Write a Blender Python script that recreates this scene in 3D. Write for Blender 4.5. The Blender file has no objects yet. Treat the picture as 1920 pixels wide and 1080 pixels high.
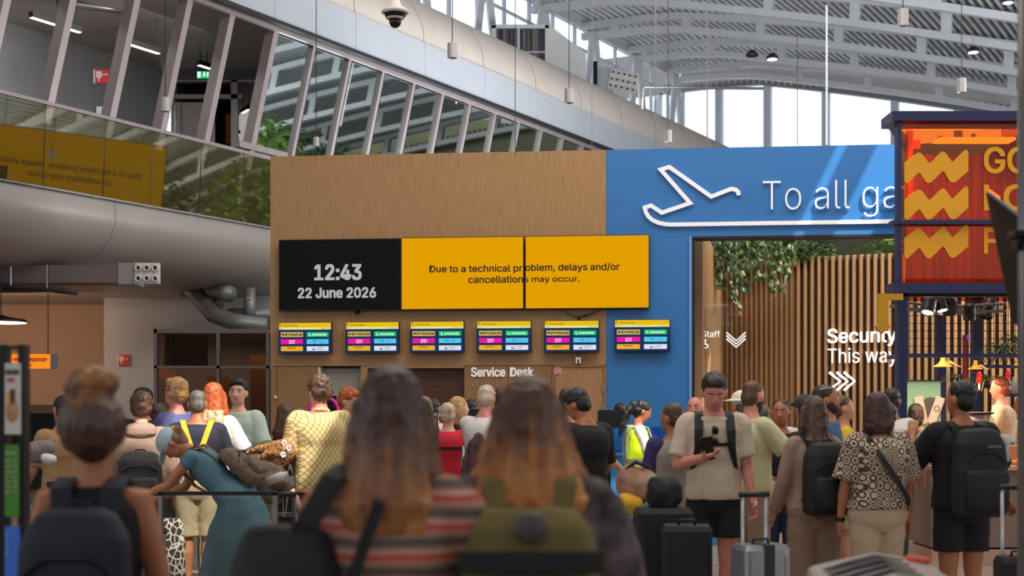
import bpy, bmesh, math, random
from mathutils import Vector, Matrix, Euler
random.seed(7)
S = bpy.context.scene
COL = S.collection
PI = math.pi
F = 2700.0            # focal length in pixels of the 1920 px wide frame
HZ = 770.0            # horizon row
EYE = 1.55            # camera height in metres

# ------------------------------------------------------------------ camera
cam_data = bpy.data.cameras.new('camera')
cam_data.sensor_width = 36.0
cam_data.lens = 36.0 * F / 1920.0
cam_data.shift_y = (HZ - 540.0) / 1920.0
cam_data.clip_start = 0.05
cam_data.clip_end = 400
cam_data.dof.use_dof = True
cam_data.dof.focus_distance = 15.5
cam_data.dof.aperture_fstop = 2.4
cam = bpy.data.objects.new('camera', cam_data)
cam.location = (0, 0, EYE)
cam.rotation_euler = (PI / 2, 0, 0)
COL.objects.link(cam)
S.camera = cam

# ------------------------------------------------------------------ frames of reference
def P(px, py, d):
    return Vector(((px - 960.0) * d / F, d, EYE + (HZ - py) * d / F))

TH = math.atan(-0.10875)
WM = Matrix.Translation((-3.289, 19.6, 0)) @ Matrix.Rotation(TH, 4, 'Z')
WMI = WM.inverted()
def wl(px, py, off=0.0):
    """point on the service wall, in wall coordinates (along, out = -y, up)"""
    n = Vector((-math.sin(TH), math.cos(TH), 0))
    p0 = Vector((-3.289, 19.6, 0))
    t = (px - 960.0) / F
    y = (n.dot(p0) - off) / (n.x * t + n.y)
    w = WMI @ Vector((t * y, y, EYE + (HZ - py) / F * y))
    return w

AX = math.radians(28.4)                 # main building axis, to the right of the view
SA, CA = math.sin(AX), math.cos(AX)
BM = Matrix.Rotation(-AX, 4, 'Z')      # local x = b (across), local y = a (along), z = world z
def AB(a, b, h):
    """a along the building, b across it, h above the eye"""
    return Vector((a * SA + b * CA, a * CA - b * SA, EYE + h))

# ------------------------------------------------------------------ world, sun, large lights, exposure
world = bpy.data.worlds.new('sky')
S.world = world
world.use_nodes = True
wn = world.node_tree
bg = wn.nodes['Background']
bg.inputs['Color'].default_value = (0.86, 0.93, 1.0, 1)
bg.inputs['Strength'].default_value = 1.35

def light(kind, name, loc, energy, color=(1, 1, 1), size=1.0, sy=None, target=None, spot=None, blend=.5):
    d = bpy.data.lights.new(name, kind)
    d.energy = energy
    d.color = color
    if kind == 'AREA':
        d.size = size
        if sy:
            d.shape = 'RECTANGLE'; d.size_y = sy
    elif kind == 'SUN':
        d.angle = size
    else:
        d.shadow_soft_size = size
        if spot:
            d.spot_size = spot; d.spot_blend = blend
    o = bpy.data.objects.new(name, d)
    o.location = loc
    if target is not None:
        o.rotation_euler = (Vector(target) - Vector(loc)).to_track_quat('-Z', 'Y').to_euler()
    COL.objects.link(o)
    return o

SUN_D = Vector((-.36, .56, -.75)).normalized()
sun = light('SUN', 'sun', (0, 0, 30), 6.0, (1, .93, .82), .006)
sun.rotation_euler = SUN_D.to_track_quat('-Z', 'Y').to_euler()
light('AREA', 'hall_fill_up', (2.5, 26.5, 4.5), 1300, (.93, .97, 1), 10, 7, target=(3, 28, 20))  # added upward fill hidden behind the wood wall, brightens roof and bulkhead
light('AREA', 'mezzanine_lamps', tuple(AB(13.5, -16.6, 6.6)), 170, (1, .95, .9), 12, 2.5, target=tuple(AB(13.51, -18.4, 3.5)))
light('AREA', 'security_fill', (9.5, 20.6, 5.0), 420, (1, .86, .68), 3, 1.0, target=(5.2, 24.2, 2.2))  # added warm fill from the right, brightens the right faces of the slats
light('AREA', 'office_fill', (-5.0, 24.4, 2.7), 16, (1, .78, .6), 2, .8, target=(-5.0, 24.41, 0))  # added warm fill inside the office, lifts the dark panes
light('AREA', 'baggage_lamps', (-9.2, 24.5, 3.4), 62, (1, .66, .42), 3.5, 1.6, target=(-8.6, 27.2, 1.8))
light('AREA', 'roof_fill_side', tuple(AB(31, 7.2, 2.8)), 3800, (.96, .98, 1), 22, 3, target=tuple(AB(38, -14, 12.6)))  # added fill out of view at the right, gives the deck ribs contrast
light('AREA', 'hall_fill_down', (1, 9, 10.6), 620, (1, .9, .78), 12, 8, target=(1, 9.01, 0))  # added area fill, makes up for skylight blocked by the front ceiling
light('AREA', 'hall_fill_far', (4, 14.5, 9.8), 420, (1, .95, .88), 10, 3, target=(3, 19, 2.5))  # second added area fill under the front ceiling, aimed at the service wall

S.view_settings.view_transform = 'Standard'
S.view_settings.look = 'None'
S.view_settings.gamma = 1.0
S.view_settings.exposure = 0.0
S.view_settings.use_curve_mapping = False
try:
    S.cycles.use_denoising = True
    S.cycles.max_bounces = 8
    S.cycles.transparent_max_bounces = 24
    S.cycles.caustics_reflective = False
    S.cycles.caustics_refractive = False
    S.cycles.sample_clamp_indirect = 4.0
except Exception:
    pass

# ------------------------------------------------------------------ object helpers
def tag(o, label=None, cat=None, group=None, kind=None):
    if label: o['label'] = label
    if cat: o['category'] = cat
    if group: o['group'] = group
    if kind: o['kind'] = kind
    return o

def empty(name, loc=(0, 0, 0), rz=0.0, parent=None, mat=None):
    o = bpy.data.objects.new(name, None)
    o.empty_display_size = .1
    COL.objects.link(o)
    if mat is not None:
        o.matrix_world = mat
    else:
        o.location = loc
        o.rotation_euler = (0, 0, rz)
    if parent: o.parent = parent
    return o

def thing(name, label, cat, loc=(0, 0, 0), rz=0.0, group=None, mat=None):
    return tag(empty(name, loc, rz, mat=mat), label, cat, group)

def wthing(name, label, cat, u, z, off=0.0, group=None):
    """a thing standing on or hanging from the service wall, at wall coordinates"""
    return thing(name, label, cat, group=group, mat=WM @ Matrix.Translation((u, -off, z)))

class MB:
    def __init__(s):
        s.v = []; s.f = []; s.m = []; s.c = 0
    def add(s, vs, fs, M=None):
        b = len(s.v)
        for p in vs:
            p = Vector(p)
            s.v.append(M @ p if M is not None else p)
        for f in fs:
            s.f.append([b + i for i in f]); s.m.append(s.c)
        return s
    def box(s, x0, x1, y0, y1, z0, z1, M=None):
        vs = [(x0,y0,z0),(x1,y0,z0),(x1,y1,z0),(x0,y1,z0),(x0,y0,z1),(x1,y0,z1),(x1,y1,z1),(x0,y1,z1)]
        return s.add(vs, [(0,3,2,1),(4,5,6,7),(0,1,5,4),(1,2,6,5),(2,3,7,6),(3,0,4,7)], M)
    def rings(s, rings, M=None, cap=True, closed=False):
        n = len(rings[0]); vs = [p for r in rings for p in r]; fs = []
        R = len(rings)
        for i in range(R if closed else R - 1):
            j = (i + 1) % R
            for k in range(n):
                l = (k + 1) % n
                fs.append((i*n+k, i*n+l, j*n+l, j*n+k))
        if cap and not closed:
            fs.append(tuple(reversed(range(n))))
            fs.append(tuple(range((R-1)*n, R*n)))
        return s.add(vs, fs, M)
    def tube(s, pts, r, n=8, M=None, flat=1.0, up=None):
        pts = [Vector(p) for p in pts]
        rs = r if isinstance(r, (list, tuple)) else [r] * len(pts)
        rings = []; prev = None
        for i, p in enumerate(pts):
            if i == 0: t = pts[1] - p
            elif i == len(pts) - 1: t = p - pts[i-1]
            else: t = (pts[i+1] - p).normalized() + (p - pts[i-1]).normalized()
            t.normalize()
            ref = Vector(up) if up is not None else (prev if prev is not None else (Vector((0,0,1)) if abs(t.z) < .9 else Vector((0,1,0))))
            a = ref - t * ref.dot(t)
            if a.length < 1e-5: a = Vector((1,0,0)) - t * t.x
            a.normalize(); prev = a
            b = t.cross(a)
            rings.append([p + (a * math.cos(2*PI*k/n) * flat + b * math.sin(2*PI*k/n)) * rs[i] for k in range(n)])
        return s.rings(rings, M)
    def ribbon(s, pts, w, t, side, M=None):
        """flat strap: w along side vector, t thick"""
        pts = [Vector(p) for p in pts]; rings = []
        for i, p in enumerate(pts):
            d = (pts[min(i+1, len(pts)-1)] - pts[max(i-1, 0)]).normalized()
            sd = Vector(side) if not callable(side) else side(i)
            sd = (sd - d * sd.dot(d)).normalized()
            nn = d.cross(sd)
            ww = w[i] if isinstance(w, (list, tuple)) else w
            rings.append([p + sd*ww/2 + nn*t/2, p - sd*ww/2 + nn*t/2, p - sd*ww/2 - nn*t/2, p + sd*ww/2 - nn*t/2])
        return s.rings(rings, M)
    def cyl(s, c, r, h, n=20, M=None, r2=None):
        c = Vector(c); r2 = r if r2 is None else r2
        return s.rings([[c + Vector((r*math.cos(2*PI*k/n), r*math.sin(2*PI*k/n), 0)) for k in range(n)],
                        [c + Vector((r2*math.cos(2*PI*k/n), r2*math.sin(2*PI*k/n), h)) for k in range(n)]], M)
    def lathe(s, prof, n=20, M=None):
        return s.rings([[Vector((r*math.cos(2*PI*k/n), r*math.sin(2*PI*k/n), z)) for k in range(n)] for r, z in prof], M)
    def ell(s, c, r, n=14, m=9, M=None):
        c = Vector(c)
        vs = [c + Vector((0,0,-r[2]))]; fs = []
        for i in range(1, m):
            ph = -PI/2 + PI*i/m
            for k in range(n):
                a = 2*PI*k/n
                vs.append(c + Vector((r[0]*math.cos(ph)*math.cos(a), r[1]*math.cos(ph)*math.sin(a), r[2]*math.sin(ph))))
        vs.append(c + Vector((0,0,r[2]))); top = len(vs) - 1
        for k in range(n):
            l = (k+1) % n
            fs.append((0, 1+l, 1+k))
            for i in range(m-2):
                fs.append((1+i*n+k, 1+i*n+l, 1+(i+1)*n+l, 1+(i+1)*n+k))
            fs.append((1+(m-2)*n+k, 1+(m-2)*n+l, top))
        return s.add(vs, fs, M)
    def oval(s, secs, n=18, sq=2.4, M=None):
        """loft of super-ellipses: (cx, cy, z, rx, ry)"""
        rings = []
        for cx, cy, z, rx, ry in secs:
            rg = []
            for k in range(n):
                a = 2*PI*k/n; c_, s_ = math.cos(a), math.sin(a)
                rg.append(Vector((cx + rx*math.copysign(abs(c_)**(2/sq), c_), cy + ry*math.copysign(abs(s_)**(2/sq), s_), z)))
            rings.append(rg)
        return s.rings(rings, M)
    def prism(s, poly, y0, y1, M=None):
        """polygon in xz, extruded along y"""
        n = len(poly)
        vs = [(p[0], y0, p[1]) for p in poly] + [(p[0], y1, p[1]) for p in poly]
        fs = [tuple(range(n)), tuple(reversed(range(n, 2*n)))] + [(i, i+n, (i+1) % n + n, (i+1) % n) for i in range(n)]
        return s.add(vs, fs, M)
    def quad(s, a, b, c, d, M=None):
        return s.add([a, b, c, d], [(0,1,2,3)], M)
    def build(s, name, mats, parent=None, smooth=False, bevel=0.0, rem=None, kind=None, label=None):
        me = bpy.data.meshes.new(name)
        me.from_pydata([tuple(p) for p in s.v], [], s.f)
        mats = mats if isinstance(mats, (list, tuple)) else [mats]
        for m in mats: me.materials.append(m)
        if len(mats) > 1:
            me.polygons.foreach_set('material_index', s.m)
        if not rem or bevel:
            bm = bmesh.new(); bm.from_mesh(me)
            bmesh.ops.recalc_face_normals(bm, faces=bm.faces)
            bm.to_mesh(me); bm.free()
        if smooth:
            me.polygons.foreach_set('use_smooth', [True] * len(me.polygons))
        o = bpy.data.objects.new(name, me)
        COL.objects.link(o)
        if parent: o.parent = parent
        if bevel:
            b = o.modifiers.new('bevel', 'BEVEL'); b.width = bevel; b.segments = 2; b.limit_method = 'ANGLE'; b.angle_limit = .6
        if kind: o['kind'] = kind
        if label: o['label'] = label
        return o

def dup(o, parent=None, mat=None):
    c = o.copy(); COL.objects.link(c)
    if parent: c.parent = parent
    for ch in [x for x in o.children]:
        dup(ch, c)
    return c

# ------------------------------------------------------------------ materials
MATS = {}
def s2l(c):
    return tuple(((x/255)/12.92 if x/255 <= .04045 else ((x/255+.055)/1.055)**2.4) for x in c)
def mat(name, rgb, rough=.6, metal=0.0, var=0.0, vscale=8.0, bump=0.0, bscale=60.0, stretch=None, emit=None, estr=1.0, spec=None, alpha=None, rgb2=None, coat=0.0, sheen=0.0):
    """procedural material; rgb in sRGB 0..255; var mixes towards rgb2 with noise"""
    if name in MATS: return MATS[name]
    m = bpy.data.materials.new(name); m.use_nodes = True
    nt = m.node_tree; b = nt.nodes['Principled BSDF']
    c = s2l(rgb)
    b.inputs['Base Color'].default_value = (*c, 1)
    b.inputs['Roughness'].default_value = rough
    b.inputs['Metallic'].default_value = metal
    if spec is not None: b.inputs['Specular IOR Level'].default_value = spec
    if coat: b.inputs['Coat Weight'].default_value = coat
    if sheen: b.inputs['Sheen Weight'].default_value = sheen
    if emit is not None:
        b.inputs['Emission Color'].default_value = (*s2l(emit), 1)
        b.inputs['Emission Strength'].default_value = estr
    if alpha is not None: b.inputs['Alpha'].default_value = alpha
    tc = nt.nodes.new('ShaderNodeTexCoord'); mp = nt.nodes.new('ShaderNodeMapping')
    nt.links.new(tc.outputs['Object'], mp.inputs['Vector'])
    if stretch: mp.inputs['Scale'].default_value = stretch
    if var or rgb2:
        nz = nt.nodes.new('ShaderNodeTexNoise'); nz.inputs['Scale'].default_value = vscale; nz.inputs['Detail'].default_value = 4
        nt.links.new(mp.outputs['Vector'], nz.inputs['Vector'])
        rp = nt.nodes.new('ShaderNodeValToRGB')
        c2 = s2l(rgb2) if rgb2 else tuple(max(0, x*(1-var)) for x in c)
        c1 = c if rgb2 else tuple(min(1, x*(1+var)) for x in c)
        rp.color_ramp.elements[0].position = .33; rp.color_ramp.elements[1].position = .67
        rp.color_ramp.elements[0].color = (*c2, 1); rp.color_ramp.elements[1].color = (*c1, 1)
        nt.links.new(nz.outputs['Fac'], rp.inputs['Fac']); nt.links.new(rp.outputs['Color'], b.inputs['Base Color'])
    if bump:
        nb = nt.nodes.new('ShaderNodeTexNoise'); nb.inputs['Scale'].default_value = bscale; nb.inputs['Detail'].default_value = 3
        nt.links.new(mp.outputs['Vector'], nb.inputs['Vector'])
        bp = nt.nodes.new('ShaderNodeBump'); bp.inputs['Strength'].default_value = bump; bp.inputs['Distance'].default_value = .02
        nt.links.new(nb.outputs['Fac'], bp.inputs['Height']); nt.links.new(bp.outputs['Normal'], b.inputs['Normal'])
    MATS[name] = m
    return m

def emis(name, rgb, s=1.0):
    if name in MATS: return MATS[name]
    m = bpy.data.materials.new(name); m.use_nodes = True; nt = m.node_tree
    nt.nodes.remove(nt.nodes['Principled BSDF'])
    e = nt.nodes.new('ShaderNodeEmission'); e.inputs['Color'].default_value = (*s2l(rgb), 1); e.inputs['Strength'].default_value = s
    nt.links.new(e.outputs[0], nt.nodes['Material Output'].inputs[0])
    MATS[name] = m
    return m

def glassy(name, tint, refl=.12, rough=.02, gcol=(255, 255, 255), dirt=None):
    """thin pane: tinted see-through plus mirror reflection with a Fresnel edge"""
    if name in MATS: return MATS[name]
    m = bpy.data.materials.new(name); m.use_nodes = True; nt = m.node_tree
    nt.nodes.remove(nt.nodes['Principled BSDF'])
    t = nt.nodes.new('ShaderNodeBsdfTransparent'); t.inputs['Color'].default_value = (*s2l(tint), 1)
    g = nt.nodes.new('ShaderNodeBsdfGlossy'); g.inputs['Roughness'].default_value = rough; g.inputs['Color'].default_value = (*s2l(gcol), 1)
    mx = nt.nodes.new('ShaderNodeMixShader')
    fr = nt.nodes.new('ShaderNodeFresnel'); fr.inputs['IOR'].default_value = 1.5
    ad = nt.nodes.new('ShaderNodeMath'); ad.operation = 'ADD'; ad.use_clamp = True
    ad.inputs[1].default_value = refl
    nt.links.new(fr.outputs[0], ad.inputs[0]); nt.links.new(ad.outputs[0], mx.inputs['Fac'])
    nt.links.new(t.outputs[0], mx.inputs[1]); nt.links.new(g.outputs[0], mx.inputs[2])
    out = mx.outputs[0]
    if dirt:
        df = nt.nodes.new('ShaderNodeBsdfDiffuse'); df.inputs['Color'].default_value = (*s2l(dirt[0]), 1)
        m2 = nt.nodes.new('ShaderNodeMixShader'); m2.inputs['Fac'].default_value = dirt[1]
        nt.links.new(out, m2.inputs[1]); nt.links.new(df.outputs[0], m2.inputs[2]); out = m2.outputs[0]
    nt.links.new(out, nt.nodes['Material Output'].inputs[0])
    MATS[name] = m
    return m

# ------------------------------------------------------------------ lettering (Blender's built-in font, turned into meshes)
def _font():
    # the sans font that ships inside Blender itself; the built-in font if it is missing
    if 'f' not in _font.__dict__:
        _font.f = None
        try:
            import os
            p = os.path.join(bpy.utils.system_resource('DATAFILES', path='fonts'), 'Inter.woff2')
            if os.path.exists(p): _font.f = bpy.data.fonts.load(p)
        except Exception:
            _font.f = None
    return _font.f
def _text_mesh(s, offset, extrude, res=3):
    cu = bpy.data.curves.new('lettering', 'FONT'); cu.body = s
    if _font(): cu.font = _font()
    cu.size = 1.0; cu.offset = min(0, offset); cu.extrude = extrude;  cu.resolution_u = res; cu.fill_mode = 'BOTH'
    o = bpy.data.objects.new('lettering', cu); COL.objects.link(o)
    bpy.context.view_layer.update()
    me = bpy.data.meshes.new_from_object(o)
    bpy.data.objects.remove(o); bpy.data.curves.remove(cu)
    return me
def text(s, width, cap, m, parent, loc, bold=0.0, depth=.002, fit=None, M=None, name='lettering', mirror=False, capref='H'):
    """text lying in the local xz plane facing -y; loc = left end of the baseline; width of `fit` (or all), cap = capital height"""
    me = _text_mesh(s, bold, 0.5)
    ref = _text_mesh(fit or s, bold, 0.0) if fit else me
    xs = [v.co.x for v in ref.vertices]; w0 = max(xs) - min(xs); x0 = min(v.co.x for v in me.vertices)
    cm = _text_mesh(capref, bold, 0.0); ys = [v.co.y for v in cm.vertices]; h0 = max(ys); 
    sx = width / w0; sz = cap / h0
    for v in me.vertices:
        x, y, z = v.co
        x = (x - x0) * sx
        if mirror: x = -x
        v.co = (x, -z * depth * 1.0, y * sz)
    me.materials.clear(); me.materials.append(m)
    bmx = bmesh.new(); bmx.from_mesh(me)
    if bold > 0:
        dd = bold * cap * 1.7
        g0 = bmx.verts[:] + bmx.edges[:] + bmx.faces[:]
        for j, (ex, ez) in enumerate(((1, 1), (1, -1), (-1, 1), (-1, -1))):
            if j == 3:
                vs = [v for v in g0 if isinstance(v, bmesh.types.BMVert)]
            else:
                r = bmesh.ops.duplicate(bmx, geom=g0); vs = [v for v in r['geom'] if isinstance(v, bmesh.types.BMVert)]
            for v in vs: v.co.x += ex*dd; v.co.z += ez*dd*.7; v.co.y -= j*depth*.02
    bmesh.ops.recalc_face_normals(bmx, faces=bmx.faces); bmx.to_mesh(me); bmx.free()
    me.name = name
    o = bpy.data.objects.new(name, me); COL.objects.link(o)
    if parent: o.parent = parent
    o.location = loc
    if M is not None: o.matrix_local = M
    return o
# ================================================================== SETTING
M_floor = mat('floor_stone', (150, 134, 122), rough=.32, var=.12, vscale=1.2, bump=.02, bscale=20)
M_white = mat('painted_white', (205, 206, 208), rough=.6, var=.03, vscale=2)
M_truss = mat('steel_light_grey', (188, 190, 196), rough=.5, var=.04, vscale=3)
M_deck = mat('roof_deck', (214, 217, 222), rough=.4, metal=.2, var=.06, vscale=2)
M_bulk = mat('bulkhead_plaster', (190, 180, 172), rough=.55, var=.04, vscale=1.5)
M_fascia = mat('fascia_panel', (168, 174, 182), rough=.4, metal=.1, var=.03, vscale=1)
M_grey = mat('grey_paint', (112, 112, 116), rough=.45, var=.04, vscale=4)
M_mull = mat('mullion_grey', (150, 140, 142), rough=.35, metal=.2, var=.04, vscale=3)
M_mull_dk = mat('gasket_black', (22, 20, 26), rough=.6)
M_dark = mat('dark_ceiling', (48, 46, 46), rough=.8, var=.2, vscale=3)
M_black = mat('black_plastic', (14, 14, 16), rough=.4)
M_blackm = mat('black_metal', (20, 20, 23), rough=.35, metal=.5)
M_steel = mat('brushed_steel', (150, 150, 152), rough=.35, metal=.8, var=.08, vscale=9)
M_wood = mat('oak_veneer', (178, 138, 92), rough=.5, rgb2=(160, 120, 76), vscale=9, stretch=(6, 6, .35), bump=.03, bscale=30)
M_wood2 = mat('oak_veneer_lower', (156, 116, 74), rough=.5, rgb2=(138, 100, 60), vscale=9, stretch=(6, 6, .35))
M_woodk = mat('dark_walnut', (84, 48, 28), rough=.5, rgb2=(70, 38, 22), vscale=7, stretch=(.4, 4, 5))
M_slat = mat('slat_oak', (200, 160, 116), rough=.5, rgb2=(180, 138, 96), vscale=5, stretch=(4, 4, .3))
M_slatback = mat('slat_backing', (66, 40, 24), rough=.8, var=.1)
M_blue = mat('blue_wall_paint', (48, 118, 186), rough=.36, var=.03, vscale=2)
M_bluel = mat('blue_trim_paint', (110, 160, 222), rough=.4)
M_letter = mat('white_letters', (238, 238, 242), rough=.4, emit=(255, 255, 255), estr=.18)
M_letlit = mat('lit_white_letters', (250, 250, 250), rough=.4, emit=(255, 255, 255), estr=.75)
M_pane = glassy('glazing_mirror', (70, 78, 76), refl=.72, rough=.015, gcol=(225, 240, 238))
M_clear = glassy('clear_glass', (250, 252, 252), refl=.0)
M_balus = glassy('balustrade_glass', (240, 240, 222), refl=.22, gcol=(215, 210, 190), dirt=((170, 160, 96), .05))
M_winfr = mat('window_frame', (176, 184, 196), rough=.5)

def setting(name, o):
    o['kind'] = 'structure'
    return o

# floor --------------------------------------------------------------
fl = empty('floor'); fl['kind'] = 'structure'
b = MB(); b.box(-26, 34, -14, 62, -.12, 0); b.build('floor_slab', M_floor, fl)
b = MB()
for k in range(-6, 8):
    b.box(k*2.4-.006, k*2.4+.006, -6, 19, 0.0, .0025)
for k in range(-2, 9):
    b.box(-20, 20, k*2.4-.006, k*2.4+.006, 0.0, .0025)
b.build('floor_joint', mat('joint_grey', (110, 98, 90), rough=.6), fl)

# roof: profile across the hall ---------------------------------------
def fb(bb):
    if bb < -17.5: return 12.11 + .03*(-17.5-bb)
    return 12.2 - .216*(bb+18) - .0043*(bb+18)*(bb+12.9)
def opn(bb):
    return .16 + .42 * max(0, min(1, (bb+19)/12))
def hdeck(bb):
    return fb(bb) + opn(bb) + .52
ce = empty('ceiling'); ce['kind'] = 'structure'
b = MB(); nb = 122; a0, a1 = 17.3, 51.2; bl, br = -20.5, 9.0
prev = None; pts = []
for i in range(nb):
    x0 = bl + (br-bl)*i/nb; w = (br-bl)/nb
    for fx, dz in ((0, 0), (.30, 0), (.42, .2), (.88, .2)):
        pts.append((x0 + fx*w, EYE + hdeck(x0) + dz))
vs = []; fs = []
for x, z in pts:
    vs += [(x, a0, z), (x, a1, z)]
for i in range(len(pts)-1):
    fs.append((2*i, 2*i+1, 2*i+3, 2*i+2))
b.add(vs, fs)
o = b.build('roof_deck', M_deck, ce); ce.matrix_world = BM
truss_lab = ['most distant white roof truss, just in front of the bright end windows',
             'second white roof truss from the bright end windows',
             'third white roof truss from the bright end windows',
             'white roof truss passing fourth from the end windows, above the wall-top lamp cables',
             'fifth roof truss from the end windows, cut by the top of the picture',
             'nearest white roof truss at the upper right corner']
for k, a in enumerate([50.0, 46.4, 42.8, 39.2, 35.6, 32.0]):
    tr = thing('roof_truss', truss_lab[k], 'roof truss', group='arched roof trusses of the hall', mat=BM @ Matrix.Translation((0, a, 0)))
    N = 26
    for nm, dz, hh in (('bottom_chord', 0, .2), ('top_chord', 1, .2)):
        rg = []
        for i in range(N+1):
            x = bl + (br-bl)*i/N
            z = EYE + fb(x) + (opn(x)+.2 if dz else 0)
            rg.append([Vector((x, -.11, z)), Vector((x, .11, z)), Vector((x, .11, z+hh)), Vector((x, -.11, z+hh))])
        b = MB(); b.rings(rg); b.build(nm, M_truss, tr)
    x = bl + .2 + .5*(k % 3)
    while x < br:
        z = EYE + fb(x)
        b = MB(); b.box(x-.13, x+.13, -.1, .1, z+.12, z+opn(x)+.28)
        b.build('post', M_truss, tr)
        x += 2.45

# end window wall -------------------------------------------------------
aw = 51.6
wi = empty('window_1'); wi['kind'] = 'structure'; wi.matrix_world = BM
xs = [-24, -21.5, -19, -17.1, -14.9, -12.4, -10.2, -7.6, -5.0, -2.4, 0.2, 3, 6, 9]
for i, x in enumerate(xs):
    b = MB(); b.box(x-.13, x+.13, aw-.1, aw+.15, 6, EYE+fb(min(8, x))+.4); b.build('window_post', M_winfr, wi)
b = MB()
rg = []
for i in range(21):
    x = -24 + 33*i/20
    z = EYE + fb(max(x, -19)) + .05
    rg.append([Vector((x, aw-.12, z)), Vector((x, aw+.15, z)), Vector((x, aw+.15, z+1.6)), Vector((x, aw-.12, z+1.6))])
b.rings(rg); b.build('window_head', M_grey, wi)
b = MB(); b.box(-24, 9, aw-.2, aw+.2, 9.75, 10.0); b.build('window_sill', M_winfr, wi)
b = MB(); b.box(-24, 9, aw-.2, aw+.2, 0, 9.75); b.build('spandrel', mat('olive_wall', (120, 118, 96), rough=.8, var=.1, vscale=1), wi)
# far side wall, to the right of everything in view
b = MB(); b.box(9.2, 9.5, 16, aw, 0, 7.0); o = b.build('wall_right', mat('olive_wall', (120, 118, 96))); o['kind'] = 'structure'; o.matrix_world = BM
# clerestory strip between bulkhead and roof edge, on the left ------------------------
wi = empty('window_2'); wi['kind'] = 'structure'; wi.matrix_world = BM
for i in range(16):
    a = 28 + i*1.6
    b = MB(); b.box(-20.65, -20.55, a-.04, a+.04, EYE+8.0, EYE+12.9); b.build('window_post', M_winfr, wi)
b = MB(); b.box(-20.7, -20.5, 20, 51.5, EYE+12.6, EYE+13.1); b.build('window_head', M_truss, wi)
b = MB(); b.box(-20.65, -20.55, 24, 51.5, EYE+11.9, EYE+11.96); b.build('transom', M_winfr, wi)
for i, a in enumerate([32.0, 35.6, 39.2, 42.8, 46.4, 50.0]):
    tr = thing('roof_strut', 'leaning pair of pale steel struts above the bulkhead, %s from the left' % ['first', 'second', 'third', 'fourth', 'fifth', 'sixth'][i], 'strut', group='roof struts in the clerestory', mat=BM @ Matrix.Translation((-20.1, a, 0)))
    for sg in (-1, 1):
        b = MB(); b.tube([(0, sg*.9, EYE+8.6), (0, sg*.1, EYE+12.3)], .13, n=4); b.build('strut', M_truss, tr)

# curved bulkhead (long white spine wall over the mezzanine glazing) ----------------------
def along(name, prof, m, a0, a1, parent=None, seg=1, smooth=False, closed=True, cap=True):
    """extrude a (b,h) profile along the building axis"""
    b = MB(); rg = []
    for i in range(seg+1):
        a = a0 + (a1-a0)*i/seg
        rg.append([Vector((x, a, EYE+h)) for x, h in prof])
    if closed:
        b.rings(rg, cap=cap)
    else:
        n = len(prof); vs = [p for r in rg for p in r]
        fs = [(i*n+k, i*n+k+1, (i+1)*n+k+1, (i+1)*n+k) for i in range(seg) for k in range(n-1)]
        b.add(vs, fs)
    o = b.build(name, m, parent, smooth=smooth)
    if parent is None: o.matrix_world = BM
    return o
SCB = 1.033
wb = empty('wall_bulkhead'); wb['kind'] = 'structure'; wb.matrix_world = BM
arc = [(-14.0, 6.72), (-14.0, 7.08)]
arcs = [(-13.98, 6.75)]
for i in range(0, 13):
    t = i/12*PI/2
    arcs.append((-15.6 + 1.62*math.cos(t), 6.8 + 1.25*math.sin(t)))
arcs += [(-18.6, 8.0), (-18.6, 6.4), (-14.05, 6.4)]
arcs = [(x*SCB, h*SCB) for x, h in arcs]
for i in range(17):           # cladding segments with open joints between them
    a = 14 + i*2.3
    seg = along('cladding_panel', arcs, M_bulk, a+.008, a+2.292, wb, smooth=False, cap=False)
    for p in seg.data.polygons: p.use_smooth = p.area < 1.0
for i in range(17):
    a = 14 + i*2.3
    along('fascia_panel', [(x*SCB, h*SCB) for x, h in [(-14.0, 6.12), (-13.95, 6.12), (-13.95, 6.74), (-14.0, 6.74)]], M_fascia, a+.005, a+2.295, wb)
along('gutter_line', [(x*SCB, h*SCB) for x, h in [(-14.05, 6.06), (-13.93, 6.06), (-13.93, 6.12), (-14.05, 6.12)]], M_mull_dk, 14, 53, wb)

# slanted facade of the mezzanine -------------------------------------------------------
HB, HT = 3.08, 6.26
BB, BT = -15.0, -14.6
LEAN = .50
def fac(h, out=0.0):
    t = (h-HB)/(HT-HB)
    return BB + (BT-BB)*t + out
# posts and panes located by their base point along a
def a_from_px(px, h, bb):
    t = (px-960)/F       # x = a SA + b CA ; y = a CA - b SA ; x = t y
    return (-bb*CA - t*bb*SA) / (SA - t*CA)
bases = [(-135, 0), (64, 347), (181, 363), (278, 377), (361, 391), (447, 408)]
apos = [a_from_px(p[0], HB, BB) for p in bases[1:]]
step = (apos[-1]-apos[0])/(len(apos)-1)
alist = [apos[0] + step*(i-2) for i in range(2)] + apos
NG = 23
glz = [apos[-1] + step*.98*i for i in range(NG)]
sl = empty('wall_mezzanine'); sl['kind'] = 'structure'; sl.matrix_world = BM
def slant(name, a, w, d, m, parent, h0=HB-.1, h1=HT+.1, out=0.0):
    b = MB()
    rg = []
    for h in (h0, h1):
        x = fac(h, out)
        q = a + LEAN*(h-HB)/(HT-HB)
        rg.append([Vector((x, q-w/2, EYE+h)), Vector((x, q+w/2, EYE+h)), Vector((x-d, q+w/2, EYE+h)), Vector((x-d, q-w/2, EYE+h))])
    b.rings(rg)
    return b.build(name, m, parent)
for a in alist:
    slant('slanted_post', a, .12, .19, M_mull, sl)
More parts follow.
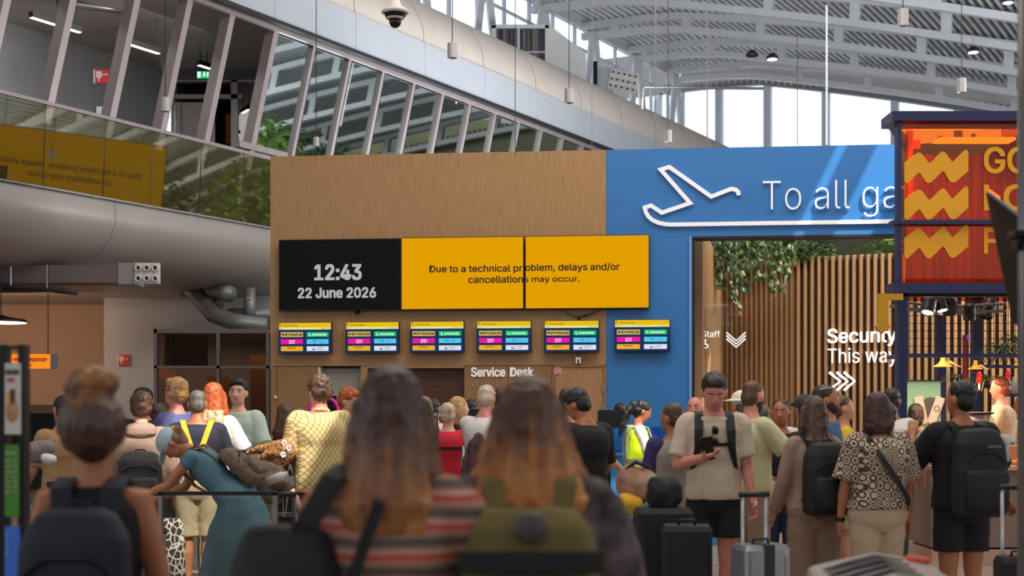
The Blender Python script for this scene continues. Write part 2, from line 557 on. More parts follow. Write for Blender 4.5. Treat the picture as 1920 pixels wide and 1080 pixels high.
for i, a in enumerate(glz):
    if i: slant('mullion', a, .07, .16, M_mull, sl)
    slant('gasket', a+.06, .05, .10, M_mull_dk, sl, out=-.02)
    if i < NG-1:
        b = MB(); a2 = glz[i+1]
        x0, x1 = fac(HB-.4)-.06, fac(HT-.02)-.06
        l0 = -.4*LEAN/(HT-HB); l1 = LEAN
        b.rings([[Vector((x0, a+.06+l0, EYE+HB-.4)), Vector((x0, a2-.03+l0, EYE+HB-.4)), Vector((x0-.02, a2-.03+l0, EYE+HB-.4)), Vector((x0-.02, a+.06+l0, EYE+HB-.4))],
                 [Vector((x1, a+.06+l1, EYE+HT-.02)), Vector((x1, a2-.03+l1, EYE+HT-.02)), Vector((x1-.02, a2-.03+l1, EYE+HT-.02)), Vector((x1-.02, a+.06+l1, EYE+HT-.02))]])
        b.build('glass_pane', M_pane, sl)
along('head_rail', [(fac(HT)-.02, HT-.06), (fac(HT)+.05, HT-.06), (fac(HT)+.05, HT+.06), (fac(HT)-.02, HT+.06)], M_mull, 16, 53, sl)
along('sill_rail', [(fac(HB+1.2)-.12, HB+1.15), (fac(HB+1.2)+.04, HB+1.15), (fac(HB+1.2)+.04, HB+1.25), (fac(HB+1.2)-.12, HB+1.25)], M_mull, glz[0]-.2, glz[1], sl)
# dim room behind the mirrored glass so that it reads dark
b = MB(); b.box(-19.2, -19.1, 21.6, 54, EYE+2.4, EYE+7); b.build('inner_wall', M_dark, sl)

# slab edge / belly -----------------------------------------------------------------------
belly = [(-15.02, 3.05), (-14.98, 3.0), (-14.95, 2.75), (-15.05, 2.5), (-15.35, 2.24), (-15.9, 2.06), (-16.6, 2.0), (-30, 2.0), (-30, 3.0)]
fm = empty('floor_mezzanine'); fm['kind'] = 'structure'; fm.matrix_world = BM
M_belly = mat('mezzanine_edge_paint', (164, 158, 154), rough=.38, metal=.12, var=.05, vscale=1.2)
for i in range(10):
    a = 3 + i*4.2
    o = along('edge_panel', belly, M_belly, a+.004, a+4.196, fm, cap=False)
    for p in o.data.polygons: p.use_smooth = abs(p.normal.y) < .5 and p.area < 5
along('edge_trim', [(-15.03, 3.04), (-14.95, 3.04), (-14.95, 3.1), (-15.03, 3.1)], M_fascia, 3, 45, fm)

# balustrade: glass panels leaning outward, rails -----------------------------------------
bal = thing('glass_balustrade', 'leaning tinted glass balustrade with a metal handrail along the mezzanine edge', 'balustrade', mat=BM)
apan = [a_from_px(p, 3.1, -14.9) for p in (-150, 82, 195, 283, 375, 453)]
apan = apan + [apan[-1] + 1.9*i for i in (1, 2)]
for i in range(len(apan)-1):
    q0, q1 = apan[i]+.012, apan[i+1]-.012
    b = MB()
    b.rings([[Vector((-14.93, q0, EYE+3.06)), Vector((-14.93, q1, EYE+3.06)), Vector((-14.95, q1, EYE+3.06)), Vector((-14.95, q0, EYE+3.06))],
             [Vector((-14.86, q0, EYE+4.16)), Vector((-14.86, q1, EYE+4.16)), Vector((-14.88, q1, EYE+4.16)), Vector((-14.88, q0, EYE+4.16))]])
    b.build('glass_panel', M_balus, bal)
b = MB(); b.box(-14.91, -14.83, 6, glz[1], EYE+4.15, EYE+4.2); b.build('handrail', M_mull, bal)
for i in range(len(apan)-1):
    b = MB(); b.tube([(-15.06, apan[i]+.25, EYE+3.78), (-15.06, apan[i+1]-.25, EYE+3.78)], .022, n=8); b.build('inner_rail', M_steel, bal, smooth=True)

# mezzanine room ------------------------------------------------------------------------
HC = 7.0
M_mezw = mat('mezzanine_panel', (166, 168, 172), rough=.6, var=.03, vscale=1)
wm = empty('wall_mezzanine_back'); wm['kind'] = 'structure'; wm.matrix_world = BM
acorner = 21.3
a = 8.0
while a < acorner-.1:
    a2 = min(a+1.15, acorner)
    b = MB(); b.box(-19.3, -19.22, a+.006, a2-.006, EYE+3.0, EYE+6.7); b.build('wall_panel', M_mezw, wm)
    a = a2
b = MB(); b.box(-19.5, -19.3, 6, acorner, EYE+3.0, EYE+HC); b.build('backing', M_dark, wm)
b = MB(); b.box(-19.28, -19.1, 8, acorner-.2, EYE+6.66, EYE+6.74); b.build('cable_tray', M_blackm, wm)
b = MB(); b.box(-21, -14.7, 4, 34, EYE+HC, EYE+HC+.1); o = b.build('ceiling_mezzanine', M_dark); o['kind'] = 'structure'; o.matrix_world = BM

o = MB(); o.box(-20, 26, -13.4, -13.1, 0, 5.5); o = o.build('wall_back', mat('wall_back_beige', (150, 124, 102), rough=.8)); o['kind'] = 'structure'
# unseen sun blocker as front hall ceiling, slots placed to throw the sun patches -----------------------------------
ZC = 11.6
def hole_for(p, dx, dy):
    t = (ZC - p[2]) / -SUN_D.z
    c = Vector(p) - SUN_D*t
    return (c.x-dx, c.x+dx, c.y-dy, c.y+dy)
holes = [hole_for((4.06, 18.8, 4.5), .06, 3.0), hole_for((4.75, 18.7, 4.5), .24, 3.0),
         hole_for((-2.35, 12.2, 1.2), .75, .9), hole_for((1.4, 16.0, 1.2), .45, .35), hole_for((4.3, 24.5, 2.6), 1.3, .28), hole_for((4.3, 24.5, 1.4), 1.3, .1), hole_for((6.6, 23.8, 3.4), 1.0, .3)]
cf = empty('ceiling_sun_mask'); cf['kind'] = 'structure'
X = sorted({-26.0, 26.0} | {h[0] for h in holes} | {h[1] for h in holes})
Y = sorted({-14.0, 22.6} | {h[2] for h in holes} | {h[3] for h in holes})
b = MB()
for i in range(len(X)-1):
    for j in range(len(Y)-1):
        cx, cy = (X[i]+X[i+1])/2, (Y[j]+Y[j+1])/2
        if any(h[0] < cx < h[1] and h[2] < cy < h[3] for h in holes): continue
        if cx > -26: b.quad((X[i], Y[j], ZC), (X[i+1], Y[j], ZC), (X[i+1], Y[j+1], ZC), (X[i], Y[j+1], ZC))
b.build('sun_mask_panel', M_white, cf)
# ================================================================== LEFT SIDE: under and on the mezzanine
# upper room: end wall with door and glazed front (faces the camera)
ye = 27.9
me = empty('wall_mezzanine_end'); me['kind'] = 'structure'
def fx(px, d): return (px-960)*d/F
def fz(py, d): return EYE+(HZ-py)*d/F
b = MB(); b.box(fx(312, ye), fx(620, ye), ye, ye+.1, fz(150, ye), EYE+HC); b.build('dark_upper_wall', mat('upper_wall_grey', (92, 92, 94), rough=.7), me)
b = MB(); b.box(fx(312, ye), fx(640, ye), ye+3, ye+3.1, EYE+3, EYE+HC); b.build('room_behind', mat('room_grey', (150, 146, 144), rough=.8), me)
b = MB(); b.box(fx(400, ye), fx(470, ye), ye+1.2, ye+1.3, EYE+3, fz(190, ye)); b.build('orange_panel', mat('orange_board', (222, 130, 40), rough=.6), me)
b = MB(); b.box(fx(404, ye), fx(466, ye), ye+1.1, ye+1.2, EYE+3, fz(248, ye)); b.build('blue_panel', mat('navy_board', (36, 62, 110), rough=.6), me)
dm = M_mull
for nm, x0, x1, y0, y1 in (('transom', 312, 560, 151, 155), ('transom', 325, 455, 178, 186), ('door_post', 322, 328, 186, 420), ('door_post', 334, 340, 192, 420), ('door_post', 398, 404, 186, 420), ('door_post', 434, 447, 151, 420)):
    b = MB(); b.box(fx(x0, ye), fx(x1, ye), ye-.06, ye+.06, fz(y1, ye), fz(y0, ye)); b.build(nm, dm, me)
b = MB(); b.box(fx(340, ye), fx(398, ye), ye-.01, ye+.02, fz(420, ye), fz(192, ye)); b.build('door_leaf', mat('door_grey', (176, 166, 162), rough=.5), me)
b = MB(); b.box(fx(328, ye), fx(334, ye), ye-.01, ye, fz(420, ye), fz(192, ye)); b.build('glass_pane', M_pane, me)
b = MB(); b.box(fx(447, ye), fx(560, ye), ye-.01, ye, fz(420, ye), fz(155, ye)); b.build('glass_pane', glassy('glass_dark', (120, 110, 100), refl=.15), me)
# service door in the long panelled wall
dr = empty('door_1'); dr['kind'] = 'structure'; dr.matrix_world = BM
def apw(px): return a_from_px(px, 0, -19.15)
a0_, a1_ = apw(229), apw(263)
b = MB(); b.box(-19.2, -19.12, a0_, a1_, EYE+3, EYE+5.35); b.build('door_frame', mat('frame_grey', (182, 182, 184), rough=.5), dr)
b = MB(); b.box(-19.12, -19.09, a0_+.1, a1_-.12, EYE+3, EYE+5.2); b.build('door_leaf', mat('door_leaf_grey', (150, 152, 154), rough=.5), dr)
for h in (4.6, 3.5):
    b = MB(); b.box(-19.1, -19.05, a1_-.14, a1_-.04, EYE+h, EYE+h+.16); b.build('hinge', M_steel, dr)

def board_at(name, label, cat, px, py, w, h, d, m, group=None, thick=.03):
    p = P(px, py, d)
    t = thing(name, label, cat, p, 0, group)
    b = MB(); b.box(-w/2, w/2, 0, thick, -h/2, h/2); b.build('board', m, t)
    return t
M_red = mat('sign_red', (196, 32, 40), rough=.5, emit=(196, 32, 40), estr=.12)
M_signw = mat('sign_white', (225, 215, 210), rough=.5)
M_grn = mat('sign_green', (20, 170, 100), rough=.5, emit=(20, 190, 110), estr=.8)
def fire_sign(px, py, s, d, label, mt=None):
    p = P(px, py, d)
    t = thing('fire_sign', label, 'sign', p, 0)
    b = MB(); b.box(-s/2, s/2, 0, .03, -s/2, s/2); b.build('board', M_red, t)
    b = MB(); b.box(-s*.42, 0, -.006, 0, -s*.1, s*.36); b.box(-s*.28, -s*.18, -.006, 0, -s*.36, -s*.1)
    b.box(.05*s, .3*s, -.006, 0, .08*s, .16*s); b.cyl((.3*s, .12*s, 0), .09*s, .006, 10, M=Matrix.Rotation(PI/2, 4, 'X'))
    b.build('alarm_symbol', M_signw, t)
    b = MB(); b.box(-s*.62, -s*.5, 0, .05, -s/2, s/2); b.build('side_plate', M_signw, t)
    return t
fire_sign(191, 143, .23, 24.2, 'square red fire alarm sign high on the mezzanine panel wall')
fire_sign(232, 675, .19, 25.55, 'square red fire alarm sign on the white wall under the mezzanine')
# exit sign
t = thing('exit_sign', 'small green illuminated running man exit sign hanging on the mezzanine', 'sign', P(382, 140, 26.5))
b = MB(); b.box(-.12, .12, 0, .05, -.06, .06); b.build('light_box', M_grn, t)
b = MB(); b.box(-.12, -.055, -.006, 0, -.055, .055); b.box(-.01, .03, -.006, 0, -.03, .03); b.ell((.01, -.004, .042), (.012, .004, .012), 8, 5); b.box(.06, .09, -.006, 0, -.045, .045); b.build('exit_symbol', emis('sign_glow_white', (220, 255, 235), 1.0), t)
for sx in (-.05, .06):
    b = MB(); b.tube([(sx, .02, .06), (sx, .02, .95)], .008, 6); b.build('hanger', M_black, t)
# linear lights
for i, (px, py, L, lb) in enumerate([(105, 47, 1.0, 'hanging linear light on the mezzanine, nearest the left picture edge'),
                                 (267, 91, .8, 'hanging linear light behind the slanted posts, middle one on the mezzanine'),
                                 (388, 127, .45, 'short hanging linear light just above the green exit sign')]):
    p = P(px, py, 22.0 + i*2)
    t = thing('linear_light', lb, 'light', p, PI/2-AX, 'linear lights on the mezzanine')
    b = MB(); b.box(-L/2, L/2, -.045, .045, .0, .09); b.build('housing', M_black, t)
    b = MB(); b.box(-L/2+.01, L/2-.01, -.035, .035, -.006, .0); b.build('diffuser', emis('tube_light', (255, 246, 236), 9.0), t)
    for sx in (-1, 1):
        b = MB(); b.tube([(sx*L*.42, 0, .09), (sx*L*.42, 0, .7)], .005, 5); b.build('suspension', M_black, t)
# dark ducts on the mezzanine ceiling
t = thing('ceiling_duct', 'dark round ventilation ducts under the black mezzanine ceiling', 'duct', (0, 0, 0))
for pts, r in (([P(180, -30, 24), P(330, 28, 25), P(405, 62, 26)], .17), ([P(258, 66, 26), P(345, 60, 26), P(410, 55, 26)], .12), ([P(385, 0, 25), P(460, 18, 25.5), P(520, 52, 26)], .12), ([P(370, 40, 26), P(390, 52, 26.4), P(465, 66, 27)], .16), ([P(110, 5, 23), P(240, 20, 24), P(300, 10, 25)], .07)):
    b = MB(); b.tube(pts, r, 12); b.build('duct', M_dark if r > .1 else M_steel, t, smooth=True)
# lift control panel / poster near the slanted posts
t = thing('wall_cabinet', 'narrow white wall cabinet behind the mezzanine balustrade', 'cabinet', P(188, 218, 23.4), 0)
b = MB(); b.box(-.08, .08, 0, .1, -.16, .16); b.build('box', M_white, t, bevel=.01)
b = MB(); b.box(-.075, -.065, -.01, 0, -.15, .15); b.build('dark_edge', M_black, t)
t = thing('fire_extinguisher', 'small red fire extinguisher under the white wall cabinet on the mezzanine', 'fire extinguisher', P(189, 243, 23.4))
b = MB(); b.lathe([(.0, -.13), (.055, -.13), (.055, .05), (.03, .09), (.015, .1), (.015, .13), (0, .13)], 14); b.build('cylinder', M_red, t, smooth=True)
b = MB(); b.box(-.02, .05, -.015, .015, .12, .145); b.build('nozzle', M_black, t)

# lower back wall ---------------------------------------------------------------------------
yw = 25.6
M_wallw = mat('wall_plaster_white', (184, 188, 194), rough=.7, var=.03, vscale=1)
M_wallb = mat('wall_plaster_beige', (186, 156, 134), rough=.7, var=.03, vscale=1)
o = MB(); o.box(fx(195, yw), fx(560, yw), yw, yw+.3, 0, EYE+2.6); o = o.build('wall_left', M_wallw); o['kind'] = 'structure'
yb = 27.2
o = MB(); o.box(-17, fx(195, yw)+.2, yb, yb+.3, 1.62, EYE+2.6); o = o.build('wall_left', M_wallb); o['kind'] = 'structure'
hc = empty('wall_hatch'); hc['kind'] = 'structure'
b = MB(); b.box(-17, fx(195, yw)+.2, yb+1.2, yb+1.3, 0, 1.7); b.build('dark_recess', M_black, hc)
b = MB(); b.box(fx(45, yb), fx(104, yb), yb-.03, yb+.02, 1.5, 1.66); b.build('lintel', mat('lintel_brown', (92, 76, 68), rough=.6), hc)
b = MB(); b.box(fx(104, yb), fx(122, yb), yb-.03, yb+.1, 0, 1.66); b.build('blue_post', mat('post_blue', (50, 84, 130), rough=.5), hc)
o = MB(); o.box(-17.2, -17, 6, yb, 0, EYE+2.6); o = o.build('wall_side', M_wallb); o['kind'] = 'structure'
# glazed office ------------------------------------------------------------------------------
yo = 23.2
M_ofr = mat('office_frame_grey', (118, 112, 110), rough=.45)
M_opane = glassy('office_glass', (190, 176, 164), refl=.0)
go = thing('glazed_office', 'grey framed glazed office partition left of the wooden wall', 'partition')
for x0, x1, y0, y1 in ((290, 560, 617, 625), (290, 560, 686, 691), (290, 296, 617, 950), (407, 413, 625, 950), (500, 506, 625, 950)):
    b = MB(); b.box(fx(x0, yo), fx(x1, yo), yo-.06, yo+.06, max(0.02, fz(y1, yo)), fz(y0, yo)); b.build('frame_bar', M_ofr, go)
for x0, x1, y0, y1 in ((296, 407, 625, 686), (413, 500, 625, 686), (296, 407, 691, 945), (413, 500, 691, 945), (506, 560, 625, 686), (506, 560, 691, 945)):
    b = MB(); b.box(fx(x0, yo), fx(x1, yo), yo-.008, yo+.008, max(.03, fz(y1, yo)), fz(y0, yo)); b.build('glass_pane', M_opane, go)
b = MB(); b.box(fx(290, yo), fx(560, yo), yo+.06, yw, fz(625, yo), fz(618, yo)); b.build('office_roof', M_ofr, go)
b = MB(); b.box(fx(350, yo), fx(392, yo), yo+1.6, yo+1.66, 0.01, fz(700, yo)); b.box(fx(440, yo), fx(500, yo), yo+1.4, yo+1.46, 0.01, fz(660, yo)); b.build('inner_board', mat('inner_oak', (150, 104, 70), rough=.6), go)
b = MB(); b.box(fx(300, yo), fx(382, yo), yo+.3, yo+.33, fz(685, yo), fz(626, yo)); b.build('blind', mat('blind_grey', (112, 122, 116), rough=.7), go)
# silver ducts over the office
t = thing('silver_duct', 'bent silver ventilation ducts above the glazed office', 'duct')
M_duct = mat('duct_zinc', (140, 142, 142), rough=.45, metal=.5, var=.12, vscale=6)
for pts, r in (([P(337, 540, 24.6), P(352, 541, 24.5), P(368, 552, 24.4), P(400, 590, 24), P(440, 604, 23.8), P(500, 612, 23.8)], .14),
               ([P(400, 545, 24.2), P(420, 548, 24.1), P(432, 552, 24)], .14), ([P(405, 580, 24.3), P(412, 560, 24.3), P(418, 545, 24.3)], .1),
               ([P(468, 612, 24.3), P(468, 540, 24.3)], .1), ([P(430, 590, 24.5), P(510, 590, 24.4)], .11)):
    b = MB(); b.tube(pts, r, 14); b.build('duct', M_duct, t, smooth=True)
for p, r in ((P(345, 541, 24.5), .15), (P(425, 549, 24.1), .15), (P(385, 572, 24.2), .155), (P(468, 560, 24.3), .108)):
    b = MB(); b.tube([p+Vector((-.03, 0, 0)), p+Vector((.03, 0, 0))], r, 14); b.build('duct_collar', M_steel, t, smooth=False)
b = MB(); b.box(fx(430, 24.3), fx(520, 24.3), 24.5, 25.2, fz(612, 24.3), fz(578, 24.3)); b.build('duct_box', M_duct, t)
# rectangular duct with nozzle head
def nozzle_head(t, cx, cz, y, w, h, nx, nz, r, rot=0.0):
    M = Matrix.Translation((cx, y, cz)) @ Matrix.Rotation(rot, 4, 'Y')
    b = MB(); b.box(-w/2, w/2, -.02, .03, -h/2, h/2, M); b.build('nozzle_plate', M_white, t, bevel=.006)
    for i in range(nx):
        for j in range(nz):
            x = -w/2 + w*(i+.5)/nx; z = -h/2 + h*(j+.5)/nz
            MM = M @ Matrix.Translation((x, -.02, z)) @ Matrix.Rotation(PI/2, 4, 'X')
            b = MB(); b.lathe([(r, 0), (r, .03), (r*.82, .05), (r*.62, .05), (r*.5, .01), (0, .01)], 12, MM); b.build('nozzle', M_signw, t, smooth=True)
            b = MB(); b.lathe([(0, .012), (r*.5, .012), (r*.5, .016), (0, .016)], 10, MM); b.build('nozzle_hole', M_black, t)
t = thing('air_duct', 'long grey rectangular air duct with a white six nozzle head under the mezzanine', 'duct')
yd = 20.5
b = MB(); b.box(fx(-120, yd), fx(222, yd), yd, yd+.5, fz(530, yd), fz(497, yd)); b.build('duct', mat('duct_grey', (112, 100, 98), rough=.5, metal=.3), t)
b = MB(); b.box(fx(222, yd), fx(253, yd), yd-.02, yd+.52, fz(533, yd), fz(493, yd)); b.build('duct_end', mat('duct_light', (146, 142, 142), rough=.5), t)
nozzle_head(t, fx(277, yd), fz(513, yd), yd-.02, .36, .30, 3, 2, .055)
t = thing('service_pipe', 'dark service pipes running below the grey rectangular duct', 'pipe')
b = MB(); b.tube([P(-60, 536, 20.3), P(60, 538, 20.3), P(120, 545, 20.3), P(145, 548, 20.3)], .045, 10); b.build('pipe', M_dark, t, smooth=True)
b = MB(); b.tube([P(-60, 546, 20.4), P(55, 545, 20.4), P(130, 543, 20.4)], .03, 8); b.build('pipe', mat('pipe_grey', (84, 76, 72), rough=.5), t, smooth=True)
b = MB(); b.tube([P(20, 500, 20.2), P(20, 535, 20.2)], .02, 6); b.tube([P(88, 496, 20.2), P(88, 540, 20.2)], .012, 6); b.build('bracket', M_steel, t)
# low shade lamp
t = thing('shade_lamp', 'wide flat dark ceiling lamp glowing underneath at the left edge', 'lamp', P(2, 603, 20))
b = MB(); b.lathe([(.36, -.01), (.33, .03), (.12, .06), (.03, .09), (0, .09)], 24); b.build('shade', M_blackm, t, smooth=True)
b = MB(); b.cyl((0, 0, -.018), .34, .006, 24); b.build('diffuser', emis('lamp_warm', (255, 210, 170), 6.0), t)
b = MB(); b.tube([(0, 0, .09), (0, 0, .75)], .008, 6); b.build('cord', M_black, t)
# orange hanging sign
t = thing('baggage_sign', 'hanging orange sign reading odd-size baggage at the left', 'sign', P(52, 678, 19.5))
k = 19.5/F
b = MB(); b.box(-70*k, 43*k, 0, .1, -13*k, 14*k); b.build('light_box', mat('sign_orange', (246, 140, 20), rough=.5, emit=(250, 130, 10), estr=.75), t)
b = MB(); b.box(43*k, 52*k, -.01, .11, -13.5*k, 14.5*k); b.build('end_cap', M_grey, t)
M_sigr = mat('sign_dark_red', (120, 22, 10), rough=.6)
text('Odd-size baggage', 88*k, 7.2*k, M_sigr, t, (-52*k, -.003, 1.5*k), bold=.02)
text('Odd-size Gepack baggage', 50*k, 4.2*k, M_sigr, t, (-42*k, -.003, -8*k), bold=0)
b = MB(); b.tube([(36*k, .05, 14*k), (36*k, .05, 190*k)], .007, 6); b.build('suspension', M_black, t)

# ================================================================== SERVICE WALL
sw = empty('wall_service'); sw['kind'] = 'structure'; sw.matrix_world = WM
HT_W = 5.01
def U(px, py=600): return wl(px, py)[0]
def Zw(px, py): return wl(px, py)[2]
u_l, u_j = U(507), U(1137)
zs = Zw(800, 686)               # seam height
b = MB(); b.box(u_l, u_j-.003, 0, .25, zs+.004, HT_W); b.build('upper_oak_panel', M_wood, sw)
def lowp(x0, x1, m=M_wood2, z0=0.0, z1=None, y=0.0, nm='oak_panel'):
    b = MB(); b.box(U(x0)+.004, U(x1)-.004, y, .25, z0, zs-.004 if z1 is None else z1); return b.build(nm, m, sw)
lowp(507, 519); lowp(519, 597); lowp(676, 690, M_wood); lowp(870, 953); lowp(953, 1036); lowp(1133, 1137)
b = MB(); b.box(u_l, u_j, .15, .3, 0, zs+.1); b.build('seam_backing', M_woodk, sw)
# counter openings: above hidden desk level
lowp(597, 676, mat('hatch_grey', (150, 146, 136), rough=.6), z0=fz(762, 19.3), z1=zs-.03, y=.12, nm='shutter_panel')
b = MB(); b.box(U(597)-.0, U(601), -.02, .15, 1.2, zs-.01); b.build('shutter_edge', M_white, sw)
lowp(597, 676, M_dark, z0=1.25, z1=fz(762, 19.3), y=.14, nm='dark_hatch')
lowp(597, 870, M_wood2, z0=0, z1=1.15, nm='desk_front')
lowp(690, 870, M_woodk, z0=1.15, z1=zs-.02, y=.13, nm='dark_recess_panel')
b = MB(); b.box(U(690), U(870), -.015, .14, zs-.03, zs); b.build('recess_lintel', M_wood, sw)
# wooden door
dr = empty('door_2'); dr['kind'] = 'structure'; dr.matrix_world = WM
b = MB(); b.box(U(1041), U(1131), -.015, .1, 0, zs-.03); b.build('door_leaf', mat('door_oak', (176, 132, 90), rough=.5, rgb2=(160, 116, 76), vscale=9, stretch=(6, 6, .35)), dr)
b = MB(); b.box(U(1036), U(1041)-.006, -.03, .1, 0, zs); b.box(U(1131)+.006, U(1137), -.03, .1, 0, zs); b.box(U(1036), U(1137), -.03, .1, zs-.025, zs); b.build('door_frame', M_wood2, dr)
for z in (zs-.35, zs-.62):
    b = MB(); b.box(U(1131)-.01, U(1131)+.02, -.045, -.02, z, z+.11); b.build('hinge', M_steel, dr)
t = wthing('hose_sign', 'tiny red and white fire hose sign on the wooden door', 'sign', U(1046), Zw(1046, 696), .03)
b = MB(); b.box(-.045, .045, 0, .01, -.045, .045); b.build('board', M_signw, t)
b = MB(); b.box(-.036, .036, -.004, 0, -.036, .036); b.build('red_field', M_red, t)
b = MB(); b.box(-.028, -.012, -.007, -.003, -.028, .0); b.ell((-.02, -.005, .015), (.009, .004, .009), 8, 5); b.box(.004, .022, -.007, -.003, -.02, .025); b.build('hose_symbol', M_signw, t)
b = MB(); b.ell((0, 0, 0), (.025, .02, .025), 10, 6); o = b.build('wall_knob', M_signw, sw, smooth=True); o.location = (U(517), -.02, Zw(517, 745))

# blue part: header, left leg, right leg with the wide opening
M0 = dict(parent=sw)
u_o, u_r = U(1297), U(2120)
z_o = Zw(1500, 441)
b = MB(); b.box(u_j, u_r+1.2, 0, .25, z_o, HT_W); b.build('blue_header', M_blue, sw)
b = MB(); b.box(u_j, u_o, 0, .25, 0, z_o); b.build('blue_pier', M_blue, sw)
b = MB(); b.box(u_r, u_r+1.2, 0, .25, 0, z_o); b.build('blue_pier', M_blue, sw)
b = MB(); b.box(u_o-.035, u_o, -.03, .3, 0, z_o); b.build('light_blue_jamb', M_bluel, sw)
b = MB(); b.box(u_o, u_o+.035, -.005, .3, 0, z_o); b.box(u_o, u_r, -.012, .3, z_o-.028, z_o); b.build('dark_jamb_seal', M_mull_dk, sw)

def long_lettering():
    t = wthing('gate_sign', 'white raised letters reading To all gates on the blue wall', 'sign', U(1430, 395), Zw(1430, 395), .045)
    k = 19.0/F
    w = U(1681, 395)-U(1429, 395)
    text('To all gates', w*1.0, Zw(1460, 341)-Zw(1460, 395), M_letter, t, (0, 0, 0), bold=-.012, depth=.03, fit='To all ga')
    t = wthing('plane_outline', 'white raised outline of a departing aeroplane on the blue wall', 'sign', U(1200, 400), Zw(1200, 400), .04)
    pts = [(1385, 385), (1382, 365), (1368, 350), (1345, 343), (1325, 346), (1200, 395), (918, 195), (860, 213), (1058, 438), (868, 503), (795, 455), (752, 468), (760, 500), (778, 530), (805, 553), (845, 571), (890, 580), (930, 583), (1872, 569), (3640, 545)]
    W = [wl(1000+x/3.6, 260+y/3.6) for x, y in pts]
    o0 = wl(1200, 400)
    P2 = [Vector((p[0]-o0[0], 0, p[2]-o0[2])) for p in W]
    b = MB(); hw = .026; n = len(P2); L = []; R = []
    for i in range(n):
        d0 = (P2[i]-P2[i-1]).normalized() if i else (P2[1]-P2[0]).normalized()
        d1 = (P2[i+1]-P2[i]).normalized() if i < n-1 else d0
        n0 = Vector((-d0.z, 0, d0.x)); n1 = Vector((-d1.z, 0, d1.x))
        m = (n0+n1); m.normalize(); s_ = hw/max(.45, m.dot(n0))
        L.append(P2[i]+m*s_); R.append(P2[i]-m*s_)
    rg = [[L[i]+Vector((0, -.015, 0)), R[i]+Vector((0, -.015, 0)), R[i]+Vector((0, .015, 0)), L[i]+Vector((0, .015, 0))] for i in range(n)]
    b.rings(rg); b.build('outline', M_letter, t)
    for q in (2, 6, 9, 17, 18):
        pass
long_lettering()

# service desk lettering on the wood
t = wthing('desk_sign', 'white raised letters reading Service Desk on the wooden wall', 'sign', U(884, 706), Zw(884, 706), .012)
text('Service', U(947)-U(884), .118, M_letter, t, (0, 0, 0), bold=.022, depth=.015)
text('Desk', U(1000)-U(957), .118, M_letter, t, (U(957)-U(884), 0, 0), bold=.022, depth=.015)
M_letdim = mat('dim_letters', (205, 180, 160), rough=.5)
text('We are here to help', U(951)-U(884), .085, M_letdim, t, (0, .004, -.14), bold=-.014, depth=.008, fit='We are her')

# ------------------------------------------------------------------ displays
M_scrblk = mat('screen_black', (14, 13, 17), rough=.6, spec=.15)
M_scryel = emis('screen_amber', (238, 168, 0), .88)
M_txt = mat('screen_text_dark', (46, 14, 16), rough=.6)
M_txw = emis('screen_text_grey', (196, 198, 196), .8)
def disp(x0, x1, y0, y1, label, m, group, nm='information_display', off=.12):
    uc = (U(x0, y1)+U(x1, y1))/2; w = U(x1, y1)-U(x0, y1)
    z0, z1 = Zw((x0+x1)/2, y1), Zw((x0+x1)/2, y0)
    t = wthing(nm, label, 'display', uc, (z0+z1)/2, off, group)
    h = z1-z0
    b = MB(); b.box(-w/2, w/2, 0, .07, -h/2, h/2); b.build('frame', M_black, t, bevel=.004)
    b = MB(); b.box(-w/2+.011, w/2-.011, -.004, .001, -h/2+.011, h/2-.011); b.build('screen', m, t)
    b = MB(); b.box(-w*.2, w*.2, .07, off, -h*.2, h*.2); b.build('wall_mount', M_black, t)
    return t, w, h
g = 'large information displays'
t, w, h = disp(527, 755, 450, 583, 'large black wall display showing the clock and the date', M_scrblk, g)
kk = w/228
text('12:43', 86*kk, 27*kk, M_txw, t, (68*kk-w/2, -.006, -9*kk), bold=.03, capref='4')
text('22 June 2026', 144*kk, 18*kk, M_txw, t, (37*kk-w/2, -.006, -42*kk), bold=.03, capref='2')
t, w, h = disp(755, 984, 446, 581.5, 'large amber wall display next to the black clock display', M_scryel, g)
text('Due to a technical pr', 169*kk, 12*kk, M_txt, t, (w/2-172*kk, -.006, 2*kk), bold=.022)
text('cancellation', 99*kk, 12*kk, M_txt, t, (w/2-101*kk, -.006, -18*kk), bold=.022, capref='l')
t, w, h = disp(986, 1218, 443, 580, 'large amber wall display overlapping the blue wall', M_scryel, g)
text('oblem, delays and/or', 169*kk, 12*kk, M_txt, t, (-w/2+1*kk, -.006, 3*kk), bold=.022, capref='l')
text('s may occur.', 99*kk, 10*kk, M_txt, t, (-w/2-1*kk, -.006, -17*kk), bold=.022, capref='H')

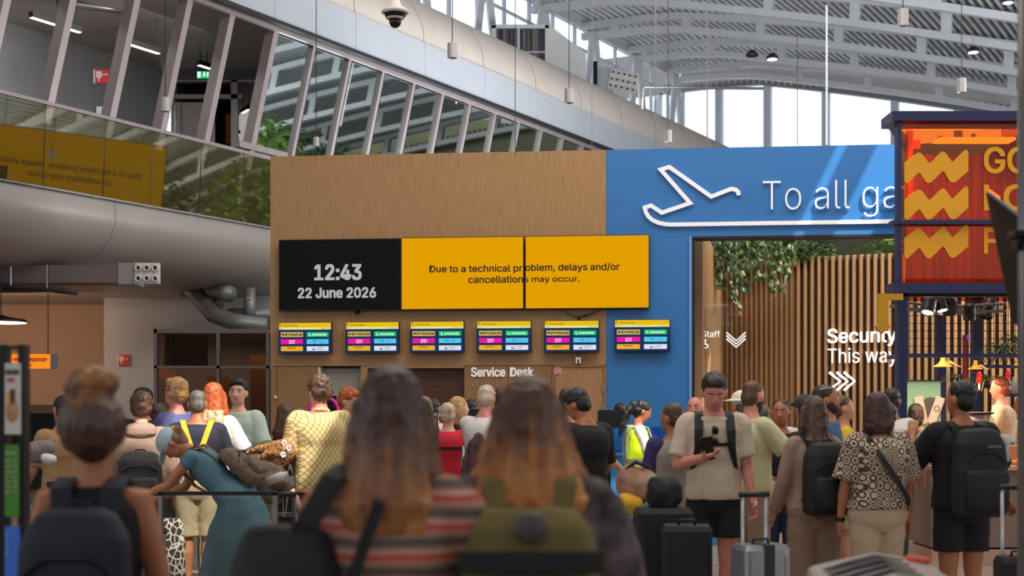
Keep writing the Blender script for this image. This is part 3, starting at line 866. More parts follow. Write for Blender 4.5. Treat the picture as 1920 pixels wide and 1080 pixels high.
SC = [emis('scr_navy', (34, 52, 92), .9), emis('scr_yellow', (240, 192, 20), .95), emis('scr_paleyellow', (226, 236, 160), .95), emis('scr_cream', (232, 196, 96), .95),
      emis('scr_green', (18, 200, 110), .95), emis('scr_magenta', (240, 26, 160), 1.0), emis('scr_cyan', (84, 206, 240), .95), emis('scr_orange', (240, 176, 40), .95), emis('scr_white', (226, 232, 248), .95)]
def service_screen(x0, x1, y0, y1, label, src=None):
    uc = (U(x0, y1)+U(x1, y1))/2; w = U(x1, y1)-U(x0, y1)
    z0, z1 = Zw((x0+x1)/2, y1), Zw((x0+x1)/2, y0); h = z1-z0
    t = wthing('service_display', label, 'display', uc, (z0+z1)/2, .13, 'small service desk displays in a row')
    if src is not None:
        for c in src.children: dup(c, t)
        return t
    b = MB(); b.box(-w/2, w/2, 0, .06, -h/2, h/2); b.build('frame', mat('frame_navy', (20, 18, 52), rough=.4), t, bevel=.004)
    b = MB(); W, H = w-.02, h-.02
    def R(fx0, fx1, fy0, fy1, c, y=.0):
        b.c = c; b.box(-W/2+W*fx0, -W/2+W*fx1, -.004-y, -.002-y, H/2-H*fy1, H/2-H*fy0)
    R(0, 1, 0, 1, 0); R(0, 1, 0, .155, 1, .001); R(0, 1, .155, .225, 2, .001)
    for i, (ca, cb) in enumerate(((3, 4), (5, 6), (7, 8))):
        y0_ = .31 + .235*i
        R(.035, .46, y0_, y0_+.155, ca, .001); R(.535, .955, y0_, y0_+.155, cb, .001)
    b.build('screen', SC, t)
    dk = mat('scr_text', (40, 40, 60), rough=.6); rd = mat('scr_text_red', (190, 30, 30), rough=.6); ol = mat('scr_text_olive', (110, 74, 10), rough=.6); wt = emis('scr_text_white', (250, 250, 255), .95)
    text('?', W*.03, H*.1, ol, t, (-W/2+W*.012, -.006, H/2-H*.13), bold=.02)
    text('Service desk', W*.27, H*.07, ol, t, (-W/2+W*.085, -.006, H/2-H*.12))
    text('12:43', W*.06, H*.035, dk, t, (-W/2+W*.02, -.006, H/2-H*.21))
    text('Monday 22 June', W*.17, H*.035, dk, t, (W/2-W*.19, -.006, H/2-H*.21))
    text('RYANAIR', W*.33, H*.085, dk, t, (-W/2+W*.115, -.006, H/2-H*.43), bold=.04)
    text('transavia', W*.27, H*.075, wt, t, (-W/2+W*.64, -.006, H/2-H*.425), bold=.02)
    text('wizz', W*.12, H*.05, wt, t, (-W/2+W*.19, -.006, H/2-H*.62), bold=.03)
    text('air', W*.12, H*.04, wt, t, (-W/2+W*.19, -.006, H/2-H*.685), bold=.03)
    text('PEGASUS', W*.16, H*.045, rd, t, (-W/2+W*.16, -.006, H/2-H*.85), bold=.03)
    text('TUI', W*.08, H*.05, dk, t, (-W/2+W*.77, -.006, H/2-H*.655))
    text('Corendon', W*.14, H*.04, dk, t, (-W/2+W*.73, -.006, H/2-H*.84))
    text('Airlines', W*.11, H*.04, dk, t, (-W/2+W*.73, -.006, H/2-H*.90))
    b = MB()
    pts = [Vector((W*.19+W*.03*math.cos(x), -.006, H*-.08+W*.03*math.sin(x)))for x in [PI+PI*i/8 for i in range(9)]]
    b.ribbon(pts, .003, W*.012, (0, 1, 0))
    b.ell((W*.17, -.006, -H*.36), (W*.028, .002, W*.028), 12, 6)
    b.build('airline_logo', mat('scr_logo_blue', (40, 60, 150), rough=.6), t)
    b = MB(); b.ell((W*.17, -.0075, -H*.345), (W*.02, .002, W*.014), 12, 6)
    pts = [Vector((W*.1+W*.022*math.cos(x), -.006, H*.11+W*.022*math.sin(x)))for x in [PI*.6+PI*1.2*i/8 for i in range(9)]]
    b.ribbon(pts, .003, W*.014, (0, 1, 0)); b.build('airline_logo', wt, t)
    b = MB(); b.box(-W*.45, -W*.4, -.007, -.005, H*.08, H*.15); b.build('airline_logo', ol, t)
    return t
sd = service_screen(527, 626, 605, 664, 'small service desk display, leftmost of the row on the wooden wall')
for (a_, b_, c_, d_), lb in (((652, 752, 604, 663), 'small service desk display under the seam between clock and amber display'),
                             ((772, 873, 603, 662.5), 'small service desk display, third from the left end of the row'),
                             ((896, 998, 602, 662), 'small service desk display directly above the Service Desk lettering'),
                             ((1021, 1125, 601.5, 661.5), 'small service desk display with cables, above the wooden door'),
                             ((1153, 1256, 600, 660), 'small service desk display on the blue wall')):
    service_screen(a_, b_, c_, d_, lb, src=sd)
t = wthing('wall_sensor', 'small white people counter sensor hanging under a display above the door', 'sensor', U(1085), Zw(1085, 675), .05)
b = MB(); b.box(-.035, -.012, -.05, .0, -.05, .03); b.box(.012, .035, -.05, .0, -.05, .03); b.box(-.035, .035, -.04, 0, .0, .035); b.build('sensor_body', M_white, t, bevel=.004)
b = MB(); b.tube([(0, 0, .03), (0, .0, .11)], .007, 6); b.build('stem', M_black, t)
t = wthing('display_cable', 'thin black cables hanging between big display and small display', 'cable', U(1085), Zw(1085, 590), .03)
b = MB(); b.tube([(-.2, 0, .06), (-.12, 0, 0), (0, 0, -.03), (.12, 0, .0), (.3, 0, .06), (.36, 0, .08)], .005, 6); b.tube([(0, 0, -.03), (.1, -.01, -.02), (.25, 0, .05)], .005, 6); b.ell((-.0, 0, -.05), (.02, .02, .03), 8, 6); b.build('cable', M_black, t)
t = wthing('wall_camera', 'small black dome sensor under the clock display', 'camera', U(671), Zw(671, 586), .05)
b = MB(); b.ell((0, 0, 0), (.03, .03, .03), 10, 6); b.box(-.02, .02, -.0, .05, .0, .03); b.build('dome', M_black, t, smooth=True)

# ================================================================== SLATTED SECURITY WALL behind the opening
ss = empty('wall_slatted'); ss['kind'] = 'structure'
ZSL = 4.12
def slat(x, y, yaw, z1=ZSL, w=.042, dep=.11, m=M_slat):
    o = slat.mesh
    if o is None:
        b = MB(); b.box(-w/2, w/2, -dep, 0, 0, 1); o = slat.mesh = b.build('slat', m, ss, bevel=.0)
    else:
        o = slat.mesh.copy(); COL.objects.link(o)
    o.location = (x, y, 0); o.rotation_euler = (0, 0, yaw); o.scale = (1, 1, z1)
    return o
slat.mesh = None
pA = Vector((fx(1342, 25.2), 25.2)); pB = Vector((fx(1500, 24.2), 24.2)); pC = Vector((fx(1980, 22.6), 22.6)); pD = Vector((fx(2250, 21.8), 21.8))
def lerp_path(P_, q, step):
    L = (q-P_).length; n = int(L/step)
    return [(P_ + (q-P_)*i/n) for i in range(n)], math.atan2((q-P_).y, (q-P_).x)
pts, yaw = lerp_path(pA, pB, .095)
for p in pts: slat(p.x, p.y, yaw-.12)
pts, yaw = lerp_path(pB, pC, .112)
for i, p in enumerate(pts): slat(p.x, p.y, yaw-.12)
pE = Vector((fx(1303, 20.2), 20.2))
pts, yaw = lerp_path(pE, pA, .2)
for p in pts: slat(p.x, p.y, yaw)
def backing(p, q, off=.0):
    d = (q-p).normalized(); n = Vector((-d.y, d.x))
    b = MB(); a_, c_ = p+n*off, q+n*off
    e_, f_ = p+n*(off+.1), q+n*(off+.1)
    b.rings([[Vector((v.x, v.y, 0)) for v in (a_, c_, f_, e_)], [Vector((v.x, v.y, ZSL-.06)) for v in (a_, c_, f_, e_)]])
    b.build('slat_backing', M_slatback, ss)
backing(pA, pB); backing(pB, pC); backing(pE, pA)
# a planter bench and trees above / behind the slatted wall are built with the plants

# Security lettering fixed to the slats
def slat_point(px, py, off=.12):
    t_ = (px-960)/F; d = (pC-pB).normalized()
    # ray (t*y, y) meets line pB + s d
    y = (pB.y - pB.x*d.y/d.x) / (1 - t_*d.y/d.x)
    y -= off
    return Vector((t_*y, y, EYE+(HZ-py)*y/F))
yaw2 = math.atan2((pC-pB).y, (pC-pB).x)
p0 = slat_point(1552, 643)
t = thing('security_sign', 'lit white letters reading Security This way on the slatted wood wall', 'sign', p0, yaw2)
k = p0.y/F
text('Security', 126*k, 26*k, M_letlit, t, (0, 0, 0), bold=.012, depth=.03, capref='S')
text('This way', 127*k, 27*k, M_letlit, t, (0, 0, -38*k), bold=-.004, depth=.03, capref='T')
p1 = slat_point(1555, 715)
t = thing('chevron_sign', 'three lit white arrow chevrons under the security lettering', 'sign', p1, yaw2)
for i in range(3):
    b = MB(); x = i*13.5*k
    b.ribbon([(x, 0, 17*k), (x+20*k, 0, 0), (x, 0, -17*k)], .03, 4.6*k, (0, 1, 0)); b.build('chevron', M_letlit, t)
# hanging glass with Fast Track / Privium / Staff text
pg = P(1316, 632, 20.6)
t = thing('staff_sign', 'glass sign with white text Staff, wheelchair symbol and double arrow', 'sign', pg, 0)
k = 20.6/F
b = MB(); b.box(-8*k, 96*k, .02, .028, -38*k, 62*k); b.build('glass', M_clear, t)
M_letg = mat('unlit_letters', (196, 172, 160), rough=.5)
text('Fast Track', 76*k, 11*k, M_letg, t, (0, 0, 40*k), bold=-.012, depth=.006)
text('Privium', 56*k, 11*k, M_letg, t, (0, 0, 21*k), bold=-.012, depth=.006)
text('Staff', 34*k, 11.5*k, M_letlit, t, (0, 0, 0), bold=0, depth=.008)
b = MB()
for j in range(3):
    b.ribbon([(46*k, 0, (9-6*j)*k), (64.5*k, 0, (-7-6*j)*k), (82*k, 0, (9-6*j)*k)], .008, 2.6*k, (0, 1, 0))
b.build('down_arrow', M_letlit, t)
b = MB(); b.ell((6*k, 0, -6*k), (2.2*k, .004, 2.2*k), 10, 6); b.tube([(6*k, 0, -8*k), (6*k, 0, -13*k), (10*k, 0, -14*k), (12*k, 0, -18*k)], 1.4*k, 6); 
pts = [Vector(((7+5.5*math.cos(x))*k, 0, (-15+5.5*math.sin(x))*k)) for x in [PI*.6+PI*1.2*i/8 for i in range(9)]]
b.ribbon(pts, .008, 1.8*k, (0, 1, 0)); b.build('wheelchair_symbol', M_letlit, t)
# ================================================================== THINGS IN THE AIR
def pendant(px, py, w, d, label, up=3.0, h=1.55):
    p = P(px, py, d); r = w*d/F/2
    t = thing('pendant_lamp', label, 'lamp', p, 0, 'small cylinder pendant lamps')
    b = MB(); b.lathe([(0, r*h), (r*.96, r*h), (r, r*h*.97), (r, -r*h), (r*.9, -r*h), (r*.86, -r*h*.9), (0, -r*h*.9)], 20); b.build('shade', mat('lamp_silver', (178, 172, 174), rough=.35, metal=.3), t, smooth=False)
    b = MB(); b.tube([(0, 0, r*h), (0, 0, r*h+up)], .006, 5); b.build('cord', M_black, t)
    return t
pendant(848, 95, 18, 18, 'silver cylinder pendant lamp right of the dome camera', 2)
pendant(1067, 180, 17, 19, 'silver cylinder pendant lamp below the large air handling box', 3)
pendant(1253, 255, 14, 22, 'silver cylinder pendant lamp just above the top of the blue wall', 4)
pendant(593, 266, 11, 19.4, 'tiny silver pendant lamp in front of the second mirrored pane', 4)
pendant(310, 196, 17, 18, 'silver cylinder pendant lamp in front of the slanted posts', 3)
pendant(1693, 33, 20, 17, 'silver cylinder pendant lamp above the orange kiosk near the top edge', 2)
pendant(1803, 160, 17, 20, 'silver cylinder pendant lamp close above the kiosk roof', 3)
for px, y0, y1, d, r, m, lb in ((966, -10, 292, 18, .005, M_black, 'long thin black suspension wire left of centre above the wooden wall'),
                             (1110, -10, 288, 18, .004, M_steel, 'thin steel suspension wire above the wooden wall end'),
                             (1229, -10, 278, 18, .008, M_steel, 'steel suspension wire left of the hanging lamp over the blue wall'),
                             (1326, -10, 276, 18, .007, M_steel, 'steel suspension wire over the raised aeroplane outline'),
                             (1495, 60, 272, 18, .004, M_black, 'thin black suspension wire in front of the bright windows'),
                             (1550, 10, 272, 30, .02, M_white, 'white vertical rod in front of the bright end windows')):
    p0 = P(px, y1, d); L = (y1-y0)*d/F
    t = thing('suspension_wire', lb, 'wire', p0)
    b = MB(); b.tube([(0, 0, 0), (0, 0, L)], r, 6); b.build('wire', m, t)
# dome camera
t = thing('dome_camera', 'white hanging dome security camera at the top of the picture', 'camera', P(741, 22, 12), 0)
k = 12/F
b = MB(); b.lathe([(0, 26*k), (8*k, 25*k), (11*k, 12*k), (25*k, 2*k), (26*k, -2*k), (23*k, -4*k), (0, -4*k)], 28); b.build('housing', M_signw, t, smooth=True)
b = MB(); b.lathe([(0, -4*k), (21*k, -4*k), (18*k, -11*k), (0, -11*k)], 28); b.build('dark_band', M_blackm, t, smooth=True)
b = MB(); b.lathe([(0, -10*k), (17.5*k, -10*k), (16*k, -14*k), (0, -14*k)], 28); b.build('lower_ring', M_signw, t, smooth=True)
b = MB(); b.ell((0, 0, -19*k), (11.5*k, 11.5*k, 11.5*k), 18, 12); b.build('dome', mat('dome_black', (12, 12, 14), rough=.08), t, smooth=True)
b = MB(); b.tube([(0, 0, 25*k), (0, 0, 90*k)], 4*k, 10); b.build('stem', M_signw, t)
# air handling box and nozzle head behind the bulkhead
t = thing('air_handling_box', 'big pale air handling box with louvred front on the bulkhead', 'air unit', mat=Matrix.Translation(P(972, 80, 40)))
k = 40/F
b = MB(); b.box(-48*k, 50*k, .0, .1, -90*k, 26*k); b.build('back', M_dark, t)
b = MB()
for x0, x1, z0, z1 in ((-50, -42, -90, 32), (50, 57, -90, 32), (-50, 57, 26, 33), (-1.5, 2.5, -90, 26), (-42, 50, -19.5, -17.5)):
    b = MB(); b.box(x0*k, x1*k, -.06, .06, z0*k, z1*k); b.build('frame_bar', M_white, t)
lv = [mat('louvre_%s' % n, c, rough=.4, metal=.2) for n, c in (('grey', (128, 120, 120)), ('brown', (110, 96, 80)), ('blue', (70, 86, 110)), ('dark', (64, 60, 66)))]
random.seed(3)
for i in range(20):
    x = -42 + i*4.6
    if -3 < x < 1: continue
    b = MB(); b.box(x*k, (x+3.4)*k, -.02, .03, -90*k, 25*k); b.build('louvre_blade', lv[random.choice([0, 0, 1, 2, 3])], t)
b = MB(); b.rings([[Vector((57*k, -.06, 33*k)), Vector((57*k, -.06, -95*k)), Vector((130*k, .9, -95*k)), Vector((130*k, .9, -4*k))], [Vector((50*k, .1, 33*k)), Vector((50*k, .1, -95*k)), Vector((128*k, 1.0, -95*k)), Vector((128*k, 1.0, -4*k))]]); b.build('side_panel', M_white, t)
t = thing('jet_nozzle_unit', 'white tilted air unit with a plate of round jet nozzles on the bulkhead', 'air unit')
nozzle_head(t, fx(1168, 44), fz(152, 44), 44, .88, .62, 5, 3, .08, rot=math.radians(12))
b = MB(); b.box(fx(1120, 44), fx(1152, 44), 44.02, 44.6, fz(172, 44), fz(126, 44)); b.build('duct', M_fascia, t)
b = MB(); b.box(fx(1112, 44), fx(1120, 44), 43.98, 44.6, fz(178, 44), fz(115, 44)); b.build('bracket', M_blackm, t)
t = thing('sprinkler_pipe', 'thin steel pipe bend beside the first bright end window', 'pipe')
b = MB(); b.tube([P(1205, 205, 31), P(1205, 168, 31), P(1209, 163, 31), P(1245, 164, 31), P(1430, 166, 36)], .035, 8); b.build('pipe', M_steel, t, smooth=True)
for px, py in ((1410, 4+98), (1448, 108), (1825, 95), (1890, 2)):
    t = thing('roof_floodlight', {1410: 'small dark floodlight fixed under a truss left of the map height', 1448: 'small lit floodlight under the roof above the bright windows', 1825: 'small pale floodlight under the roof right side above the kiosk', 1890: 'bright round floodlight at the top right corner'}[px], 'light', P(px, py, 34))
    b = MB(); b.lathe([(0, .1), (.06, .1), (.14, .02), (.15, -.04), (0, -.04)], 14); b.build('housing', M_blackm, t, smooth=True)
    b = MB(); b.cyl((0, 0, -.05), .12, .01, 14); b.build('lens', emis('flood_glow', (255, 240, 220), 4.0) if px != 1410 else M_black, t)
    b = MB(); b.tube([(0, 0, .1), (0, 0, .32)], .012, 5); b.build('rod', M_steel, t)

# ================================================================== KIOSK (food bar with orange glass sign)
M_navy = mat('kiosk_navy', (38, 42, 84), rough=.4, metal=.1)
M_orangeg = glassy('orange_glass', (250, 170, 92), refl=.0, gcol=(255, 190, 170), dirt=((170, 44, 8), .06))
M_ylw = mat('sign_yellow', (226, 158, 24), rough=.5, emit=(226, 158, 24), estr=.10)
KD = 15.0
k = KD/F
KY = 0.0
ko = P(1690, 770, KD)
KM = Matrix.Translation((ko.x, KD, 0)) @ Matrix.Rotation(KY, 4, 'Z')
kt = thing('food_kiosk', 'navy framed food kiosk with orange glass sign and concrete counter at the right', 'kiosk', mat=KM)
def kx(px, y=0.0): return (px-960)*(KD+y)/F - ko.x
def kz(py, y=0.0): return EYE+(HZ-py)*(KD+y)/F
def kb(nm, x0, x1, y0, y1, z1, z0, m, bev=0.0):
    b = MB(); b.box(kx(x0, y0), kx(x1, y0), y0, y1, kz(z0, y0), kz(z1, y0)); return b.build(nm, m, kt, bevel=bev)
kb('roof_beam', 1673, 2200, -.1, .35, 208, 226, M_navy)
b = MB(); b.rings([[Vector((kx(1680), .35, z)) for z in (kz(226), kz(208))]+[Vector((kx(1690), .35, z)) for z in (kz(208), kz(226))], [Vector((kx(1720, 3), 3, z)) for z in (kz(226), kz(208))]+[Vector((kx(1735, 3), 3, z)) for z in (kz(208), kz(226))]]); b.build('roof_beam', M_navy, kt)
kb('middle_beam', 1675, 2200, -.1, .1, 412, 420, M_navy)
kb('lower_beam', 1675, 2200, -.12, .2, 530, 549, M_navy)
kb('lower_beam', 1690, 2200, 0, .12, 549, 556, M_black)
b = MB(); b.box(kx(1680), kx(1688), -.05, .06, 0.0, kz(226)); b.build('column', M_navy, kt)
b = MB(); b.box(kx(1686), kx(1701), .0, .16, 0.0, kz(530)); b.build('column', M_navy, kt)
b = MB(); b.box(kx(1758, 2.6), kx(1774, 2.6), 2.6, 2.75, 0.0, kz(530)+.4); b.build('column', M_navy, kt)
b = MB(); b.box(kx(1826, 2.9), kx(1840, 2.9), 2.9, 3.05, 0.0, kz(530)+.4); b.build('column', M_navy, kt)
kb('cross_bar', 1702, 2200, .05, .12, 663, 670, M_navy)
kb('cross_bar', 1850, 2200, 2.6, 2.7, 684, 690, M_navy)
b = MB(); b.box(kx(1690), kx(1702), .15, .6, kz(670), kz(663)); b.build('cross_bar', M_navy, kt)
for y0_, y1_ in ((226, 412), (420, 530)):
    b = MB(); b.box(kx(1686), kx(2190), -.01, .01, kz(y1_), kz(y0_)); b.build('orange_glass', M_orangeg, kt)
    b = MB(); b.box(kx(1705, 2.5), kx(2190), 2.5, 2.52, kz(y1_), kz(y0_)); b.build('orange_glass', M_orangeg, kt)
kb('inner_post', 1702, 1712, 1.4, 1.5, 245, 412, mat('post_orange', (240, 100, 20), rough=.5))
kb('inner_post', 1712, 1726, 1.4, 1.5, 262, 278, mat('post_orange', (240, 100, 20), rough=.5))
kb('inner_curtain', 1700, 2190, 2.2, 2.25, 290, 530, mat('curtain_rust', (150, 70, 40), rough=.8, rgb2=(96, 40, 26), vscale=4, stretch=(6, 1, .3)))
kb('inner_ceiling', 1960, 2190, .2, 2.5, 224, 228, M_dark)
light('AREA', 'kiosk_sign_lamps', tuple(KM @ Vector((kx(1850, 1), 1.2, kz(232)))), 22, (1, .75, .5), 1.2, .8, target=tuple(KM @ Vector((kx(1850, 1), 1.21, 1))))
for x0, x1, py, y in ((1722, 1850, 231, .5), (1762, 1905, 257, 1.0)):
    b = MB(); b.box(kx(x0, y), kx(x1, y), y, y+.25, kz(py+5, y), kz(py, y)); b.build('light_strip', emis('strip_light', (255, 210, 130), 3.2), kt)
b = MB(); b.rings([[Vector((kx(1884), .6, kz(332)+z)) for z in (0, -.08)]+[Vector((kx(1884), .66, kz(332)+z)) for z in (-.08, 0)], [Vector((kx(1912), .6, kz(352)+z)) for z in (0, -.08)]+[Vector((kx(1912), .66, kz(352)+z)) for z in (-.08, 0)]]); b.build('light_strip', emis('strip_light', (255, 210, 130), 3.2), kt)
# yellow wave logos
def wave(px0, py0, nm='wave_logo'):
    pts = [(0, 84), (30, 62), (22, 58)]
    top = [(0, 26), (26, 6), (33, 4), (38, 8), (52, 26), (56, 26), (78, 4), (84, 2), (89, 6), (103, 25), (128, 0), (134, -2), (137, 4)]
    bot = [(137, 44), (111, 66), (104, 69), (97, 66), (86, 46), (82, 44), (58, 68), (52, 70), (46, 67), (34, 48), (30, 48), (8, 69), (3, 70), (0, 64)]
    sc = 120/137.0
    poly = [(kx(px0+x*sc), kz(py0+y*sc)) for x, y in top+bot]
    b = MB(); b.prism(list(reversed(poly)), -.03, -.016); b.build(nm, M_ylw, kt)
for y in (283, 352, 424):
    wave(1694, y)
for s_, py in (('GOOD', 324), ('LOOK', 394), ('FOOD', 475)):
    text({'GOOD': 'GO', 'LOOK': 'LO', 'FOOD': 'F'}[s_], (42 if s_ == 'FOOD' else 82)*k*(.5 if s_ == 'FOOD' else 1), 46*k, M_ylw, kt, (kx(1845), -.02, kz(py)), bold=.02, depth=.012)
# wire mesh panel
b = MB()
for i in range(34):
    x = kx(1706)+i*.075
    if x > kx(2100): break
    b.box(x-.003, x+.003, .07, .076, kz(663), kz(556))
for j in range(8):
    z = kz(663)+j*.08
    b.box(kx(1702), kx(2100), .07, .076, z-.003, z+.003)
b.build('wire_mesh', M_blackm, kt, kind='stuff')
b = MB(); b.tube([(kx(1704), .02, kz(560)), (kx(1704), .02, kz(720))], .006, 6); b.build('steel_cable', M_steel, kt)
# counter
M_conc = mat('counter_concrete', (128, 106, 94), rough=.6, var=.1, vscale=3, bump=.05, bscale=12)
b = MB(); b.box(kx(1704, .9), kx(2200), .05, .9, .12, kz(882)); b.build('counter_body', M_conc, kt)
b = MB(); b.box(kx(1702, .95), kx(2200), .0, .95, kz(882), kz(874)); b.build('counter_top', mat('counter_edge', (196, 156, 126), rough=.4), kt)
b = MB(); b.box(kx(1704, .9), kx(2200), .02, .9, .0, .1); b.build('plinth', mat('plinth_warm', (190, 150, 130), rough=.5), kt)
b = MB(); b.box(kx(1830), kx(2200), .9, 1.35, kz(882), kz(840)); b.build('bar_shelf', mat('shelf_oak', (196, 142, 96), rough=.5), kt)
b = MB(); b.box(kx(1705), kx(1722), .6, .66, kz(880), kz(795)); b.build('service_post', M_black, kt)
# poster with wraps
t = thing('menu_screen', 'green poster of two paper rolled wraps inside the kiosk', 'poster', mat=KM @ Matrix.Translation((kx(1730, 2.3), 2.3, kz(775, 2.3))))
kk = 17.2/F
b = MB(); b.box(-36*kk, 34*kk, 0, .05, -50*kk, 60*kk); b.build('board', mat('poster_green', (128, 172, 142), rough=.5, emit=(128, 172, 142), estr=.28), t)
b = MB(); b.box(-38*kk, 36*kk, -.01, .06, 60*kk, 63*kk); b.build('top_frame', M_black, t)
b = MB(); b.ell((14*kk, -.006, 5*kk), (20*kk, .004, 26*kk), 18, 8); b.build('dark_plate', mat('poster_slate', (70, 78, 76), rough=.5), t)
for x, a_ in ((-4, -.22), (24, .35)):
    M = Matrix.Translation((x*kk, -.02, 5*kk)) @ Matrix.Rotation(a_, 4, 'Y')
    b = MB(); b.oval([(0, 0, -28*kk, 5*kk, .006), (0, 0, -24*kk, 9*kk, .01), (0, 0, 24*kk, 9*kk, .01), (0, 0, 27*kk, 8*kk, .006)], 14, 2.2, M); b.build('wrap', mat('wrap_paper', (206, 200, 190), rough=.6), t, smooth=True)
    b = MB(); b.tube([(5*kk*math.cos(q), -.012, 5*kk*math.sin(q)+4*kk) for q in [2*PI*i/14 for i in range(15)]], .7*kk, 5, M); b.build('wrap_logo', mat('logo_dark', (50, 44, 44), rough=.6), t)
# spotlights on a truss bar
t = thing('lighting_truss', 'grey metal lighting truss under the kiosk roof carrying black spotlights', 'truss', mat=KM @ Matrix.Translation((0, 1.2, 0)))
for z, y in ((552, 0), (566, .0), (559, .22)):
    b = MB(); b.tube([(kx(1735), y, kz(z-4)), (kx(1830), y, kz(z+8)), (kx(1960), y, kz(z+2))], .018, 6); b.build('truss_tube', M_steel, t)
for i in range(10):
    x = 1745 + i*16; dz = (x-1745)*.11 if x < 1830 else 9.5
    b = MB(); b.tube([(kx(x), 0, kz(549+dz)), (kx(x+8), .0, kz(563+dz)), (kx(x+16), 0, kz(549+dz))], .008, 5); b.build('truss_brace', M_steel, t)
for i, (px, py, rx, rz_, sz, lit, lb) in enumerate([(1742, 575, -.35, .35, 1, 1, 'black spotlight aimed down left, leftmost under the kiosk beam'),
    (1764, 572, -.35, -.15, .9, 1, 'black spotlight second from the left under the kiosk beam'), (1780, 575, .55, 0, 1.0, 2, 'black spotlight shining straight at the viewer under the kiosk beam'),
    (1818, 588, 0, 0, .9, 0, 'unlit black spotlight hanging straight down right of the lit spotlights'), (1852, 580, -.3, .5, 1.1, 0, 'large unlit black spotlight tilted left, near the slanted screen')]):
    t = thing('spotlight', lb, 'spotlight', mat=KM @ Matrix.Translation((kx(px, .9+.1*i), .9+.1*i, kz(py, .9+.1*i))), group='black spotlights of the kiosk')
    M = Matrix.Rotation(rz_, 4, 'Y') @ Matrix.Rotation(rx, 4, 'X')
    b = MB(); b.lathe([(0, .13), (.05, .13), (.075, .09), (.08, -.08), (.07, -.085), (.062, -.06), (0, -.06)], 18, M @ Matrix.Scale(sz, 4)); b.build('housing', M_black, t, smooth=False)
    b = MB(); b.lathe([(0, -.066), (.06, -.066), (.06, -.072), (0, -.072)], 16, M @ Matrix.Scale(sz, 4)); b.build('lens', emis('spot_glow', (255, 225, 205), 14.0) if lit else M_blackm, t)
    b = MB(); b.box(-.012, .012, -.012, .012, .08, .2); b.build('bracket', M_black, t)
o = light('SPOT', 'kiosk_spot', (KM @ Vector((kx(1780), 1.0, kz(590)))), 60, (1, .85, .7), .05, target=(KM @ Vector((kx(1860), .8, 1.0))), spot=1.6)
o = light('AREA', 'kiosk_glow', (KM @ Vector((kx(1870), 1.4, kz(700)))), 26, (1, .62, .36), .9, target=(KM @ Vector((kx(1870), 1.4, 0))))
# orange petal lamps
for px, py, s_, lb in ((1768, 682, 1.0, 'yellow and white flared pendant lamp under the kiosk cross bar, left one'), (1829, 688, .75, 'smaller flared pendant lamp further inside the kiosk'), (1918, 680, .9, 'yellow flared pendant lamp at the right picture edge')):
    t = thing('flared_lamp', lb, 'lamp', mat=KM @ Matrix.Translation((kx(px, 1.3), 1.3, kz(py, 1.3))) @ Matrix.Scale(s_, 4), group='flared pendant lamps of the kiosk')
    b = MB(); b.lathe([(.025, .1), (.03, .04), (.055, -.0), (.11, -.03), (.115, -.034), (.05, -.012), (.02, .03), (.015, .1)], 20); b.build('shade', mat('lamp_yellow', (236, 158, 40), rough=.5, emit=(240, 150, 30), estr=.8), t, smooth=True)
    b = MB(); b.rings([[Vector((.07, 0, .02)), Vector((.07, .1, .02)), Vector((.09, .1, .035)), Vector((.09, 0, .035))], [Vector((.22, 0, -.035)), Vector((.22, .1, -.035)), Vector((.16, .1, -.01)), Vector((.16, 0, -.01))]]); b.build('side_leaf', mat('lamp_leaf', (236, 206, 150), rough=.5, emit=(240, 200, 130), estr=.5), t)
    b = MB(); b.tube([(0, 0, .1), (0, 0, .75)], .005, 5); b.build('cord', M_black, t)
# red heat lamps, red post, bottles
t = thing('red_post', 'slim dark red post with purple lights inside the kiosk', 'post', mat=KM @ Matrix.Translation((kx(1810, 2), 2.0, 0)))
b = MB(); b.box(-.022, .022, 0, .04, 0, kz(628, 2)); b.build('post', mat('post_red', (140, 36, 36), rough=.5), t)
b = MB(); b.box(.03, .06, -.02, .02, kz(637, 2), kz(628, 2)); b.build('purple_light', emis('purple_glow', (150, 90, 200), 1.0), t)
for px, py, lb in ((1836, 708, 'red glass heat lamp over the kiosk counter, left one'), (1890, 705, 'red glass heat lamp over the kiosk counter beside the vendor')):
    t = thing('heat_lamp', lb, 'lamp', mat=KM @ Matrix.Translation((kx(px, 1.8), 1.8, kz(py, 1.8))), group='red heat lamps')
    b = MB(); b.lathe([(0, .07), (.015, .07), (.03, .03), (.03, -.06), (.0, -.06)], 14); b.build('shade', mat('lamp_red', (226, 40, 26), rough=.2, emit=(230, 30, 20), estr=.5), t, smooth=True)
    b = MB(); b.lathe([(0, -.06), (.012, -.06), (.012, -.14), (0, -.15)], 10); b.build('bulb', M_signw, t, smooth=True)
for i, px in enumerate((1900, 1908, 1916)):
    t = thing('glass_bottle', ['clear tall glass bottle on the kiosk back shelf, nearest the vendor', 'clear glass bottle between two others on the kiosk back shelf', 'clear glass bottle on the kiosk back shelf at the picture edge'][i], 'bottle', mat=KM @ Matrix.Translation((kx(px, 2.2), 2.2, kz(738, 2.2))), group='clear bottles behind the vendor')
    b = MB(); b.lathe([(0, 0), (.028, 0), (.03, .1), (.012, .16), (.01, .2), (0, .2)], 14); b.build('bottle_body', mat('bottle_glass', (190, 200, 200), rough=.1, alpha=.55), t, smooth=True)
b = MB(); b.box(kx(1880, 2.2), kx(2100), 2.1, 2.35, kz(738, 2.2)-.035, kz(738, 2.2)-.004); b.build('bottle_shelf', M_navy, kt)
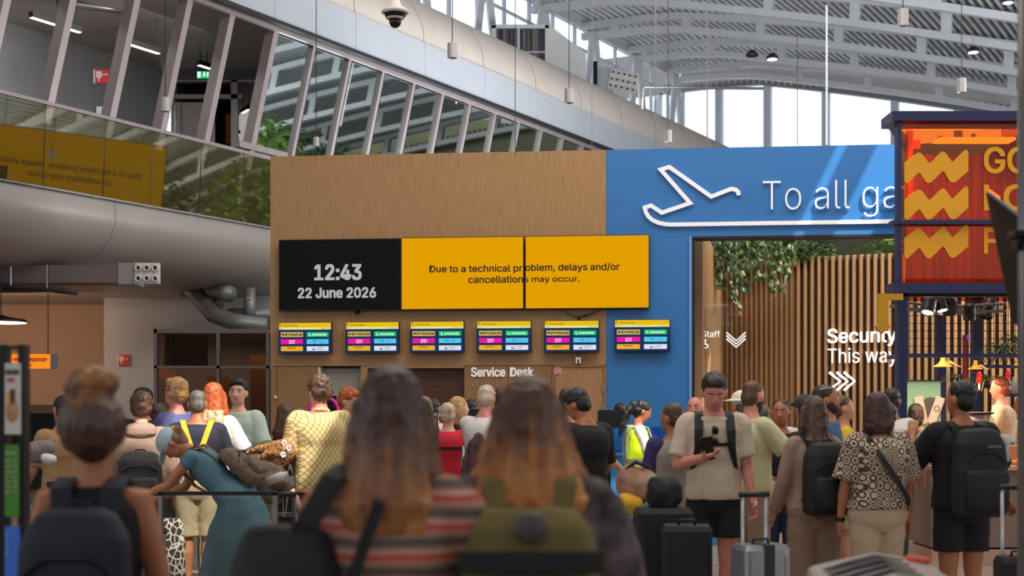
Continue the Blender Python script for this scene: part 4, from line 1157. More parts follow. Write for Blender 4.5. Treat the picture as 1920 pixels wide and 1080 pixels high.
# glass food display
t = thing('food_display', 'curved glass food display on the kiosk counter', 'display case', mat=KM @ Matrix.Translation((kx(1845, 1.0), 1.0, kz(840, 1.0)+.01)))
kk = 16.2/F
b = MB(); b.box(-22*kk, 24*kk, 0, .3, 0, 30*kk); b.build('base', mat('case_salmon', (198, 122, 88), rough=.5), t)
b = MB(); b.oval([(0, .15, 30*kk, 24*kk, .17), (0, .15, 52*kk, 24*kk, .17), (0, .15, 60*kk, 18*kk, .1)], 20, 4); b.build('glass_cover', mat('case_glass', (210, 190, 184), rough=.15, alpha=.5), t, smooth=True)
b = MB(); b.oval([(0, .15, 60*kk, 19*kk, .12), (0, .15, 63*kk, 24*kk, .18), (0, .15, 65*kk, 20*kk, .15)], 20, 4); b.build('lid', M_black, t, smooth=True)
# pastries: small orange things glowing at the counter
for i, (px, s_) in enumerate(((1742, 1.0), (1752, .8), (1908, 1.2), (1918, 1.0))):
    t = thing('bread_roll', ['round bread roll at the left end of the kiosk counter', 'smaller bread roll next to it, right of the left one on the counter', 'bread roll on the counter in front of the vendor', 'bread roll at the right edge of the picture'][i], 'bread', mat=KM @ Matrix.Translation((kx(px, .3), .3, kz(874, .3)+.03)))
    b = MB(); b.ell((0, 0, 0), (.06*s_, .05*s_, .035*s_), 12, 7); b.build('crust', mat('bread_crust', (216, 120, 60), rough=.6, var=.2, vscale=20), t, smooth=True)
# yellow bracket sign
t = thing('yellow_bracket', 'yellow angular arrow bracket fixed to the kiosk column', 'sign', mat=KM @ Matrix.Translation((kx(1680, -.12), -.12, kz(560, -.12))))
b = MB(); b.prism([(-34*k, 9*k), (12*k, 9*k), (12*k, -3*k), (-16*k, -3*k), (-16*k, -48*k), (-10*k, -52*k), (-27*k, -66*k), (-40*k, -52*k), (-34*k, -48*k)][::-1], -.03, .03); b.build('arrow', mat('bracket_yellow', (196, 146, 10), rough=.5), t)

# ================================================================== PLANTS
def leaf_mesh(name, m, s=.09):
    b = MB()
    b.add([(0, 0, 0), (-.45*s, .1*s, -.35*s), (-.35*s, .12*s, -.8*s), (0, 0, -1.15*s), (.35*s, .12*s, -.8*s), (.45*s, .1*s, -.35*s), (0, -.08*s, -.5*s)],
          [(0, 1, 6), (1, 2, 6), (2, 3, 6), (3, 4, 6), (4, 5, 6), (5, 0, 6)])
    return b.build(name, m)
M_leaf = mat('vine_leaf', (72, 98, 52), rough=.45, rgb2=(42, 66, 34), vscale=18)
M_leafl = mat('vine_leaf_light', (132, 150, 96), rough=.45, var=.15, vscale=18)
M_stem = mat('vine_stem', (76, 84, 44), rough=.7)
def vine(px, py, length, n, d, label, w=.16, seed=1):
    random.seed(seed)
    t = thing('hanging_vine', label, 'plant', P(px, py, d), 0, 'vines hanging over the slatted wall')
    pts = [Vector((0, 0, 0))]
    for i in range(8): pts.append(pts[-1] + Vector((random.uniform(-.035, .035), random.uniform(-.02, .02), -length/8)))
    b = MB(); b.tube(pts, .006, 5); b.build('stem', M_stem, t)
    proto = None
    for i in range(n):
        f = (i/n)**1.25*.98; j = int(f*8); p = pts[j].lerp(pts[min(8, j+1)], f*8-j)
        spread = w*(1-.7*f)
        q = p + Vector((random.uniform(-spread, spread), random.uniform(-.1, .06), random.uniform(-.03, .03)))
        if proto is None or i == 1:
            proto2 = leaf_mesh('leaf', M_leaf if i != 1 else M_leafl); proto2.parent = t
            if proto is None: proto = [proto2]; l = proto2
            else: proto.append(proto2); l = proto2
        elif i == 0: l = proto[0]
        else:
            l = random.choice(proto[:1]*3+proto[1:]).copy(); COL.objects.link(l)
        l.location = q; s_ = random.uniform(.7, 1.35)
        l.scale = (s_, s_, s_); l.rotation_euler = (random.uniform(-.7, .5), random.uniform(-.8, .8), random.uniform(-1.5, 1.5))
    return t
vine(1352, 452, .72, 60, 22.8, 'leafy vine hanging at the left corner of the slatted wall', .14, 1)
vine(1372, 450, 1.0, 75, 22.6, 'dense vine hanging second from the left over the slats', .16, 2)
vine(1398, 450, .8, 55, 22.9, 'thick vine hanging third from the left over the slats', .15, 3)
vine(1422, 452, .6, 45, 22.7, 'short vine hanging fourth from the left over the slats', .14, 4)
vine(1443, 452, .85, 60, 22.8, 'vine with pale tips hanging fifth from the left over the slats', .15, 5)
vine(1462, 455, .45, 28, 22.9, 'small vine hanging sixth from the left over the slats', .1, 6)
vine(1481, 455, .8, 26, 22.7, 'thin long vine hanging rightmost over the slats', .09, 7)
# leafy strip of planting on top of the slatted wall and trees standing beyond it
def foliage(name, label, cat, loc, rad, n, m, ls=.22, seed=0, group=None, trunk=None, part='foliage'):
    random.seed(seed)
    t = thing(name, label, cat, loc, 0, group)
    b = MB()
    for i in range(n):
        while True:
            q = Vector((random.uniform(-1, 1), random.uniform(-1, 1), random.uniform(-1, 1)))
            if .35 < q.length < 1: break
        q = Vector((q.x*rad[0], q.y*rad[1], q.z*rad[2] + rad[3]))
        a_ = random.uniform(0, 6.28); e_ = random.uniform(-1, 1)
        u_ = Vector((math.cos(a_), math.sin(a_), e_*.6)).normalized()*ls*random.uniform(.6, 1.2); v_ = Vector((-math.sin(a_)*.4, math.cos(a_)*.4, random.uniform(-.4, .4)))*ls
        b.add([q-u_*.5, q+v_*.5, q+u_*.5, q-v_*.5], [(0, 1, 2, 3)])
    b.build(part, m, t, kind='stuff')
    if trunk:
        b = MB(); b.tube([(0, 0, trunk), (.05, 0, trunk*.5+rad[3]*.5), (0, 0, rad[3]+rad[2]*.4)], [.12, .09, .04], 8); b.build('trunk', mat('bark', (96, 78, 60), rough=.9, var=.2, vscale=10), t, smooth=True)
    return t
M_fol = mat('foliage_green', (86, 116, 58), rough=.6, rgb2=(46, 76, 36), vscale=3)
M_fol2 = mat('foliage_fresh', (128, 150, 74), rough=.6, rgb2=(78, 110, 48), vscale=3)
foliage('planter_greenery', 'row of fine twiggy greenery on top of the slatted wall', 'plant', (fx(1545, 23.6), 24.1, ZSL-.05), (.35, .2, .22, .1), 160, M_fol, .14, 11)
foliage('planter_greenery', 'mass of green leaves on top of the slatted wall over the left vines', 'plant', (fx(1420, 24.4), 23.9, ZSL+.05), (1.0, .35, .22, .05), 520, M_fol, .16, 12)
for i, (x, y, s_) in enumerate(((8.9, 29.0, 1.0), (12.0, 32, 1.1), (9.6, 34.5, 1.0), (13.4, 27.5, 1.1), (15.5, 32, 1.2), (13.5, 36, 1.1))):
    foliage('indoor_tree', 'bushy green indoor tree behind the slatted wall, ' + ['nearest to the opening', 'middle of the row', 'farthest from the hall', 'right of the nearest one', 'right of the middle one', 'in the far right corner'][i], 'tree', (x, y, 0), (1.4*s_, 1.4*s_, 1.6, 5.5), 1500, M_fol if i % 2 else M_fol2, .26, 20+i, 'indoor trees behind the slatted wall', trunk=.05)
# long leaf plants in the kiosk
def spiky(px, py, d, n, L, label, seed=1):
    random.seed(seed)
    t = thing('spiky_plant', label, 'plant', P(px, py, d), 0, 'spiky plants in the kiosk')
    b = MB(); b.lathe([(0, -.1), (.04, -.1), (.05, .0), (0, .0)], 14); b.build('pot', M_black, t, smooth=True)
    for i in range(n):
        a_ = random.uniform(0, 2*PI); l = L*random.uniform(.6, 1.1); up = random.uniform(.15, .7)
        pts = [Vector((math.cos(a_)*l*f, math.sin(a_)*l*f*.6, l*(up*f*1.6 - 1.1*f*f))) for f in (0, .3, .6, .85, 1)]
        b = MB(); b.ribbon(pts, [.012, .022, .02, .012, .003], .002, (-math.sin(a_), math.cos(a_), .2)); b.build('leaf', M_leaf if i % 3 else M_leafl, t)
    return t
spiky(1880, 655, 16.6, 46, .34, 'large spiky plant hanging in the kiosk at the right', 1)
spiky(1915, 640, 16.4, 34, .32, 'spiky plant at the right picture edge in the kiosk', 2)
spiky(1800, 708, 17.2, 24, .24, 'small spiky plant beside the red post in the kiosk', 3)
spiky(1850, 712, 17.0, 26, .24, 'low spiky plant behind the vendor in the kiosk', 4)

# second large amber display hanging right of the picture (seen mirrored in the mezzanine glass)
t = thing('information_display', 'amber display hanging outside the picture, mirrored in the mezzanine balustrade', 'display', (9.75, 24.4, 5.95), math.radians(-107), 'large information displays')
t.rotation_euler = (0, 0, math.radians(-72))
b = MB(); b.box(-2.3, 2.3, 0, .1, -.95, .95); b.build('frame', M_black, t)
b = MB(); b.box(-2.28, 2.28, -.006, .001, -.93, .93); b.build('screen', M_scryel, t)
text('Due to a technical problem, delays and/or', 3.4, .13, M_txt, t, (-1.7, -.01, .05), bold=.022)
text('cancellations may occur.', 2.0, .13, M_txt, t, (-1.0, -.01, -.2), bold=.022)
b = MB(); b.tube([(-1.6, .05, .95), (-1.6, .05, 3.2)], .02, 6); b.build('hanger', M_steel, t)
b = MB(); b.tube([(1.6, .05, .95), (1.6, .05, 3.2)], .02, 6); b.build('hanger', M_steel, t)
# ================================================================== NEAR RIGHT: slanted screen and pole
t = thing('flight_monitor', 'black monitor seen from the side, tilted forward, cut by the right edge', 'monitor', mat=Matrix.Identity(4))
d0 = 6.0
A = [P(1848, 360, d0), P(1858, 362, d0-.0), P(1925, 405, d0-.9), P(1925, 640, d0-.9), P(1890, 602, d0), P(1900, 598, d0)]
def V3(p, dy): return Vector((p.x, p.y+dy, p.z))
b = MB(); b.rings([[P(1848, 360, 6.2), P(1898, 604, 6.2), P(1912, 612, 6.2), P(1856, 362, 6.2)], [P(1990, 470, 5.2), P(2010, 690, 5.2), P(2024, 695, 5.2), P(2000, 472, 5.2)]]); b.build('screen_back', mat('monitor_black', (10, 10, 12), rough=.5, spec=.1), t)
b = MB(); b.rings([[P(1852, 361, 6.2), P(1857, 374, 6.2), P(1990, 490, 5.2), P(1990, 470, 5.2)], [P(1858, 360, 6.3), P(1862, 372, 6.3), P(1995, 486, 5.3), P(1995, 466, 5.3)]]); b.build('vent_strip', mat('monitor_edge', (70, 92, 124), rough=.3), t)
for i in range(7):
    b = MB(); q0 = P(1866+i*10, 374+i*8, 6.1-i*.06); b.box(q0.x-.006, q0.x+.006, q0.y-.01, q0.y+.02, q0.z-.05, q0.z); b.build('vent_fin', mat('monitor_fin', (44, 58, 84), rough=.3), t)
t = thing('monitor_pole', 'grey metal pole with a clamp at the right picture edge', 'pole')
q = P(1922, 770, 5.6)
b = MB(); b.tube([(q.x, q.y, 0), (q.x, q.y, 4.0)], .028, 16); b.build('pole', mat('pole_grey', (120, 116, 116), rough=.3, metal=.4), t, smooth=True)
b = MB(); b.box(q.x-.055, q.x+.06, q.y-.05, q.y+.05, fz(447, 5.6), fz(434, 5.6)); b.box(q.x-.045, q.x+.05, q.y-.04, q.y+.04, fz(470, 5.6), fz(447, 5.6)); b.build('clamp', M_blackm, t, bevel=.004)
b = MB(); b.box(q.x-.02, q.x+.0, q.y-.055, q.y-.05, fz(476, 5.6), fz(462, 5.6)); b.build('clamp_label', M_signw, t)

# ================================================================== NEAR LEFT: poster stand
t = thing('poster_stand', 'black framed stand with food poster, green price board and blue poster at the left edge', 'poster stand', P(22, 770, 5.2)*1)
t.location.z = 0
k5 = 5.2/F
def pz(py): return EYE+(HZ-py)*k5
b = MB(); b.box(-60*k5, -11*k5, 0, .06, 0.0, pz(646)); b.build('post', M_black, t)
b = MB(); b.box(11*k5, 24*k5, 0, .06, 0.0, pz(646)); b.build('post', M_black, t)
b = MB(); b.box(-11*k5, 11*k5, .01, .05, pz(655), pz(647)); b.build('cross_bar', mat('bar_grey', (70, 66, 66), rough=.5), t)
b = MB(); b.box(-11*k5, 18*k5, -.012, .0, pz(814), pz(681)); b.build('food_poster', mat('poster_cream', (214, 216, 204), rough=.6), t)
b = MB(); b.ell((3*k5, -.014, pz(770)), (12*k5, .004, 22*k5), 14, 8); b.build('food_picture', mat('food_brown', (176, 116, 84), rough=.6, rgb2=(214, 170, 130), vscale=40), t)
b = MB(); b.box(-6*k5, 0*k5, -.017, -.012, pz(762), pz(735)); b.build('food_picture', mat('drink_yellow', (222, 176, 60), rough=.6), t)
b = MB(); b.box(0*k5, 8*k5, -.017, -.012, pz(765), pz(730)); b.build('food_picture', mat('drink_dark', (94, 50, 44), rough=.6), t)
text('COMBO MENU', 26*k5, 10*k5, mat('poster_ink', (50, 56, 50), rough=.6), t, (-10*k5, -.014, pz(703)), depth=.002)
b = MB(); b.box(-6*k5, 7*k5, -.016, -.012, pz(716), pz(709)); b.build('red_label', mat('label_red', (196, 70, 80), rough=.6), t)
b = MB(); b.box(-11*k5, 15*k5, -.012, 0, pz(968), pz(834)); b.build('green_board', mat('board_green', (70, 130, 40), rough=.5, emit=(70, 130, 40), estr=.08), t)
for i in range(7):
    z = 866+9.2*i*1.05
    text(['Latte', 'Coffee', 'Cappuccino', 'Tea', 'Juice', 'Water', 'Soda'][i], [9, 10, 13, 6, 8, 9, 8][i]*k5, 4.2*k5, M_signw, t, (-10*k5, -.014, pz(z)), depth=.002)
    text('3.%d5' % (9-i), 8*k5, 4.2*k5, M_signw, t, (4*k5, -.014, pz(z)), depth=.002)
text('HOT DRINKS', 20*k5, 5*k5, M_signw, t, (-9*k5, -.014, pz(852)), depth=.002)
b = MB(); b.box(-11*k5, 16*k5, -.012, 0, 0.15, pz(987)); b.build('blue_poster', mat('board_blue', (58, 112, 206), rough=.5, emit=(58, 112, 206), estr=.08), t)
b = MB(); b.tube([(-9*k5, -.014, pz(1002)), (-6*k5, -.014, pz(1000)), (-6*k5, -.014, pz(1036)), (-9*k5, -.014, pz(1037))], .8*k5, 6); b.build('poster_symbol', M_signw, t)
# ================================================================== PEOPLE
def skin(nm, rgb): return mat('skin_'+nm, rgb, rough=.5, var=.05, vscale=12, bump=.02, bscale=90)
SK = {'fair': skin('fair', (222, 168, 142)), 'light': skin('light', (206, 146, 116)), 'tan': skin('tan', (176, 112, 78)), 'brown': skin('brown', (140, 88, 62)), 'dark': skin('dark', (104, 66, 50)), 'pink': skin('pink', (214, 140, 122))}
def hairm(nm, c1, c2, sc=26): return mat('hair_'+nm, c1, rough=.45, rgb2=c2, vscale=sc, stretch=(1, 1, .12), bump=.5, bscale=60)
HR = {'black': hairm('black', (30, 25, 25), (14, 12, 14)), 'dark': hairm('dark', (58, 42, 34), (30, 20, 18)), 'brown': hairm('brown', (106, 74, 52), (60, 38, 26)), 'blond': hairm('blond', (206, 164, 110), (150, 108, 64)),
      'ginger': hairm('ginger', (206, 104, 48), (150, 66, 30)), 'red': hairm('red', (150, 72, 46), (96, 42, 28)), 'grey': hairm('grey', (120, 112, 106), (70, 62, 58)), 'white': hairm('white', (214, 196, 172), (170, 152, 132)),
      'auburn': hairm('auburn', (84, 48, 38), (50, 28, 24)), 'ombre': hairm('ombre', (190, 124, 60), (104, 64, 34), 20), 'lightbrown': hairm('lightbrown', (150, 112, 78), (96, 66, 44)), 'curly': hairm('curly', (186, 134, 80), (120, 78, 44), 60)}
def gradhair(nm, stops, z0, z1):
    m = mat(nm, (120, 80, 50), rough=.42, bump=.5, bscale=60, stretch=(1, 1, .12)); nt = m.node_tree; b = nt.nodes['Principled BSDF']
    tc = nt.nodes.new('ShaderNodeTexCoord'); sp = nt.nodes.new('ShaderNodeSeparateXYZ'); nt.links.new(tc.outputs['Object'], sp.inputs[0])
    mp = nt.nodes.new('ShaderNodeMapping'); mp.inputs['Scale'].default_value = (1, 1, .1); nt.links.new(tc.outputs['Object'], mp.inputs[0])
    nz = nt.nodes.new('ShaderNodeTexNoise'); nz.inputs['Scale'].default_value = 26; nz.inputs['Detail'].default_value = 5; nt.links.new(mp.outputs[0], nz.inputs['Vector'])
    mr = nt.nodes.new('ShaderNodeMapRange'); mr.inputs['From Min'].default_value = z0; mr.inputs['From Max'].default_value = z1; nt.links.new(sp.outputs[2], mr.inputs['Value'])
    ad = nt.nodes.new('ShaderNodeMath'); ad.operation = 'MULTIPLY_ADD'; ad.inputs[1].default_value = 1.1; nt.links.new(nz.outputs['Fac'], ad.inputs[0]); nt.links.new(mr.outputs[0], ad.inputs[2])
    sb = nt.nodes.new('ShaderNodeMath'); sb.operation = 'SUBTRACT'; sb.inputs[1].default_value = .55; nt.links.new(ad.outputs[0], sb.inputs[0])
    rp = nt.nodes.new('ShaderNodeValToRGB'); e = rp.color_ramp.elements
    while len(e) < len(stops): e.new(.5)
    for i, (p, c) in enumerate(stops): e[i].position = p; e[i].color = (*s2l(c), 1)
    nt.links.new(sb.outputs[0], rp.inputs['Fac']); nt.links.new(rp.outputs['Color'], b.inputs['Base Color'])
    return m
HR['fadebrown'] = gradhair('hair_fadebrown', [(0, (196, 132, 66)), (.35, (150, 96, 52)), (.65, (84, 54, 38)), (1, (58, 40, 32))], 1.15, 1.68)
HR['fadegold'] = gradhair('hair_fadegold', [(0, (216, 150, 74)), (.4, (186, 118, 56)), (.7, (104, 62, 36)), (1, (72, 44, 32))], 1.18, 1.66)
HR['bunhair'] = gradhair('hair_bunhair', [(0, (70, 46, 36)), (.4, (88, 58, 42)), (.7, (140, 94, 52)), (1, (180, 124, 66))], 1.45, 1.74)
_m = {}
def cloth(nm, rgb, rgb2=None, rough=.85, vs=30):
    return mat('cloth_'+nm, rgb, rough=rough, rgb2=rgb2, var=0 if rgb2 else .06, vscale=vs, bump=.12, bscale=140)
M_eye = mat('eye_white', (226, 220, 214), rough=.3); M_iris = mat('iris_dark', (40, 26, 20), rough=.2); M_brow = HR['dark']; M_lip = mat('lips', (170, 92, 82), rough=.5)
M_shoe = mat('shoe_white', (206, 202, 194), rough=.6); M_shoek = mat('shoe_black', (28, 26, 28), rough=.6); M_shoebr = mat('shoe_brown', (92, 62, 44), rough=.6)

_clouds = bpy.data.textures.new('folds', 'CLOUDS'); _clouds.noise_scale = .11; _clouds.noise_depth = 1
_curls = bpy.data.textures.new('locks', 'CLOUDS'); _curls.noise_scale = .03; _curls.noise_depth = 2
_fold2 = bpy.data.textures.new('small_folds', 'CLOUDS'); _fold2.noise_scale = .045; _fold2.noise_depth = 1

def remeshed(b, name, m, parent, vox, sm=3, disp=None, dtex=None, label=None):
    o = b.build(name, m, parent, smooth=True, rem=True, label=label)
    r = o.modifiers.new('remesh', 'REMESH'); r.mode = 'VOXEL'; r.voxel_size = vox; r.use_smooth_shade = True
    s_ = o.modifiers.new('smooth', 'SMOOTH'); s_.iterations = sm; s_.factor = .5
    if disp:
        d = o.modifiers.new('displace', 'DISPLACE'); d.texture = dtex or _clouds; d.strength = disp; d.mid_level = .5
        d.texture_coords = 'LOCAL'
    return o

def dirv(az, el):
    """unit vector: az 0 = forward (+y), 90 = to the person's right (+x); el up positive, degrees"""
    a, e = math.radians(az), math.radians(el)
    return Vector((math.sin(a)*math.cos(e), math.cos(a)*math.cos(e), math.sin(e)))

MALE = [(.83, .10, .085), (.86, .15, .11), (.92, .168, .118), (.99, .16, .112), (1.07, .148, .105), (1.15, .146, .103), (1.24, .16, .113), (1.33, .175, .118), (1.39, .158, .104), (1.435, .118, .082), (1.47, .075, .065), (1.50, .056, .058)]
FEM = [(.83, .10, .085), (.86, .16, .115), (.92, .178, .122), (.99, .165, .112), (1.07, .130, .095), (1.14, .124, .092), (1.23, .138, .112), (1.31, .15, .115), (1.38, .140, .096), (1.425, .104, .076), (1.47, .062, .055), (1.50, .048, .05)]

def person(label, px, ytop, d, face, top, bottom, skin='light', hair=('short', 'dark'), sex='m', H=None,
           lean=0, head=(0, 0), armL=((-75, -78), (-20, -70)), armR=((75, -78), (20, -70)), legs=None,
           sleeve=.5, hem=.93, short=None, skirt=None, width=1.0, vox=.014, shoes='white', loose=0.0, yoff=0, sit=0,
           handL=None, handR=None, beard=False, tint=None, facef=None, armpit=0, curl=.5, neck=True, topd=.012, group=None, skirtm=None, xshift=0, cuff=None, wide=0.0):
    """face: degrees the body is turned (0 = looking away from the camera, 90 = towards picture left, -90 = right, 180 = at us)
       arm = ((az, el) of upper arm, (az, el) of forearm); head = (pitch down, turn left)"""
    if H is None:
        H = EYE + (HZ-ytop)*d/F
        if hair[0] == 'bun': H -= .04
    kk = H/1.755
    x = (px-960)*d/F + xshift
    t = thing('person', label, 'person', (x, d, 0), math.radians(face), group)
    W = width
    base = MALE if sex == 'm' else FEM
    prof = [(z, rx*W, ry*(.6+.4*W)) for z, rx, ry in base]
    shx = (.166 if sex == 'm' else .144)*W
    piv = Vector((0, 0, .93))
    UM = Matrix.Translation(piv) @ Matrix.Rotation(math.radians(-lean), 4, 'X') @ Matrix.Translation(-piv)
    hp, hy = head
    nb = Vector((0, .0, 1.50))
    HM = UM @ Matrix.Translation(nb) @ Matrix.Rotation(math.radians(hy), 4, 'Z') @ Matrix.Rotation(math.radians(-hp), 4, 'X') @ Matrix.Translation(-nb)
    # legs
    if legs is None: legs = (((0, -88), (180, -88)), ((0, -88), (180, -88)))
    hips = [Vector((-.088, 0, .90)), Vector((.088, 0, .90))]
    L = []
    for s_ in (0, 1):
        kn = hips[s_] + dirv(*legs[s_][0])*.43; an = kn + dirv(*legs[s_][1])*.40
        L.append((hips[s_], kn, an))
    zmin = min(l[2].z for l in L) - .075
    G = Matrix.Scale(kk, 4) @ Matrix.Translation((0, 0, -zmin))
    def q(p): return G @ Vector(p)
    body = MB()
    rings_ = []
    def torso(mb, pr, inf=0.0, M=None):
        rr = []
        for z, rx, ry in pr:
            rg = []
            yo = -.012 if 1.2 < z < 1.42 else 0
            for k_ in range(20):
                a = 2*PI*k_/20; c_, s_ = math.cos(a), math.sin(a)
                p = Vector(((rx+inf)*math.copysign(abs(c_)**.85, c_), yo+(ry+inf)*math.copysign(abs(s_)**.85, s_), z))
                f = max(0, min(1, (z-.86)/.1))
                p = (UM @ p)*f + p*(1-f) if f < 1 else UM @ p
                rg.append(G @ p)
            rr.append(rg)
        mb.rings(rr)
    torso(body, prof)
    # neck, head
    body.tube([G @ (UM @ Vector((0, -.005, 1.42))), G @ (UM @ nb), G @ (HM @ Vector((0, .0, 1.58)))], [.062*kk*(.9+.1*W), .055*kk, .054*kk], 14)
    hw = .95 if sex == 'f' else 1.0
    body.ell((0, 0, 0), (.076*hw, .096, .105), 20, 14, G @ HM @ Matrix.Translation((0, -.002, 1.645)))
    body.oval([(0, .028, 1.517, .022, .02), (0, .034, 1.53, .042, .044), (0, .03, 1.56, .058*hw, .062), (0, .022, 1.60, .066*hw, .074), (0, .01, 1.64, .07*hw, .084)], 16, 2.2, G @ HM)
    body.rings([[Vector((-.008, .09, 1.66)), Vector((.008, .09, 1.66)), Vector((.006, .07, 1.665)), Vector((-.006, .07, 1.665))],
                [Vector((-.017, .116, 1.607)), Vector((.017, .116, 1.607)), Vector((.018, .08, 1.597)), Vector((-.018, .08, 1.597))]], G @ HM)
    for sx in (-1, 1):
        body.ell((0, 0, 0), (.014, .022, .033), 8, 6, G @ HM @ Matrix.Translation((sx*.077*hw, -.008, 1.622)))
    # arms with hands
    arms = []
    for s_, (ad, hd) in enumerate(((armL, handL), (armR, handR))):
        sg = -1 if s_ == 0 else 1
        S0 = UM @ Vector((sg*shx, -.01, 1.405))
        u = dirv(*ad[0]); f = dirv(*ad[1])
        E = S0 + u*.285; Wr = E + f*.245
        r = .92 if sex == 'f' else 1.0; r *= (.75+.25*W)
        body.tube([G @ (UM @ Vector((sg*shx*.6, -.01, 1.41))), G @ S0, G @ (S0+u*.10), G @ (S0+u*.2), G @ E], [.05*r*kk, .056*r*kk, .051*r*kk, .045*r*kk, .040*r*kk], 12)
        body.ell(G @ E, (.041*r*kk,)*3, 10, 7)
        body.tube([G @ E, G @ (E+f*.07), G @ (E+f*.16), G @ Wr, G @ (Wr+f*.02)], [.039*r*kk, .042*r*kk, .034*r*kk, .027*r*kk, .027*r*kk], 12)
        # hand: palm, four fingers, thumb
        hdv = dirv(*hd[0]) if hd and hd[0] else f
        N = (dirv(*hd[1]) if hd and len(hd) > 1 and hd[1] else Vector((-sg, 0, 0)))     # palm normal
        N = (N - hdv*N.dot(hdv)); N = N.normalized() if N.length > .05 else Vector((0, 0, -1))
        cu = hd[2] if hd and len(hd) > 2 else curl
        side = hdv.cross(N)
        if side.dot(Vector((0, 1, .2))) < 0: side = -side          # side = thumb side
        pc = Wr + hdv*.045
        Mx = Matrix((( *side, 0), (*hdv, 0), (*N, 0), (0, 0, 0, 1))).transposed(); Mx.translation = pc
        hs = 1.0 if sex == 'm' else .92
        body.ell((0, 0, 0), (.042*hs, .055*hs, .019*hs), 12, 8, G @ Mx)
        for j in range(4):
            b0 = pc + side*(.030-.02*j)*hs + hdv*.035*hs
            ln = (.078, .086, .08, .062)[j]*hs
            p = [b0]; dd = hdv.copy()
            for seg in (.42, .32, .26):
                p.append(p[-1] + dd*ln*seg)
                dd = (dd*math.cos(cu*1.0) + N*math.sin(cu*1.0)).normalized() if cu > 0 else dd
                dd.normalize(); 
            body.tube([G @ v for v in p], [.0098*kk*hs, .0094*kk*hs, .0088*kk*hs, .0075*kk*hs], 7)
        tb = pc + side*.034*hs - hdv*.02
        td = (side*.62 + hdv*.62 + N*(.2+.5*cu)).normalized()
        body.tube([G @ tb, G @ (tb+td*.035), G @ (tb+td*.035+(hdv*.6+N*(.4+cu*.3)).normalized()*.03)], [.0125*kk*hs, .011*kk*hs, .009*kk*hs], 8)
        arms.append((sg, S0, u, f, E, Wr, r, pc, N, side, hdv))
    # legs
    for s_ in (0, 1):
        h_, kn, an = L[s_]
        fw = dirv(0, 0)
        body.tube([q(h_+Vector((0, 0, .02))), q(h_.lerp(kn, .25)), q(h_.lerp(kn, .65)), q(kn)], [.088*kk*W, .083*kk*W, .064*kk*W, .054*kk*W], 14)
        body.ell(q(kn), (.053*kk*W,)*3, 10, 8)
        body.tube([q(kn), q(kn.lerp(an, .3)+Vector((0, -.012, 0))), q(kn.lerp(an, .65)), q(an)], [.05*kk*W, .055*kk*W, .042*kk*W, .034*kk*W], 12)
        body.ell((0, 0, 0), (.035, .1, .03), 12, 7, G @ Matrix.Translation(an + Vector((0, .055, -.04))))
    bd = remeshed(body, 'body', SK[skin], t, vox, 3 if vox < .01 else 2)
    R = dict(root=t, G=G, UM=UM, HM=HM, arms=arms, kk=kk, L=L, prof=prof, shx=shx, hw=hw)
    # top
    if top is not None:
        b = MB()
        inf = .012 + loose*.6
        pr = [(hem, 0, 0)] + [(z, rx, ry) for z, rx, ry in prof if z > hem+.02 and z < 1.46]
        zz = [z for z, _, _ in prof]
        def at(z):
            for i in range(len(prof)-1):
                if prof[i][0] <= z <= prof[i+1][0]:
                    f_ = (z-prof[i][0])/(prof[i+1][0]-prof[i][0])
                    return (prof[i][1]*(1-f_)+prof[i+1][1]*f_, prof[i][2]*(1-f_)+prof[i+1][2]*f_)
            return (prof[1][1], prof[1][2])
        hx, hy_ = at(max(hem, .9))
        mx = max(r_[1] for r_ in prof)
        pr = []
        for z in [hem] + [v for v in (.95, 1.0, 1.05, 1.1, 1.15, 1.2, 1.25, 1.3, 1.34, 1.38, 1.41, 1.435, 1.455) if v > hem+.02]:
            rx, ry = at(z) if z >= .86 else at(.9)
            if z < 1.25:     # cloth hangs from the chest
                cx, cy = at(1.3); w_ = .35+loose*12
                rx = rx*(1-w_)+max(rx, cx*.95)*w_ if w_ < 1 else max(rx, cx*.97); ry = ry*(1-min(1, w_))+max(ry, cy*.95)*min(1, w_)
            pr.append((z, rx, ry))
        torso(b, pr, inf)
        if sleeve:
            for sg, S0, u, f, E, Wr, r, *_ in arms:
                b.tube([G @ (UM @ Vector((sg*shx*.5, -.01, 1.40))), G @ (S0 + Vector((0, 0, .004)))], [(.06*r+inf*.5)*kk, (.06*r+inf*.6)*kk], 12)
                b.ell(G @ S0, ((.058*r+inf*.7)*kk,)*3, 12, 8)
                if sleeve > 0:
                    pa = [S0]; ra = [.056*r+inf]
                    n_ = .285*min(1, sleeve/.55)
                    pa.append(S0+u*n_*.5); ra.append(.053*r+inf*1.1)
                    if sleeve <= .6:
                        pa.append(S0+u*n_); ra.append(.052*r+inf*1.35)
                    else:
                        g_ = min(1, (sleeve-.55)/.45)
                        pa += [E, E+f*.245*g_*.5, E+f*.245*g_]; ra += [.046*r+inf, .042*r+inf, .034*r+inf*.8]
                    b.tube([G @ v for v in pa], [v*kk for v in ra], 12)
                    if sleeve > .6: b.ell(G @ E, ((.046*r+inf)*kk,)*3, 10, 7)
        o = remeshed(b, 'shirt' if skirt is None else 'dress_top', top, t, max(vox, .010), 4, topd*kk)
        R['top'] = o
